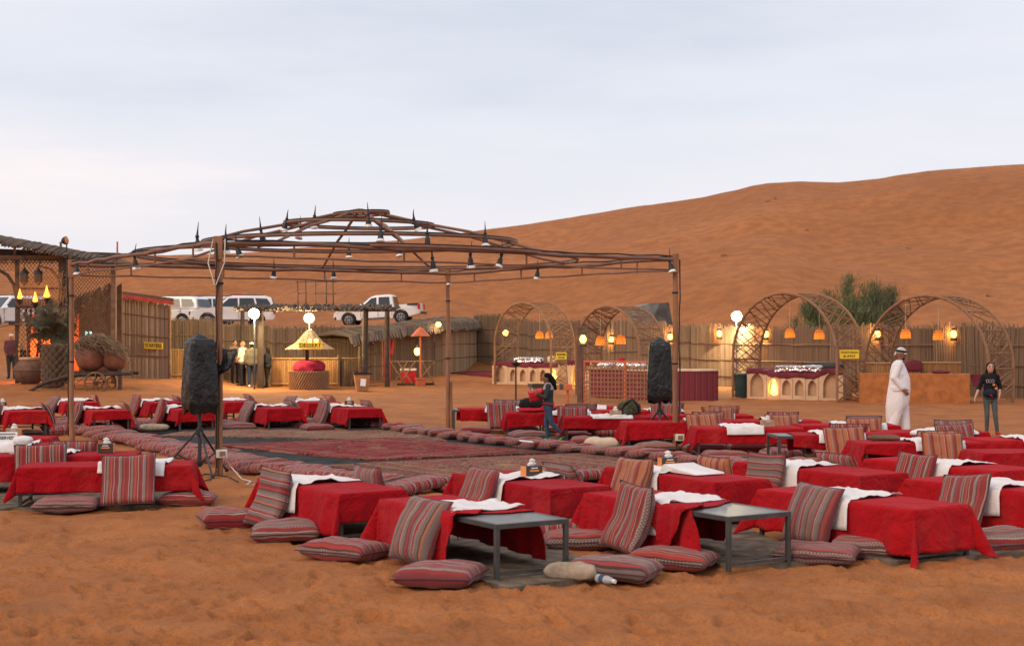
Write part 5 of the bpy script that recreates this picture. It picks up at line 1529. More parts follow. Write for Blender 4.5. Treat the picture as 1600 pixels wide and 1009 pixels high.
# tarpaulin shed and awning behind the fence
p = D(1012, 500, 66); p.z = 0; sh2 = empty("tarpaulin_shed", p, 0.3, "small shed of dark tarpaulin and rags above the fence", "shed")
hz = ZD(476, 66)
MB().prism([(-.75, hz - .9), (-.8, hz - .15), (-.2, hz + .02), (.7, hz + .05), (.8, hz - .6), (.95, .2), (-.7, .2)], 1.2).build("tarpaulin", MT['tarp_grey'], sh2)
MB().prism([(.1, hz - .5), (.35, hz + .08), (.78, hz + .09), (.98, hz - .9), (1.0, .3), (.2, .3)], 1.3).build("rag", MT['tarp_dark'], sh2)
p = D(962, 509, 64.5); p.z = 0; aw = empty("awning", p, -.15, "dark flat awning edge showing above the fence", "awning")
za = ZD(509, 64.5)
MB().box((0, 0, za), (1.75, 1.2, .34)).build("canopy", MT['tarp_dark'], aw, None)
for x in (-.8, .8): MB().cyl((x, .3, 0), (x, .3, za), .05, .05, 8).build("post", MT['wood_dark'], aw)
# trestle with X frames, orange umbrella lamp, red cooler in front of far hut
p = on(643, 58.0); tf = empty("trestle", p, 0, "wooden trestle of crossed poles before the far hut", "trestle")
for x0, x1 in ((-.85, -.25), (-.15, -.75), (-.55, .05), (.15, -.5), (.95, .15), (.45, .95)):
    MB().tube([(x0, -.1, .95), (x1, .1, -.02)], .03, 6).build("pole", MT['bamboo_arch'], tf)
MB().tube([(-.95, 0, .93), (.95, 0, .95)], .04, 6).build("top_rail", MT['wood_mid'], tf)
MB().tube([(-.6, 0, .02), (.9, 0, .04)], .05, 6).build("bottom_rail", MT['wood_dark'], tf)
MB().tube([(.92, 0, .9), (.93, 0, 1.75)], .03, 6).build("upright", MT['wood_dark'], tf)
p = on(657, 57.6); ol_ = empty("umbrella_lamp", p, 0, "orange pole lamp with a small umbrella shade", "lamp")
MB().box((0, 0, .12), (.38, .38, .26)).build("planter", MT['paint_orange'], ol_, None); MB().box((0, 0, .27), (.44, .44, .06)).build("planter_rim", MT['paint_orange'], ol_, None)
z1 = ZD(511, 57.6) - p.z; z2 = ZD(525, 57.6) - p.z
MB().cyl((0, 0, .3), (0, 0, z2 + .1), .04, .035, 8).build("pole", MT['paint_orange'], ol_)
MB().lathe([(.03, z1), (.14, z1 - .08), (.40, z2)], (0, 0, 0), 8).build("shade", MT['paint_orange'], ol_, None)
p = on(638, 58.8); cb = empty("cool_box", p, 0, "red cool box with white lid behind the trestle", "cool box")
MB().box((0, 0, .28), (.62, .4, .5)).build("body", MT['cloth_red'], cb, None); MB().box((0, 0, .57), (.66, .44, .08)).build("lid", MT['plastic_white'], cb, None)
# ------------------------------------------------------------------ people: one remeshed skin per body
def _loft(secs, n=18, wob=None):
    mb = MB(); vs = []
    for i, (c, rx, ry) in enumerate(secs):
        for k in range(n):
            a_ = 2 * math.pi * k / n
            q = 1 + (wob(a_, i) if wob else 0)
            vs.append((c[0] + rx * q * math.cos(a_), c[1] + ry * q * math.sin(a_), c[2]))
    fs = [(i * n + k, i * n + (k + 1) % n, (i + 1) * n + (k + 1) % n, (i + 1) * n + k) for i in range(len(secs) - 1) for k in range(n)]
    fs += [tuple(range(n - 1, -1, -1)), tuple(range((len(secs) - 1) * n, len(secs) * n))]
    return mb.add(vs, fs)
def _caps(a, b, r0, r1, n=12):
    a, b = Vector(a), Vector(b); d = (b - a)
    if d.length < 1e-4: d = Vector((0, 0, .001))
    dn = d.normalized(); pts = []; rad = []
    for t in (-.98, -.75, -.4): pts.append(a + dn * r0 * t); rad.append(r0 * math.sqrt(max(.03, 1 - t * t)))
    for s in (0, .33, .66, 1): pts.append(a.lerp(b, s)); rad.append(r0 + (r1 - r0) * s)
    for t in (.4, .75, .98): pts.append(b + dn * r1 * t); rad.append(r1 * math.sqrt(max(.03, 1 - t * t)))
    return MB().tube(pts, rad, n)
def fuse(name, parts, mats, voxel, sm=3):
    """parts: list of (MB, material index) -> one continuous skin"""
    V = []; Fc = []; tags = []
    for mb, mi in parts:
        b = len(V); V += mb.v; tags += [mi] * len(mb.v)
        Fc += [tuple(i + b for i in f) for f in mb.f]
    me = bpy.data.meshes.new(name + "_src"); me.from_pydata([tuple(v) for v in V], [], Fc)
    bm = bmesh.new(); bm.from_mesh(me); bmesh.ops.recalc_face_normals(bm, faces=bm.faces); bm.to_mesh(me); bm.free()
    o = bpy.data.objects.new("tmp_skin", me); COL.objects.link(o)
    m = o.modifiers.new("r", 'REMESH'); m.mode = 'VOXEL'; m.voxel_size = voxel
    s = o.modifiers.new("s", 'SMOOTH'); s.iterations = sm; s.factor = 0.5
    bpy.context.view_layer.update()
    out = bpy.data.meshes.new_from_object(o.evaluated_get(bpy.context.evaluated_depsgraph_get()))
    out.name = name
    # pick each face's garment from the nearest source surface point
    pts = []; tg = []
    for mb, mi in parts:
        for f in mb.f:
            vv = [Vector(mb.v[i]) for i in f]
            c = sum(vv, Vector()) / len(vv)
            pts.append(c); tg.append(mi)
            if len(vv) == 4:
                for q in vv: pts.append((c + q) / 2); tg.append(mi)
    kd = kdtree.KDTree(len(pts))
    for i, p in enumerate(pts): kd.insert(p, i)
    kd.balance()
    out.materials.clear()
    for mt in mats: out.materials.append(MT[mt])
    idx = [tg[kd.find(p.center)[1]] for p in out.polygons]
    out.polygons.foreach_set("material_index", idx)
    out.polygons.foreach_set("use_smooth", [True] * len(out.polygons))
    bpy.data.objects.remove(o); bpy.data.meshes.remove(me)
    return out
BASEJ = dict(Lhip=(-.095, 0, .90), Rhip=(.095, 0, .90), Lknee=(-.10, .01, .49), Rknee=(.10, .01, .49), Lank=(-.10, -.02, .085), Rank=(.10, -.02, .085),
             pelvis=(0, 0, .95), waist=(0, 0, 1.09), chest=(0, .0, 1.28), shl=(0, 0, 1.42), neck=(0, .005, 1.50), head=(0, .02, 1.625),
             Lsh=(-.185, 0, 1.41), Rsh=(.185, 0, 1.41), Lelb=(-.23, -.03, 1.12), Relb=(.23, -.03, 1.12), Lwri=(-.23, .05, .87), Rwri=(.23, .05, .87),
             Ltoe=(-.12, .17, .04), Rtoe=(.12, .17, .04))
def hand(w, e, r=0.010, curl=.35, side=1):
    """palm, four fingers and a thumb from wrist w, forearm coming from e"""
    w, e = Vector(w), Vector(e); d = (w - e).normalized()
    up = Vector((0, 1, 0)) if abs(d.y) < .8 else Vector((0, 0, 1))
    x = d.cross(up).normalized() * side; n = x.cross(d).normalized()
    parts = []
    pc = w + d * .045
    parts.append(_loft_dir(w, d, x, n))
    for k, (o, L) in enumerate(((-.030, .070), (-.010, .080), (.010, .076), (.030, .060))):
        # fingers fan across the palm width (axis n), curling toward x
        b0 = w + d * .085 + n * o
        k1 = b0 + d * L * .5 + x * L * .10 * curl * 2 + n * o * .15; k2 = k1 + (d * (1 - curl) + x * curl).normalized() * L * .5
        parts += [_caps(b0 - d * .02, k1, r, r * .92, 8), _caps(k1, k2, r * .92, r * .75, 8)]
    t0 = w + d * .03 - n * .034; t1 = t0 + (d * .7 - n * .7).normalized() * .038; t2 = t1 + (d * .9 - n * .15 + x * .3).normalized() * .03
    parts += [_caps(t0, t1, r * 1.2, r * 1.1, 8), _caps(t1, t2, r * 1.1, r * .85, 8)]
    return parts
def _loft_dir(w, d, x, n):
    mb = MB(); vs = []; m = 12
    for s, rw, rt in ((-.01, .026, .022), (.02, .036, .020), (.06, .043, .018), (.09, .042, .015), (.10, .030, .010)):
        for k in range(m):
            a_ = 2 * math.pi * k / m
            vs.append(w + d * s + n * rw * math.cos(a_) + x * rt * math.sin(a_))
    fs = [(i * m + k, i * m + (k + 1) % m, (i + 1) * m + (k + 1) % m, (i + 1) * m + k) for i in range(4) for k in range(m)]
    fs += [tuple(range(m - 1, -1, -1)), tuple(range(4 * m, 5 * m))]
    return mb.add(vs, fs)
def person(loc, heading, height, label, mats, J=None, fat=1.0, top_r=1.12, bot_r=1.06, voxel=.010, head_yaw=0.0, head_pitch=0.0, robe=None, skirt=None, extra=None, hair=None, hair_mat='hair_black', short_sleeve=False, hands=True, face=True, shoe_r=1.0, collar=None, hs=1.0, up=1.0):
    """mats: [skin, top, bottom, shoe, eye, lip]; heading = angle of the direction faced"""
    j = {k: Vector(v) for k, v in BASEJ.items()}
    for k, v in (J or {}).items(): j[k] = Vector(v)
    global HS
    HS = hs
    P = []; SK, TOP, BOT, SH, EY, LP = 0, 1, 2, 3, 4, 5
    f = fat
    tor = [(j['pelvis'] + Vector((0, 0, -.09)), .14 * f, .115 * f), (j['pelvis'], .170 * f, .128 * f), (j['waist'], .145 * f, .115 * f), (j['chest'] + Vector((0, 0, -.06)), .158 * f * up, .120 * f), (j['chest'] + Vector((0, 0, .05)), .168 * up, .118), (j['shl'], .150 * up, .095), (j['shl'] + Vector((0, 0, .05)), .085, .07), (j['neck'], .056, .058)]
    P.append((_loft([(c, rx * top_r, ry * top_r) for c, rx, ry in tor]), TOP))
    P.append((_loft([(j['pelvis'] + Vector((0, 0, z)), rx * f * bot_r, ry * f * bot_r) for z, rx, ry in ((-.14, .12, .105), (-.08, .165, .125), (0, .172, .13))]), BOT))
    for s in 'LR':
        sx = -1 if s == 'L' else 1
        P.append((_caps(j[s + 'hip'], j[s + 'knee'], .090 * f * bot_r, .060 * bot_r), BOT))
        P.append((_caps(j[s + 'knee'], j[s + 'ank'], .060 * bot_r, .043 * bot_r), BOT))
        an, to = j[s + 'ank'], j[s + 'toe']
        P.append((_caps(an + Vector((0, 0, -.03)), to, .045 * shoe_r, .036 * shoe_r), SH))
        P.append((_caps(an + (an - to).normalized() * .05 + Vector((0, 0, -.035)), an + Vector((0, 0, -.03)), .038 * shoe_r, .042 * shoe_r), SH))
        P.append((_caps(j['shl'].lerp(j[s + 'sh'], .45), j[s + 'sh'], .070 * top_r, .064 * top_r), TOP))
        P.append((_caps(j[s + 'sh'], j[s + 'elb'], .060 * top_r, .046 * top_r), TOP))
        e, w = j[s + 'elb'], j[s + 'wri']
        if short_sleeve:
            P.append((_caps(e, e.lerp(w, .12), .048 * top_r, .05 * top_r), TOP)); P.append((_caps(e, w, .040, .028), SK))
        else:
            P.append((_caps(e, e.lerp(w, .92), .047 * top_r, .036 * top_r), TOP)); P.append((_caps(e.lerp(w, .9), w, .028, .027), SK))
        if hands: P += [(q, SK) for q in hand(w, e, .0105, .4, -sx)]
        else: P.append((_caps(w, w + (w - e).normalized() * .09, .035, .03), SK))
    # neck and head
    P.append((_caps(j['neck'] + Vector((0, 0, -.05)), j['head'] + Vector((0, -.01, -.05)), .052, .050), SK))
    R = Euler((head_pitch, 0, head_yaw)).to_matrix(); hc = j['head']
    def hp(x, y, z): return hc + R @ Vector((x, y, z)) * hs
    P.append((MB().ell(hc, (.078 * hs, .095 * hs, .110 * hs), 18, 14, R), SK))
    P.append((MB().ell(hp(0, .022, -.055), (.060 * hs, .066 * hs, .066 * hs), 14, 10, R), SK))
    if face:
        P.append((_caps(hp(0, .088, .012), hp(0, .108, -.022), .010, .016, 10), SK))
        for sx in (-1, 1):
            P.append((MB().ell(hp(sx * .078, -.005, -.01), (.012, .022, .032), 8, 6, R), SK))
            P.append((MB().ell(hp(sx * .031, .086, .012), (.010, .008, .006), 10, 6, R), EY))
            P.append((MB().ell(hp(sx * .032, .083, .034), (.017, .007, .004), 10, 6, R), EY))
        P.append((MB().ell(hp(0, .086, -.058), (.026, .010, .009), 12, 6, R), LP))
    if robe: P += [(m, TOP) for m in robe(j)]
    if skirt: P += skirt(j)
    e_ = empty("person", loc, heading - math.pi / 2, label, "person")
    sc = height / 1.745
    me = fuse("body", P, mats, voxel)
    bo = link("body", me, e_, None, None, (sc, sc, sc))
    if hair:
        hm = fuse("hair", [(m, 0) for m in hair(hp, R, j)], [hair_mat], .010, 2)
        link("hair", hm, e_, None, None, (sc, sc, sc))
    if extra: extra(e_, j, hp, R, sc)
    return e_, j, sc
HS = 1.0
def short_hair(hp, R, j):
    return [MB().ell(hp(0, -.018, .030), (.086 * HS, .094 * HS, .092 * HS), 18, 12, R), MB().ell(hp(0, -.05, -.02), (.076 * HS, .060 * HS, .07 * HS), 14, 10, R)]
def long_hair(hp, R, j):
    return short_hair(hp, R, j) + [_caps(hp(0, -.07, .02), hp(0, -.085, -.14), .072 * HS, .062 * HS), _caps(hp(-.064, -.02, .0), hp(-.078, -.02, -.16), .032, .030), _caps(hp(.064, -.02, .0), hp(.078, -.02, -.16), .032, .030), _caps(hp(0, -.085, -.14), hp(.01, -.075, -.25), .062, .03)]
def wide_hair(hp, R, j):
    return long_hair(hp, R, j) + [_caps(hp(-.075, -.01, .02), hp(-.115, -.02, -.17), .036, .040), _caps(hp(-.10, -.03, -.12), hp(-.13, -.04, -.25), .042, .02), _caps(hp(.072, -.01, .01), hp(.085, -.01, -.13), .026, .03)]
def part_mesh(mb, name, mat, parent, sc): 
    me = mb.mesh(name, MT[mat], 60); return link(name, me, parent, None, None, (sc, sc, sc))

# --- man in a white robe, walking right, gathering his robe in front
def robe_fn(j):
    secs = [((0, -.02, .40), .205, .215, .95), ((0, -.02, .52), .225, .235, .75), ((0, -.02, .66), .232, .245, .5), ((0, .0, .84), .222, .240, .25), ((0, .015, .98), .212, .222, .1), ((0, .02, 1.12), .205, .205, 0), ((0, .0, 1.28), .205, .170, 0), ((0, -.01, 1.40), .180, .130, 0), ((0, -.01, 1.47), .10, .085, 0)]
    mb = MB(); n = 40; vs = []
    for i, (c, rx, ry, sl) in enumerate(secs):
        for k in range(n):
            a_ = 2 * math.pi * k / n
            q = 1 + .055 * math.sin(6 * a_ + .4 * i) * max(0, 6 - i) / 6 + .022 * math.sin(13 * a_ + 1.3 * i) * (i < 7)
            y = ry * q * math.sin(a_)
            vs.append((c[0] + rx * q * math.cos(a_), c[1] + y, c[2] + sl * y * (1 + .15 * math.sin(3 * a_))))
    fs = [(i * n + k, i * n + (k + 1) % n, (i + 1) * n + (k + 1) % n, (i + 1) * n + k) for i in range(len(secs) - 1) for k in range(n)]
    mb.add(vs, fs + [tuple(range(n - 1, -1, -1)), tuple(range((len(secs) - 1) * n, len(secs) * n))])
    out = [mb]
    for s_ in 'LR':
        e, w = j[s_ + 'elb'], j[s_ + 'wri']
        out += [_caps(j[s_ + 'sh'], e, .082, .074), _caps(e, e.lerp(w, .85), .070, .056)]
        for t in (.15, .4, .65, .9): out.append(_caps(j[s_ + 'sh'].lerp(e, t) + Vector((0, .0, 0)), j[s_ + 'sh'].lerp(e, t + .04), .086 - .01 * t, .080 - .01 * t))
        for a0, b0, r0, r1 in ((s_ + 'hip', s_ + 'knee', .135, .118), (s_ + 'knee', s_ + 'ank', .115, .100)): out.append(_caps(j[a0], j[b0], r0, r1))
    return out
def robe_extra(e_, j, hp, R, sc):
    part_mesh(MB().ell(hp(0, -.012, .052), (.090, .104, .082), 20, 12, R), "headscarf", 'scarf_check', e_, sc)
    b = MB()
    for z, r_ in ((.040, .094), (.060, .092)):
        b.tube([hp(r_ * math.cos(a_), -.010 + r_ * 1.12 * math.sin(a_), z + .010 * math.sin(a_)) for a_ in np.linspace(0, 2 * math.pi, 26)[:-1]], .011, 6, closed=True)
    part_mesh(b, "head_cord", 'cloth_black', e_, sc)
    part_mesh(_caps(hp(0, .09, .028), hp(0.05, .075, .022), .020, .02), "scarf_knot", 'cloth_white', e_, sc)
    part_mesh(_caps(hp(-.02, -.10, .02), hp(0.0, -.125, -.06), .030, .014), "scarf_tail", 'scarf_check', e_, sc)
    part_mesh(MB().ell(hp(0, .062, -.088), (.045, .034, .026), 12, 8, R), "beard", 'hair_black', e_, sc)
p = on(1404, 29.6)
person(p, FR(-14), 1.75, "man in a long white robe and checked headscarf walking right", ['skin_tan', 'robe_white', 'robe_white', 'leather_tan', 'eye_dark', 'lip'],
       dict(Lknee=(-.10, .10, .49), Lank=(-.10, .14, .09), Ltoe=(-.11, .33, .05), Rknee=(.10, -.02, .49), Rank=(.10, -.13, .10), Rtoe=(.11, .05, .04),
            Relb=(.27, -.10, 1.14), Rwri=(.24, .09, .90), Lelb=(-.27, -.08, 1.13), Lwri=(-.23, .10, .90), head=(0, .055, 1.63), neck=(0, .015, 1.50)),
       fat=1.28, top_r=1.14, bot_r=1.2, voxel=.0075, head_pitch=-.25, head_yaw=-.12, robe=robe_fn, extra=robe_extra)
# --- young woman walking toward the tables
def woman_extra(e_, j, hp, R, sc):
    # blurred pale print and two orange motifs on the jumper, navy pouch at the waist
    mk = MB()
    for x, w_ in ((.085, .028), (.02, .030), (-.045, .028)):
        mk.tube([(x + w_ * math.cos(a_), .150 + .0 * a_, 1.305 + .036 * math.sin(a_)) for a_ in np.linspace(.4, 5.6 if x != .02 else 6.2, 12)], .006, 5)
    mk.tube([(.115, .148, 1.335), (.10, .150, 1.27)], .006, 5); mk.tube([(.05, .152, 1.325), (.06, .152, 1.275)], .006, 5)
    o = part_mesh(mk, "jumper_print", 'cloth_lavender', e_, sc); o["kind"] = "stuff"
    for k, (x, z) in enumerate(((-.065, 1.215), (-.115, 1.13))):
        part_mesh(MB().ell((x, .142, z), (.032, .014, .028), 12, 6), "print_patch", 'card_orange', e_, sc)
    part_mesh(MB().ell((.03, .140, 1.03), (.13, .055, .09), 16, 10), "waist_bag", 'cloth_navy', e_, sc)
    part_mesh(_caps((.02, .185, .985), (-.02, .175, .945), .013, .012), "bag_tag", 'bag_red', e_, sc)
def smile(e_, j, hp, R, sc): part_mesh(MB().ell(hp(0, .093, -.054), (.022, .006, .007), 10, 6, R), "teeth", 'teeth', e_, sc)
p = on(1547, 28.6)
person(p, FR(-100), 1.47, "smiling young woman in dark jumper and grey leggings, arms apart", ['skin_fair', 'cloth_black', 'cloth_greygreen', 'cloth_red', 'eye_dark', 'lip'],
       dict(Lsh=(-.150, 0, 1.405), Rsh=(.150, 0, 1.405), Lelb=(-.235, -.05, 1.16), Lwri=(-.20, .07, .97), Relb=(.24, -.01, 1.16), Rwri=(.34, .10, .95), Lhip=(-.085, 0, .90), Rhip=(.085, 0, .90),
            Lknee=(-.11, .05, .49), Lank=(-.16, .02, .09), Ltoe=(-.19, .2, .04), Rknee=(.075, .03, .49), Rank=(.07, -.06, .09), Rtoe=(.08, .12, .04)),
       fat=.93, up=.86, top_r=1.10, bot_r=.98, voxel=.0068, hs=1.06, hair=wide_hair, hair_mat='hair_brown', extra=lambda *a_: (woman_extra(*a_), smile(*a_)), short_sleeve=True, head_yaw=.12)
# --- girl walking left with a red snack bag
def girl_extra(e_, j, hp, R, sc):
    part_mesh(_loft([((0, 0, 1.335), .190, .140), ((0, 0, 1.40), .192, .128), ((0, .0, 1.46), .125, .10), ((0, 0, 1.51), .078, .078)], 22), "lavender_yoke", 'cloth_lavender', e_, sc)
    part_mesh(MB().tube([(.190 * math.cos(a_), .152 * math.sin(a_), .985 + .01 * math.sin(3 * a_)) for a_ in np.linspace(0, 2 * math.pi, 25)[:-1]], .016, 6, closed=True), "red_belt", 'bag_red', e_, sc)
    for k, (x, y, z) in enumerate(((.188, .03, 1.06), (.165, .10, 1.0), (.175, .08, 1.10), (.19, -.06, 1.03), (.14, .13, 1.05), (.17, .08, .95))): part_mesh(MB().ell((x, y, z), .016, 8, 6), "gold_spangle", 'gold', e_, sc)
    me = cushion_mesh(.30, .24, .13, 95, MT['chip_red'], 'snack_bag', .5)
    c = e_.rotation_euler.z; o = link("snack_bag", me, None); w = e_.matrix_world
    q = Vector((.0, .31, 1.19)) * sc; q.rotate(Euler((0, 0, c)))
    o.location = e_.location + q; o.rotation_euler = (1.2, .25, c + 1.75)
    tag(o, "shiny red snack bag held by the walking girl", "snack bag")
def girl_hair(hp, R, j):
    return short_hair(hp, R, j) + [_caps(hp(0, -.06, .02), hp(.02, -.11, -.13), .092, .095), _caps(hp(.02, -.11, -.10), hp(.03, -.15, -.24), .090, .05), _caps(hp(.05, -.10, .02), hp(.06, -.15, -.10), .05, .055), _caps(hp(.068, -.03, .02), hp(.08, -.06, -.12), .034, .040)]
p = on(857, 26.8)
person(p, FR(176), 1.30, "girl in dark jacket and jeans walking left holding a red bag", ['skin_tan', 'cloth_charcoal', 'cloth_denim', 'shoe_green', 'eye_dark', 'lip'],
       dict(Rhip=(.09, 0, .88), Lhip=(-.09, 0, .88), Rknee=(.085, .06, .50), Rank=(.08, .02, .09), Rtoe=(.09, .20, .04), Lknee=(-.085, -.08, .49), Lank=(-.08, -.40, .19), Ltoe=(-.085, -.28, .05),
            Relb=(.24, .06, 1.15), Rwri=(.13, .27, 1.20), Lelb=(-.24, .06, 1.15), Lwri=(-.12, .28, 1.22), head=(0, .04, 1.62), neck=(0, .01, 1.50)),
       fat=.94, up=.9, hs=1.16, top_r=1.12, bot_r=1.04, voxel=.0068, head_pitch=-.12, hair=girl_hair, extra=girl_extra)
# --- four people talking by the floodlight
far = dict(voxel=.012)
def cap_fn(e_, j, hp, R, sc):
    part_mesh(MB().ell(hp(0, -.005, .048), (.088, .102, .080), 18, 10, R), "cap", 'cloth_white', e_, sc)
    part_mesh(MB().ell(hp(0, .12, .030), (.060, .055, .010), 14, 6, R), "cap_peak", 'cloth_white', e_, sc)
person(on(367, 56.3), FR(-60), 1.72, "dark-haired man in a brown jacket, rear left of the group", ['skin', 'cloth_brown', 'cloth_black', 'cloth_black', 'eye_dark', 'lip'], dict(Lwri=(-.1, .2, 1.05), Rwri=(.1, .2, 1.05)), hair=short_hair, **far)
person(on(379.5, 55.2), FR(160), 1.74, "man in a pale grey jacket turned left in the group", ['skin', 'cloth_beige', 'cloth_black', 'cloth_black', 'eye_dark', 'lip'], dict(Lelb=(-.25, .02, 1.14), Lwri=(-.18, .16, 1.0), Relb=(.25, .02, 1.14), Rwri=(.2, .16, .98)), top_r=1.28, bot_r=1.2, fat=1.08, hair=short_hair, hair_mat='hair_ginger', **far)
person(on(393.5, 54.8), FR(100), 1.74, "man in a white cap and olive jacket seen from behind", ['skin', 'cloth_olive', 'cloth_navy', 'cloth_white', 'eye_dark', 'lip'], dict(), top_r=1.34, bot_r=1.22, fat=1.12, hair=short_hair, extra=cap_fn, **far)
def tan_bag(e_, j, hp, R, sc):
    c = e_.rotation_euler.z; q = Vector((.10, .30, .60)) * sc; q.rotate(Euler((0, 0, c)))
    f = empty("handbag", e_.location + q, c, "tan leather handbag carried by the woman in black", "handbag")
    me = MB().prism([(-.17, 0), (.17, 0), (.14, .24), (-.14, .24)], .12).mesh("bag_body", MT['leather_tan'], None); bevel_mesh(me, .02, 2); link("bag_body", me, f, None, (0, 0, math.pi / 2))
    MB().tube([(0, -.10, .22), (0, -.08, .38), (0, .0, .44), (0, .08, .38), (0, .10, .22)], .012, 6).build("strap", MT['leather_tan'], f)
person(on(418, 55.0), FR(170), 1.56, "woman in black carrying a tan handbag, right of the group", ['skin', 'cloth_black', 'cloth_black', 'cloth_black', 'eye_dark', 'lip'], dict(Rwri=(.16, .26, 1.02), Relb=(.25, .03, 1.12), Lwri=(-.14, .24, 1.06), Rknee=(.1, .05, .49), Rank=(.1, .10, .09), Rtoe=(.11, .27, .04)), top_r=1.3, fat=1.05, hair=long_hair, extra=tan_bag, **far)
def kufi(e_, j, hp, R, sc): part_mesh(MB().ell(hp(0, -.006, .052), (.086, .098, .074), 18, 10, R), "cap", 'cloth_white', e_, sc)
person(on(18, 55.0), FR(-80), 1.74, "man in plum jacket and white cap at the far left", ['skin', 'cloth_plum', 'cloth_charcoal', 'cloth_black', 'eye_dark', 'lip'], dict(Lwri=(-.18, .14, .98), Rwri=(.18, .14, .98)), top_r=1.3, fat=1.1, bot_r=1.2, hair=short_hair, extra=kufi, **far)
person(on(33, 53.6), FR(-50), 1.32, "child in dark top and red trousers beside the plum jacket", ['skin', 'cloth_black', 'cloth_red', 'cloth_black', 'eye_dark', 'lip'], dict(Lwri=(-.2, .14, .95)), top_r=1.2, bot_r=1.35, hair=long_hair, **far)
person(on(58, 54.5), FR(-95), 1.66, "person in a cream jacket with hands together behind the palm", ['skin', 'cloth_cream', 'cloth_charcoal', 'cloth_black', 'eye_dark', 'lip'], dict(Lelb=(-.26, .02, 1.14), Lwri=(-.06, .2, 1.02), Relb=(.26, .02, 1.14), Rwri=(.06, .2, 1.02)), top_r=1.25, hair=short_hair, **far)
# ------------------------------------------------------------------ parked cars
def car_arch(cx, r, z, n=9):
    return [(cx + r * math.cos(t), z + r * math.sin(t)) for t in np.linspace(0, math.pi, n)]
def tumble(me, belt, top, hw, hw_top, noseX=None):
    for v in me.vertices:
        z = v.co.z
        if z > belt: s = 1 - (1 - hw_top / hw) * min(1, (z - belt) / (top - belt))
        else: s = 1 - .05 * max(0, (belt * .75 - z)) / .5
        x = abs(v.co.x)
        s *= 1 - .16 * max(0, (x - noseX) / .5) ** 2 if noseX and x > noseX else 1
        v.co.y *= s
    me.update()
def make_car(kind, label, loc, rz, pitch=0.0, stripe=False):
    e_ = empty("parked_car", loc, rz, label, "car", "white cars parked behind the fence")
    e_.rotation_euler = (0, pitch, rz)
    sf = .36
    if kind == 'suv':
        hw, belt, top, wx = .96, 1.12, 1.86, (1.45, -1.40)
        body = [(-2.30, .45), (-2.44, .60), (-2.42, .95), (-2.36, 1.14), (1.02, 1.13), (2.05, 1.03), (2.36, .92), (2.42, .62), (2.32, .42)] 
        cab = [(1.02, 1.12), (.28, 1.74), (.0, 1.83), (-1.85, 1.83), (-2.22, 1.72), (-2.37, 1.12)]
        wins = [[(.78, 1.17), (.22, 1.66), (-.28, 1.68), (-.28, 1.17)], [(-.36, 1.17), (-.36, 1.68), (-1.18, 1.68), (-1.30, 1.17)], [(-1.40, 1.18), (-1.28, 1.68), (-1.95, 1.66), (-2.14, 1.40), (-2.14, 1.20)]]
        wind = ((.99, 1.16), (.30, 1.72)); rear = ((-2.39, 1.22), (-2.27, 1.66))
    else:
        hw, belt, top, wx = .90, 1.08, 1.80, (1.60, -1.50)
        body = [(-2.62, .55), (-2.64, .80), (-2.60, 1.14), (-1.10, 1.12), (-1.0, 1.08), (.95, 1.08), (2.15, .98), (2.48, .86), (2.56, .60), (2.45, .44)]
        cab = [(1.02, 1.07), (.25, 1.66), (-.05, 1.74), (-.90, 1.75), (-1.02, 1.68), (-1.10, 1.07)]
        wins = [[(.76, 1.12), (.20, 1.59), (-.10, 1.62), (-.10, 1.12)], [(-.22, 1.12), (-.22, 1.62), (-.86, 1.61), (-.90, 1.14)]]
        wind = ((1.0, 1.12), (.28, 1.64)); rear = ((-1.115, 1.18), (-1.04, 1.62))
    r_a = .47
    poly = list(body)
    fr, rr_ = wx
    a1 = car_arch(fr, r_a, .38); a2 = car_arch(rr_, r_a, .38)
    poly = body[::-1]                        # front bottom ... rear bottom, going back under the sills
    low = [(fr + r_a, .42)] + a1 + [(fr - r_a, .34), (rr_ + r_a, .34)] + a2 + [(rr_ - r_a, .42)]
    full = body + low
    me = MB().prism(full, 2 * hw).mesh("body", MT['car_white'], None); tumble(me, belt, top, hw, hw, 1.9); bevel_mesh(me, .045, 3); link("body", me, e_)
    me = MB().prism(cab, 2 * hw - .02).mesh("cabin", MT['car_white'], None); tumble(me, belt, top, hw, hw * .80); bevel_mesh(me, .05, 3); cabo = link("cabin", me, e_)
    for w_ in wins:
        me = MB().prism(w_, 2 * hw - .008).mesh("side_window", MT['glass_car'], None); tumble(me, belt, top, hw, hw * .80); link("side_window", me, cabo)
    for nm, (lo, hi), sgn in (("windscreen", wind, 1), ("rear_window", rear, -1)):
        yl, yh = hw * .86, hw * .70; o_ = .03 * sgn
        dx, dz = hi[0] - lo[0], hi[1] - lo[1]; L = math.hypot(dx, dz); nx_, nz_ = abs(dz) / L * sgn, abs(dx) / L
        q = [Vector((lo[0], -yl, lo[1])), Vector((lo[0], yl, lo[1])), Vector((hi[0], yh, hi[1])), Vector((hi[0], -yh, hi[1]))]
        off = Vector((nx_, 0, nz_))
        MB().add([p_ - off * .01 for p_ in q] + [p_ + off * .022 for p_ in q], [(0, 1, 2, 3), (7, 6, 5, 4), (0, 4, 5, 1), (1, 5, 6, 2), (2, 6, 7, 3), (3, 7, 4, 0)]).build(nm, MT['glass_car'], cabo, None)
    if kind == 'pickup':
        MB().box((-1.85, 0, 1.10), (1.36, 1.5, .10)).build("bed_liner", MT['car_black'], e_, None)
        MB().box((-2.72, 0, .58), (.12, 1.5, .14)).build("rear_bumper", MT['metal_dark'], e_, None)
    # wheels
    ty = MB().lathe([(.20, -.12), (.34, -.13), (.385, -.09), (.39, 0), (.385, .09), (.34, .13), (.20, .12)], (0, 0, 0), 26).mesh("tyre", MT['rubber'], 40)
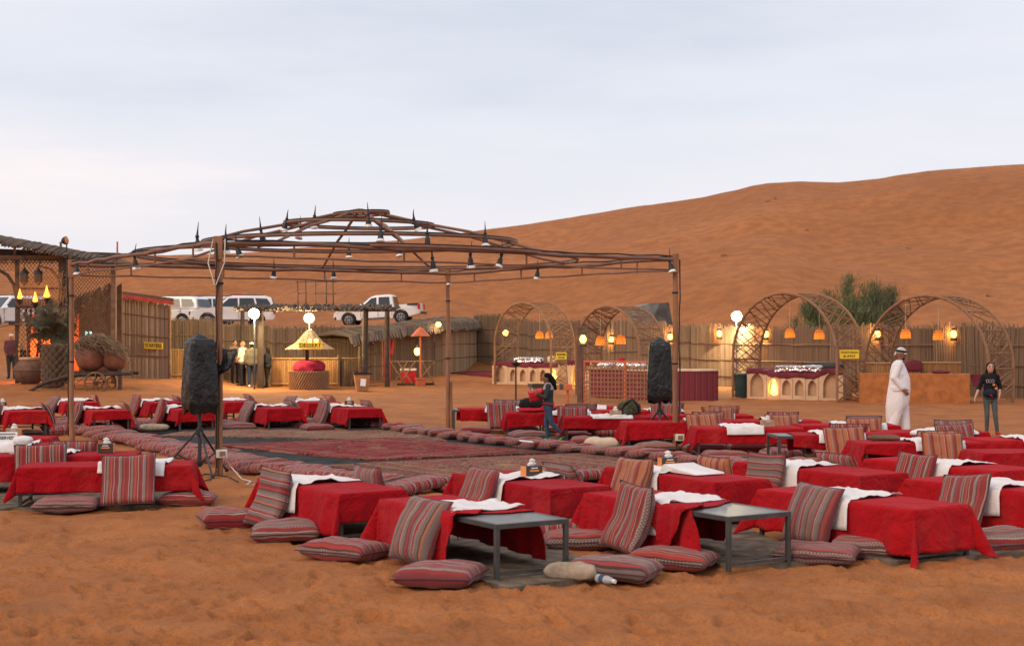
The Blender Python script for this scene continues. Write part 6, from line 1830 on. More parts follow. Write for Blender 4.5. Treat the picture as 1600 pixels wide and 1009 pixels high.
    for sx, wxx in enumerate(wx):
        for sy in (-1, 1):
            wo = link("wheel", ty, e_, (wxx, sy * (hw - .12), .385), (math.radians(90) * -sy, 0, 0))
            rm = MB().lathe([(.235, .10), (.235, .135), (.21, .14), (.19, .115), (.03, .12)], (0, 0, 0), 22).mesh("rim", MT['rim'], 40)
            link("rim", rm, wo)
            for k in range(6):
                a_ = 2 * math.pi * k / 6
                MB().box((.115 * math.cos(a_), .115 * math.sin(a_), .128), (.17, .045, .02), (0, 0, a_)).build("spoke", MT['rim'], wo, None)
    for sy in (-1, 1):
        xf = body[-3][0] - .10; 
        MB().ell((2.26, sy * hw * .74, .86 if kind == 'pickup' else .90), (.16, .17, .09), 12, 8).build("headlight", MT['lens_clear'], e_)
        xr = body[0][0] - .06
        MB().box((body[1][0] + .05, sy * (hw - .115), .95), (.13, .16, .34)).build("tail_light", MT['lens_red'], e_, None)
        MB().ell((.80, sy * (hw + .10), 1.17), (.08, .11, .10), 10, 8).build("mirror", MT['car_white'], e_)
        for xh in ((.0, -1.0) if kind == 'suv' else (.05, -.75)): MB().box((xh - .15, sy * (hw + .004), 1.0), (.18, .03, .035)).build("door_handle", MT['car_white'], e_, None)
        for xs in ((.86, -.32, -1.30) if kind == 'suv' else (.86, -.16, -.98)):
            MB().box((xs, sy * (hw - .012), .80), (.012, .03, .60)).build("door_seam", MT['car_black'], e_, None)
        if kind == 'suv': MB().box((-.85, sy * hw * .66, 1.875), (1.9, .04, .035)).build("roof_rail", MT['metal_dark'], e_, None)
        MB().box((0, sy * (hw - .02), .40), (1.7, .10, .07)).build("side_step", MT['metal_dark'], e_, None)
    MB().box((2.40, 0, .80), (.06, 1.0, .20)).build("grille", MT['car_black'], e_, None)
    MB().box((2.42, 0, .52), (.10, 1.5, .16)).build("bumper", MT['car_white' if kind == 'suv' else 'car_black'], e_, None)
    MB().box((2.48, 0, .54), (.02, .5, .11)).build("number_plate", MT['plate'], e_, None)
    if stripe: MB().box((-.3, 0, 1.885), (.5, .9, .09)).build("roof_sign", MT['cloth_red'], e_, None)
    return e_
def park(px, d, dz=0.0):
    p = on(px, d); p.z += dz; return p
p = V2(592, 84.0); p.z = ZD(508.5, 84.0) + .02
make_car('pickup', "white double-cab pickup truck facing left above the fence", p, math.radians(180 - 6), math.radians(3.2))
p = V2(362, 83.0); p.z = ZD(511, 83.0)
make_car('suv', "white off-road car with open left view beside the floodlight", p, math.radians(180 + 16), 0.0, True)
p = V2(318, 91.0); p.z = ZD(508, 91.0)
make_car('suv', "white off-road car mostly hidden behind the floodlight car", p, math.radians(180 + 28))
p = V2(262, 84.0); p.z = ZD(512, 84.0)
make_car('suv', "white off-road car whose rear shows above the STARTERS hut", p, math.radians(180 - 14))
p = V2(8, 78.0); p.z = ZD(514, 78.0)
make_car('suv', "white off-road car at the left edge behind the entrance", p, math.radians(180 + 60))
# ------------------------------------------------------------------ entrance pavilion at the left
DE = 50.5
def E(px, py, d=DE): return Vector((XD(px, d), d, ZD(py, d)))
base = on(100, DE); pav = empty("entrance_pavilion", base, 0, "tall lattice entrance pavilion with thatched roof at the left edge", "pavilion")
def eb(px, py, dy=0.0): q = E(px, py) - base; q.y += dy; return q
rz = random.Random(21); mb = MB()
for i in range(70):
    s = i / 69; px = -60 + 244 * s; py = float(np.interp(px, [-60, 0, 100, 184], [362, 371, 390, 407]))
    for k in range(3):
        a0 = eb(px + rz.uniform(-2, 2), py + 10 - 4 * max(0, s - .4) + rz.uniform(-3, 3), -.7 + rz.uniform(-.1, .1)); a1 = eb(px, py + rz.uniform(-1.5, 1.5), .3); a2 = eb(px, py + 4, 3.2)
        mb.tube([a0, a0.lerp(a1, .5) + Vector((0, 0, .05)), a1, a2], [.03, .06, .08, .06], 5)
o = mb.build("thatch_roof", MT['thatch'], pav, 60); o["kind"] = "stuff"
MB().box((eb(-50, 402) + eb(182, 404)) / 2, (5.3, .14, .16), (0, 0.008, 0)).build("beam", MT['wood_mid'], pav, None)
MB().box((eb(-50, 396, .5) + eb(182, 400, .5)) / 2, (5.3, .2, .36), (0, 0.035, 0)).build("dark_lintel", MT['wood_dark'], pav, None)
for px in (23, 62, 95): MB().cyl(eb(px, 404), eb(px, 378), .045, .045, 8).build("strut", MT['wood_mid'], pav)
zf = 0.0
for px, w, mt_ in ((101, .34, 'wood_dark'), (178, .16, 'wood_mid'), (27, .12, 'wood_dark'), (-28, .2, 'wood_dark')):
    q = eb(px, 404); MB().box((q.x, 0, q.z / 2), (w, .30 if w > .3 else w, q.z)).build("column", MT[mt_], pav, None)
MB().cyl(eb(181, 408, .2), eb(181, 377, .2), .035, .03, 7).build("mast", MT['paint_red'], pav)
# arch band to the left opening
pts = [eb(27, 590), eb(27, 520), eb(26, 465), eb(22, 445), eb(12, 430), eb(0, 423), eb(-14, 422), eb(-26, 428)]
MB().tube(pts, .06, 7).build("arch_band", MT['wood_dark'], pav)
MB().cyl(eb(27, 451), eb(94, 451), .04, .04, 7).build("bar", MT['wood_dark'], pav)
pts = [eb(60, 415), eb(80, 421), eb(92, 436), eb(97, 470)]
MB().tube(pts, .035, 6).build("arch_band", MT['wood_mid'], pav)
def diamond(px0, px1, py0, py1, step, dy, mat, r=.012):
    mb = MB(); a, b = eb(px0, py1, dy), eb(px1, py0, dy); w, h = b.x - a.x, b.z - a.z
    def clip(p, q):
        t0, t1 = 0., 1.
        d = (q[0] - p[0], q[1] - p[1])
        for dd, pp, lo, hi in ((d[0], p[0], 0, w), (d[1], p[1], 0, h)):
            if abs(dd) < 1e-9: continue
            ta, tb = (lo - pp) / dd, (hi - pp) / dd
            if ta > tb: ta, tb = tb, ta
            t0, t1 = max(t0, ta), min(t1, tb)
        return None if t0 >= t1 else ((p[0] + d[0] * t0, p[1] + d[1] * t0), (p[0] + d[0] * t1, p[1] + d[1] * t1))
    n = int((w + h) / step) + 1; sl = 1.25
    for i in range(-n, 2 * n):
        for sg, yy in ((1, -.008), (-1, .008)):
            x0 = i * step if sg > 0 else i * step
            c = clip((x0, 0), (x0 + sg * h / sl, h))
            if c: mb.tube([(a.x + c[0][0], a.y + yy, a.z + c[0][1]), (a.x + c[1][0], a.y + yy, a.z + c[1][1])], r, 4)
    o = mb.build("lattice", MT[mat], pav, 60); o["kind"] = "stuff"; return o
diamond(28, 94, 406, 560, .135, -.02, 'wood_mid')
diamond(-50, 26, 404, 424, .135, -.02, 'wood_mid')
diamond(103, 177, 408, 560, .12, -.02, 'wood_mid', .012)
diamond(-30, 180, 405, 412, .10, -.09, 'wood_dark', .014)
# dry palm thatch hung inside the right bay
mb = MB()
for i in range(150):
    t_ = rz.random(); px = 108 + 68 * t_; py = 470 - 28 * t_ + rz.uniform(-6, 4)
    a0 = eb(px, py, .25 + rz.uniform(0, .3)); mb.tube([a0, a0 + Vector((rz.uniform(-.25, .1), 0, rz.uniform(-.9, -.4)))], [.02, .008], 4)
o = mb.build("thatch_fringe", MT['straw_dry'], pav, 60); o["kind"] = "stuff"
bk = MB().prism([(-.78, 0), (.78, 0), (.78, 3.3), (.3, 3.0), (-.2, 2.75), (-.78, 2.35)], .05, Matrix.Translation((eb(142, 520, 1.2).x, 1.2, .3))).build("inner_wall", MT['wood_mid'], pav, None)
MB().box((eb(60, 520, 1.8).x, 2.0, 1.35), (2.0, .05, 2.3)).build("inner_wall", MT['paint_orange'], pav, None)  # orange wall colour put in for the fire glow behind the lattice
for px, w in ((127, .07), (133.5, .07)):
    q = eb(px, 527, .6); MB().box(q, (w, .05, .42)).build("lit_window", MT['glow_screen'], pav, None)
MB().box(eb(76.5, 507, -.06), (.16, .03, .09)).build("exit_light", MT['glow_green'], pav, None)
MB().tube([eb(0, 511, -.1), eb(20, 507, -.1), eb(45, 506, -.1)], .02, 5).build("rope", MT['straw_dry'], pav)
mb = MB()
MB().cyl(eb(28, 479, -.1), eb(95, 479, -.1), .06, .06, 8).build("balcony_rail", MT['wood_dark'], pav)
for px in np.linspace(30, 94, 15): MB().cyl(eb(px, 479, -.1), eb(px + rz.uniform(-1, 1), 462 + rz.uniform(0, 8), -.1), .022, .018, 5).build("picket", MT['wood_mid'], pav)
for px, a_ in ((36, .15), (44, -.1), (52, .2), (63, -.25), (72, .15), (82, -.1)): MB().cyl(eb(px, 482, .3), eb(px + a_ * 60, 600, .3), .045, .05, 7).build("pole", MT['wood_dark'], pav)
mb = MB()
for i in range(26):
    px = 30 + 62 * rz.random(); a0 = eb(px, 484 + rz.uniform(0, 40), .1 + rz.uniform(0, .8))
    mb.tube([a0, a0 + Vector((rz.uniform(-.5, .5), 0, -rz.uniform(.4, 1.4)))], [.03, .015], 4)
for i in range(160):
    px = 95 + 14 * rz.random(); a0 = eb(px, 420 + 150 * rz.random(), -.25)
    mb.tube([a0, a0 + Vector((rz.uniform(-.2, .2), -.05, rz.uniform(-.5, .1)))], [.016, .006], 4)
o = mb.build("dry_branches", MT['straw_dry'], pav, 60); o["kind"] = "stuff"
# iron star lanterns
for px, lab in ((38, "left dark iron lantern hanging on the entrance lattice"), (60, "right dark iron lantern hanging on the entrance lattice")):
    p = E(px, 432, DE - .35); f = empty("iron_lantern", p, 0, lab, "lantern", "iron lanterns at the entrance")
    MB().lathe([(.01, -.34), (.08, -.24), (.155, -.18)], (0, 0, 0), 8).build("foot", MT['black_paint'], f)
    MB().lathe([(.145, -.178), (.145, .10)], (0, 0, 0), 8).build("glass", MT['card_dark'], f)
    MB().lathe([(.165, .102), (.14, .17), (.06, .24), (.015, .34)], (0, 0, 0), 8).build("roof", MT['black_paint'], f)
    MB().cyl((0, 0, .33), (0, .25, .62), .01, .01, 5).build("chain", MT['black_paint'], f)
for k, (px, py, s) in enumerate(((31, 462, .9), (55, 467, .9), (73, 460, 1.2))):
    p = E(px, py, DE - .45); f = empty("torch", p, 0, ("left", "middle", "right")[k] + " burning torch on the entrance rail", "torch", "burning torches at the entrance")
    MB().lathe([(.02, -.34), (.09, -.22), (.12, -.12), (.10, -.11)], (0, 0, 0), 10).build("bowl", MT['black_paint'], f)
    MB().cyl((0, 0, -.9), (0, 0, -.3), .03, .03, 6).build("shaft", MT['wood_dark'], f)
    MB().lathe([(.03, -.13), (.085 * s, -.06), (.075 * s, .01), (.035 * s, .13), (.008, .27 * s)], (0, 0, 0), 10, 1, 1, True, lambda a_, z: 1 + .25 * math.sin(3 * a_ + z * 14)).build("flame", MT['glow_flame'], f)
    lamp("torch_light", (0, -.2, .1), 18, (1, .42, .10), .1, f)
lamp("pavilion_fire_light", base + Vector((XD(50, DE) - base.x, 1.2, 1.1)), 260, (1.0, .36, .08), .25)
# palm beside the gate
p = on(84, 48.6); pal = empty("palm_tree", p, 0, "stubby palm with thick scaly trunk and drooping fronds", "palm")
mb = MB(); prof = [(.30, -.05), (.36, .3), (.33, .8), (.36, 1.2), (.28, 1.5)]
mb.lathe(prof, (0, 0, 0), 16)
mb.build("trunk", MT['bark_palm'], pal)
sc_ = MB().prism([(-.10, 0), (.10, 0), (.05, .16), (0, .20), (-.05, .16)], .06).mesh("bark_scale", MT['bark_palm'], None)
for i in range(10):
    z = .05 + i * .14
    for k in range(10):
        a_ = 2 * math.pi * (k + .5 * (i % 2)) / 10; r_ = float(np.interp(z, [q[1] for q in prof], [q[0] for q in prof]))
        link("bark_scale", sc_, pal, (r_ * math.cos(a_), r_ * math.sin(a_), z), (-.35, 0, a_ + math.pi / 2 + math.pi))
def frond(L, droop, seed):
    r = random.Random(seed); mb = MB(); pts = []
    for s in np.linspace(0, 1, 9): pts.append(Vector((L * s * (1 - .15 * s), 0, L * (.75 * s - droop * s * s))))
    mb.tube(pts, [.03 - .024 * s for s in np.linspace(0, 1, 9)], 5)
    for i in range(34):
        s = .12 + .86 * i / 33; q = s * 8; k = min(int(q), 7); p_ = pts[k].lerp(pts[k + 1], q - k)
        for sg in (-1, 1):
            l = .42 * math.sin(math.pi * (.15 + .8 * s)); d_ = Vector((.55, sg * .8, -.15 + r.uniform(-.15, .15))).normalized()
            w = Vector((.012, 0, .014))
            mb.add([p_ - w, p_ + w, p_ + d_ * l * .6 + w * .9 + Vector((0, 0, -.02)), p_ + d_ * l + Vector((0, 0, -.10)), p_ + d_ * l * .6 - w * .9 + Vector((0, 0, -.02))], [(0, 1, 2, 3, 4)])
    return mb.mesh("frond", MT['leaf_palm'], None)
FRM = [frond(1.15, .35, 1), frond(1.0, .75, 2), frond(1.3, .1, 3)]
for k in range(18):
    link("frond", FRM[k % 3], pal, (0, 0, 1.4 + .02 * k), (random.uniform(-.2, .2), random.uniform(-.75, -.1), 2 * math.pi * k / 18 + random.uniform(-.2, .2)))
# big urn
p = on(47, 50.5); ur = empty("clay_urn", p, 0, "large dark clay urn with pale rim at the far left", "urn")
MB().lathe([(.30, -.02), (.50, .18), (.58, .42), (.55, .58), (.40, .78), (.35, .82)], (0, 0, 0), 28).build("body", MT['terracotta_dark'], ur)
MB().lathe([(.352, .822), (.38, .86), (.37, .92), (.30, .93)], (0, 0, 0), 28).build("rim", MT['plaster_shade'], ur)
MB().lathe([(.588, .44), (.60, .47), (.578, .50)], (0, 0, 0), 28, cap=False).build("band", MT['terracotta_dark'], ur)
# hand cart with two clay pots under straw
p = on(150, 48.2); ct = empty("hand_cart", p, 0, "old wooden hand cart carrying clay pots at left", "cart")
X = lambda px: XD(px, 48.2) - p.x
Zc = lambda py: ZD(py, 48.2) - p.z
for y in (-.45, .45): MB().tube([(X(50), y, Zc(612)), (X(75), y, Zc(598)), (X(118), y, Zc(585)), (X(212), y, Zc(583))], [.05, .07, .08, .05], 8).build("shaft", MT['wood_dark'], ct)
for k in range(7): MB().box((X(116) + k * .27, 0, Zc(584) + .07), (.25, 1.0, .05), (0, random.uniform(-.03, .03), 0)).build("plank", MT['wood_dark'], ct, None)
for y in (-.58, .58):
    c = Vector((X(157), y, Zc(598)))
    wo = MB().tube([c + Vector((.36 * math.cos(a_), 0, .36 * math.sin(a_))) for a_ in np.linspace(0, 2 * math.pi, 29)[:-1]], .035, 6, closed=True).build("wheel", MT['wood_mid'], ct)
    for k in range(8): MB().cyl(c, c + Vector((.35 * math.cos(k * .785), 0, .35 * math.sin(k * .785))), .022, .02, 5).build("spoke", MT['wood_mid'], wo)
    MB().cyl(c + Vector((0, -.08, 0)), c + Vector((0, .08, 0)), .07, .07, 10).build("hub", MT['wood_dark'], wo)
MB().box((X(193), -.4, (Zc(578) - .02) / 2), (.12, .12, Zc(574))).build("support_post", MT['wood_dark'], ct, None)
MB().cyl((X(120), -.4, .0), (X(120), -.4, Zc(590)), .05, .05, 8).build("support_post", MT['wood_dark'], ct)
MB().tube([(X(66), -.6, Zc(606)), (X(80), -.65, Zc(614)), (X(95), -.65, Zc(613)), (X(108), -.6, Zc(603)), (X(130), -.6, Zc(596)), (X(140), -.6, Zc(588))], .018, 5).build("rope", MT['straw_dry'], ct)
for px, s, mt_, lab in ((141, 1.0, 'terracotta', "round red clay pot, left one on the hand cart"), (177, .88, 'terracotta', "round red clay pot, right one on the hand cart")):
    q = Vector((XD(px, 48.2), 48.2 + (.05 if s == 1 else .2), p.z + Zc(584) + .10)); ur = empty("clay_pot", q, 0, lab, "pot", "clay pots on the cart")
    MB().lathe([(.18 * s, 0), (.42 * s, .16 * s), (.52 * s, .42 * s), (.49 * s, .66 * s), (.36 * s, .80 * s), (.34 * s, .84 * s)], (0, 0, 0), 26).build("body", MT[mt_], ur)
    MB().lathe([(.342 * s, .841 * s), (.40 * s, .86 * s), (.39 * s, .92 * s), (.32 * s, .93 * s)], (0, 0, 0), 26).build("rim", MT['terracotta_dark'], ur)
mb = MB()
for i in range(420):
    t_ = rz.random(); px = 114 + 70 * t_; h_ = 24 * math.sin(math.pi * (.1 + .85 * t_))
    a0 = Vector((XD(px, 48.2), 48.2 + rz.uniform(-.6, .6), ZD(546 - h_ * rz.uniform(.55, 1.1), 48.2)))
    mb.tube([a0, a0 + Vector((rz.uniform(-.1, .35), rz.uniform(-.2, .1), rz.uniform(-.28, .0))), a0 + Vector((rz.uniform(.1, .7), rz.uniform(-.3, .1), rz.uniform(-.55, -.15)))], [.016, .012, .005], 4)
o = mb.build("dry_straw_heap", MT['straw_dry'], None, 60); tag(o, "tangled dry straw heaped over the cart's pots", "straw", None, "stuff")

# ------------------------------------------------------------------ loudspeakers in black plastic on tripods
def loudspeaker(px, py, lab, lab2, w, d, z0, z1, seed, rz_=0.0, flap=False, hgt=1.0):
    p = G(px, py); p.z = 0
    tr = empty("speaker_stand", p, rz_, lab2, "tripod stand", "tripod speaker stands")
    zj = .62
    MB().cyl((0, 0, .12), (0, 0, z0 + .1), .028, .026, 10).build("pole", MT['metal_dark'], tr)
    MB().lathe([(.05, zj - .05), (.055, zj), (.05, zj + .06)], (0, 0, 0), 12).build("collar", MT['black_paint'], tr)
    MB().lathe([(.045, .14), (.05, .17), (.045, .21)], (0, 0, 0), 12).build("collar", MT['black_paint'], tr)
    for k in range(3):
        a_ = 2 * math.pi * k / 3 + .5; u = Vector((math.cos(a_), math.sin(a_), 0))
        lg = MB().cyl(u * .05 + Vector((0, 0, zj)), u * .58 + Vector((0, 0, .02)), .018, .016, 8).build("leg", MT['metal_dark'], tr)
        MB().ell(u * .58 + Vector((0, 0, .025)), .03, 8, 6).build("rubber_foot", MT['rubber'], lg)
        MB().cyl(u * .05 + Vector((0, 0, .17)), u * .33 + Vector((0, 0, .30)), .012, .012, 6).build("brace", MT['metal_dark'], tr)
    sp = empty("loudspeaker", Vector((p.x, p.y, z0)), rz_, lab, "loudspeaker", "wrapped loudspeakers")
    H_ = z1 - z0; r = np.random.RandomState(seed); ox = r.rand() * 40
    me = MB().box((0, 0, H_ / 2), (w * .86, d * .86, H_ * .94)).mesh("cabinet", MT['black_paint'], None); bevel_mesh(me, .03, 2); link("cabinet", me, sp)
    n, m = 40, 30; vs = []
    for i in range(m + 1):
        t_ = i / m; z = -.06 + (H_ + .10) * t_
        pinch = 1.0 - .12 * max(0, (.10 - t_) / .10) - .85 * max(0, (t_ - .90) / .10) ** 1.1
        bulge = 1.06 + .03 * math.sin(math.pi * t_) - .24 * t_
        for k in range(n):
            a_ = 2 * math.pi * k / n; c, s = math.cos(a_), math.sin(a_)
            q = (abs(c) ** 12 + abs(s) ** 12) ** (-1 / 12)
            wr = 1 + .09 * (float(fbm(ox + 1.2 * c + t_ * 1.0, 1.2 * s + t_ * 1.2, 2)) - .5) + .045 * (abs(((a_ * 2.2 + t_ * 1.7 + ox) % 1) - .5) - .25) + .05 * (abs(((a_ * 1.1 - t_ * 2.6 + ox) % 1) - .5) - .25)
            vs.append((c * q * w * .54 * pinch * bulge * wr, s * q * d * .54 * pinch * bulge * wr, z + (.16 * (float(vnoise(ox + c * 2.5, s * 2.5)) - .5) if i == 0 else .02 * (float(vnoise(ox + c * 2, s * 2)) - .5))))
    fs = [(i * n + k, i * n + (k + 1) % n, (i + 1) * n + (k + 1) % n, (i + 1) * n + k) for i in range(m) for k in range(n)] + [tuple(range(m * n, (m + 1) * n))]
    cv = MB().add(vs, fs).build("plastic_cover", MT['bin_bag'], sp, 70)
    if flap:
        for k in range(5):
            MB().box((w * .565, -.02 + .01 * k, H_ * (.80 - .155 * k)), (.012, .17, .018 + .012 * (k % 2)), (0, .08, 0)).build('reflection_strip', MT['card_orange'], cv, None)  # orange strips put on for orange light reflected in the plastic
        vs = []; 
        for i in range(9):
            for k in range(7):
                u, v = i / 8, k / 6
                vs.append((w * .42 + .36 * u, -.02 + .10 * math.sin(u * 4 + v * 2), H_ * .93 - .12 * u - v * (.62 - .50 * u) + .03 * math.sin(u * 7)))
        fo = MB().add(vs, [(i * 7 + k, i * 7 + k + 1, (i + 1) * 7 + k + 1, (i + 1) * 7 + k) for i in range(8) for k in range(6)]).build("cover_flap", MT['bin_bag'], cv, 179)
        fo.modifiers.new("thickness", 'SOLIDIFY').thickness = .006
    return p
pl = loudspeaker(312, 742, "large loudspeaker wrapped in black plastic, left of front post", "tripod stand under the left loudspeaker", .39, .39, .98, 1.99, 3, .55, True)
pr = loudspeaker(1031, 697, "loudspeaker wrapped in black plastic beside the right post", "tripod stand under the right loudspeaker", .42, .40, .86, 1.93, 5, -.1)
mb = MB(); mb.tube([G(350, 712, .28), G(362, 730, .1), G(378, 748, .01), G(392, 752, .02), G(384, 758, .02), G(398, 757, .02)], .010, 5)
tag(mb.build("power_cable", MT['cable_white'], None), "pale cable trailing from the socket box onto the sand", "cable")
mb = MB(); mb.tube([G(338, 735, .05), G(330, 748, .02), G(316, 752, .02), G(306, 744, .02), G(322, 740, .02), G(356, 744, .03), G(372, 752, .02)], .010, 5)
tag(mb.build("power_cable", MT['cable_black'], None), "black cable coiled at the front left post's foot", "cable")
# torch stand, orange post box and bins
p = on(806, 38.5); f = empty("torch_stand", p, 0, "thin black torch stand behind the backpack table", "torch stand")
zt = ZD(572, 38.5) - p.z
MB().cyl((0, 0, 0), (0, 0, zt), .025, .022, 8).build("pole", MT['black_paint'], f); MB().lathe([(.03, zt - .02), (.12, zt + .06), (.14, zt + .10), (.05, zt + .11), (.02, zt + .17)], (0, 0, 0), 12).build("bowl", MT['black_paint'], f)
p = on(887, 37.5); f = empty("orange_post_box", p, 0, "small orange box on an orange pole", "post box")
zt = ZD(603, 37.5) - p.z
MB().cyl((0, 0, 0), (0, 0, zt), .035, .03, 8).build("pole", MT['paint_orange'], f); MB().box((0, -.01, zt - .03), (.24, .22, .16)).build("box", MT['paint_orange'], f, None)
MB().box((-.17, 0, zt - .03), (.10, .18, .13)).build("side_cap", MT['metal_frame'], f, None)
def tapered_bin(px, d, wt, wb, h, mat, rim, lab, note):
    p = on(px, d); f = empty("litter_bin", p, .2, lab, "bin")
    q = [(-wb / 2, -wb / 2, 0), (wb / 2, -wb / 2, 0), (wb / 2, wb / 2, 0), (-wb / 2, wb / 2, 0), (-wt / 2, -wt / 2, h), (wt / 2, -wt / 2, h), (wt / 2, wt / 2, h), (-wt / 2, wt / 2, h)]
    MB().add(q, [(0, 1, 2, 3), (7, 6, 5, 4), (0, 4, 5, 1), (1, 5, 6, 2), (2, 6, 7, 3), (3, 7, 4, 0)]).build("body", MT[mat], f, None)
    for s in (-1, 1):
        MB().box((0, s * wt / 2, h + .02), (wt + .06, .06, .07)).build("rim", MT[rim], f, None); MB().box((s * wt / 2, 0, h + .0205), (.06, wt - .06, .0695)).build("rim", MT[rim], f, None)
    if note: MB().box((.02, -(wt + wb) / 4 - .035, h * .52), (.20, .006, .28), (-(wt - wb) / 2 / h, 0.12, 0)).build("notice", MT['paper'], f, None)
    else: MB().box((-wt * .40, -(wt + wb) / 4 - .035, h * .5), (.05, .006, h * .9), (-(wt - wb) / 2 / h, -.10, 0)).build("pale_stripe", MT['paper'], f, None)
tapered_bin(565.5, 52.0, .58, .40, .62, 'bin_brown', 'rubber', "tapered brown litter bin with black rim and white notice", True)
tapered_bin(842, 36.5, .42, .30, .72, 'bin_grey', 'wood_dark', "tapered grey-brown litter bin behind the walking girl", False)

# ------------------------------------------------------------------ things on the tables
def tl(nm, lx, ly, z=TH + .018):
    c, a_, L = TC[nm]; return Vector((c.x + lx * math.cos(a_) - ly * math.sin(a_), c.y + lx * math.sin(a_) + ly * math.cos(a_), c.z + z))
def tissue(p, rz_, lab, side='card_dark', end='card_orange'):
    f = empty("tissue_box", p, rz_, lab, "tissue box", "tissue boxes")
    MB().mat(0).box((0, 0, .055), (.20, .12, .11)).build("carton", MT[side], f, None)
    for sx in (-1, 1): MB().box((sx * .102, 0, .055), (.006, .118, .108)).build("carton_end", MT[end], f, None)
    MB().box((0, -.062, .06), (.11, .005, .018)).build("printed_band", MT[end], f, None)
    MB().box((0, -.062, .088), (.08, .005, .010)).build("printed_band", MT['paper'], f, None)
    MB().lathe([(.035, .108), (.045, .13), (.022, .15), (.034, .168), (.006, .19)], (0, 0, 0), 14, 1, .5, True, lambda a_, z: 1 + .45 * math.sin(3 * a_ + z * 40 + p.x * 9)).build("tissue", MT['paper'], f, 30)
tissue(tl('T3', -.18, .16), .5, "black and orange tissue box on the table behind the nearest one")
tissue(tl('T5', -.55, .20), .3, "dark tissue box with bunched tissue beside the folded sheet")
tissue(G(166, 706, TH + .02), .1, "black tissue box on the second left-edge table")
tissue(G(22, 681, TH + .02), .1, "tissue box on the farthest left-edge table", 'card_tan', 'card_orange')
tissue(G(4, 636, TH + .02), .1, "dark tissue box at the left edge on the far row")
tissue(tl('B9', -.30, .10), .2, "orange tissue box on the rightmost table behind the carpets")
tissue(tl('M5', .35, -.05), .2, "tan tissue box on the table right of the post", 'card_tan', 'card_tan')
tissue(tl('M3', .05, -.1), .1, "tan tissue box beside the camouflage bag", 'card_tan', 'card_tan')
p = tl('T5', .12, .02, TH + .02); f = MB().prism([(-.30, 0), (.32, 0), (.30, .018), (-.05, .05), (-.22, .085), (-.26, .07)], .42).mesh("folded_sheet", MT['white_cloth'], None); bevel_mesh(f, .006, 2)
tag(link("folded_sheet", f, None, p, (0, 0, E2A)), "stiff folded white sheet standing on a red table", "sheet")
# RESERVED card
p = G(8, 690, TH + .03); f = empty("reserved_card", p, .05, "white RESERVED card standing on the left-edge table", "sign")
MB().box((0, 0, .07), (.34, .012, .14), (-.15, 0, 0)).build("card", MT['paper'], f, None)
text("lettering", "RESERVED", .060, MT['sign_black'], f, (0.0, -.018, .055), (math.radians(82), 0, 0), .001)
MB().box((0, -.0215, .115), (.30, .004, .012), (-.15, 0, 0)).build("printed_rule", MT['sign_black'], f, None)
# backpack and camouflage bag
p = tl('M2', -.42, -.02); f = empty("backpack", p, .1, "black and red backpack lying on a red table", "backpack")
b_ = lump("body", (0, 0, .02), (.54, .34, .26), MT['cloth_black'], None, None, 61, 20, 12, None, 0, 2.6); b_.parent = f
b_ = lump("base_panel", (0, 0, 0), (.62, .38, .10), MT['bag_red'], None, None, 62, 20, 8, None, 0, 3); b_.parent = f
MB().tube([(.10, -.17, .03), (.22, -.17, .14), (.20, -.08, .25), (.08, 0, .28)], .022, 6).build("piping", MT['bag_red'], f)
MB().tube([(.30, -.1, .04), (.42, -.12, .02), (.46, -.1, .05), (.36, -.05, .04)], .02, 6).build("strap", MT['cloth_black'], f)
p = tl('M3', .32, -.02); f = empty("holdall", p, .1, "camouflage holdall slumped on a red table", "bag")
b_ = lump("body", (0, 0, 0), (.44, .26, .30), MT['camo'], None, None, 63, 22, 12, None, 0, 2.3); b_.parent = f
MB().tube([(-.20, -.1, .05), (-.10, -.13, .24), (.05, -.10, .32), (.14, -.12, .2), (.20, -.1, .04)], .014, 6).build("strap", MT['cloth_black'], f)
# white rolled bundle and bottle in front of a cushion
p = G(893, 893, .07); tag(link("rolled_bundle", cushion_mesh(.46, .13, .13, 90, MT['cloth_drab'], "rolled_bundle", .42), None, (p.x, p.y, .075), (0, 0, -.28)), "rolled beige cloth bundle on the mat by the bare table", "bundle")
p = G(946, 905, .05); f = empty("water_bottle", (p.x, p.y, .05), -.9, "clear crumpled water bottle beside the beige bundle", "bottle")
MB().tube([(-.10, 0, 0), (-.09, 0, 0), (.03, 0, 0), (.07, 0, 0), (.09, 0, .0)], [.02, .036, .034, .026, .014], 12).build("body", MT['plastic_clear'], f); MB().cyl((.09, 0, 0), (.115, 0, 0), .017, .017, 10).build("cap", MT['paper'], f)
MB().tube([(-.05, 0, 0), (.0, 0, 0)], .0365, 12).build("label_band", MT['cloth_denim'], f)
b_ = lump("crumpled_towel", G(1480, 676, TH + .03), (.45, .18, .07), MT['cloth_brown'], "brown folded towel on the table before the robed man", "towel", 71)
b_.location = tl('M7', -.40, .18)
for px, py, lab, s in ((1435, 682, "white crumpled napkin on the table before the robed man", .2), (36, 694, "white wrapped bread bag beside the RESERVED card", .22)):
    lump("napkin_heap", G(px, py, TH + .03), (s * 1.3, s * .8, s * .55), MT['white_cloth'], lab, "napkin", px, 16, 10, None, 0, 2)
p = G(822, 689, .26); tag(MB().box((0, 0, 0), (.22, .14, .01)).build("paper_sheet", MT['paper'], None, None, p, (0.06, .1, .2)), "white paper sheet lying on the right side cushions", "paper")

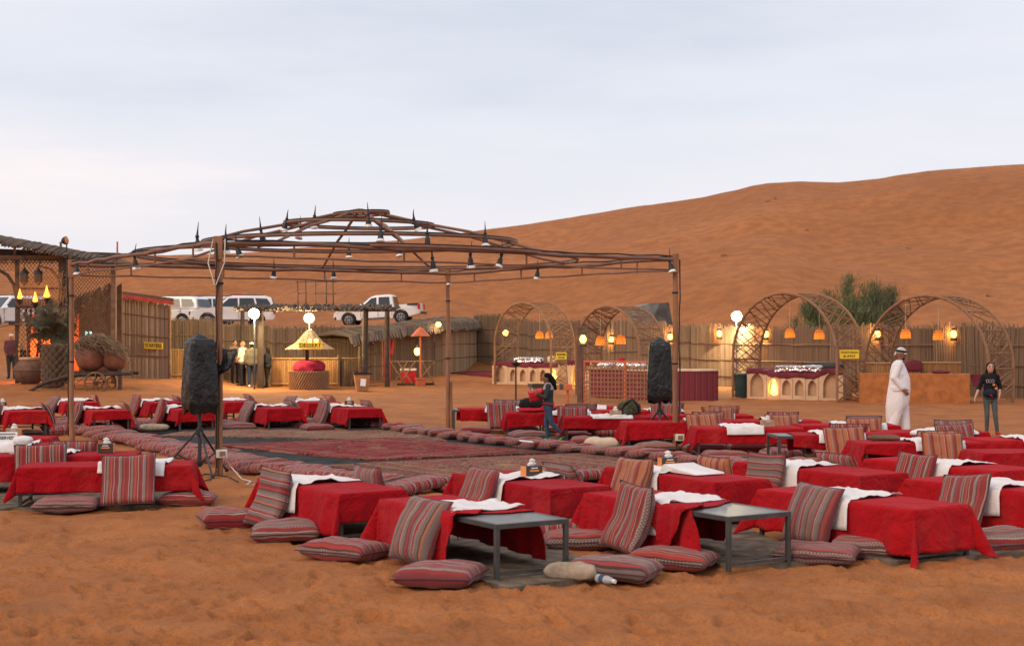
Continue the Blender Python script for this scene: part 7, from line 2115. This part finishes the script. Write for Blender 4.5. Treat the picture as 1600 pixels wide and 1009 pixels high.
# ------------------------------------------------------------------ tamarisk bush behind the fence
def bush(px, d, wid, zt, lab, seed, nst=38, nleaf=15000):
    p = on(px, d); r = random.Random(seed); f = empty("tamarisk_bush", p, 0, lab, "bush")
    lv = MB(); tops = []
    H_ = zt - p.z
    for i in range(nst):
        a_ = r.uniform(0, 6.28); k = math.sqrt(r.random()); x, y = wid / 2 * k * math.cos(a_), wid * .35 * k * math.sin(a_)
        h_ = H_ * (1 - .42 * k ** 2) * r.uniform(.75, 1.05)
        pts = [Vector((x * .12, y * .12, 0)), Vector((x * .5, y * .5, h_ * .45)), Vector((x * .85, y * .85, h_ * .8)), Vector((x * 1.02 + r.uniform(-.15, .15), y, h_))]
        tops.append(pts)
        MB().tube(pts, [.05, .03, .018, .006], 5).build("stem", MT['bark'], f)
    for i in range(nleaf):
        pts = tops[r.randrange(nst)]; s = 1 + r.random() ** .7 * 1.95; k = min(int(s), 2); q = pts[k].lerp(pts[k + 1], s - k)
        q = q + Vector((r.gauss(0, .16), r.gauss(0, .16), r.gauss(0, .12)))
        d_ = Vector((r.gauss(0, .35) + q.x * .12, r.gauss(0, .35), r.uniform(.5, 1.1))).normalized(); l = r.uniform(.16, .36); w = d_.orthogonal().normalized() * r.uniform(.008, .016)
        w.rotate(Matrix.Rotation(r.uniform(0, 6.28), 3, d_))
        lv.add([q - w, q + w, q + d_ * l], [(0, 1, 2)])
    o = lv.build("foliage", MT['leaf_tamarisk'], f, None); o["kind"] = "stuff"
bush(1318, 60, 4.3, ZD(430, 60), "feathery green tamarisk bush, left half behind the fence", 1)
bush(1372, 61, 2.4, ZD(438, 61), "smaller tamarisk bush joined on the right behind the fence", 2, 24, 7000)
# sparse scrub on the dune
def tuft_mesh(seed):
    r = random.Random(seed); mb = MB()
    for i in range(60):
        a_ = r.uniform(0, 6.28); q = Vector((r.gauss(0, .25), r.gauss(0, .2), 0)); l = r.uniform(.25, .7)
        d_ = Vector((math.cos(a_) * .8, math.sin(a_) * .8, r.uniform(.35, 1))).normalized(); w = Vector((-math.sin(a_), math.cos(a_), 0)) * .018
        mb.add([q - w, q + w, q + d_ * l], [(0, 1, 2)])
    return mb.mesh("scrub_tuft", MT['straw_dry'], None)
TUFT = [tuft_mesh(i) for i in range(3)]
for k, (px, d) in enumerate(((1212, 128), (1200, 126), (1130, 100), (1260, 112), (1310, 96), (1420, 104), (1545, 84), (1552, 84.4), (1518, 82), (1480, 120))):
    r = random.Random(k); x = XD(px, d); o = link("scrub_tuft", TUFT[k % 3], None, (x, d, float(terrain(x, d)) - .03), (0, 0, r.uniform(0, 6)), (r.uniform(.25, .6),) * 3)
    tag(o, "tiny dark scrub tuft scattered on the big dune", "scrub", "scrub tufts on the dune")
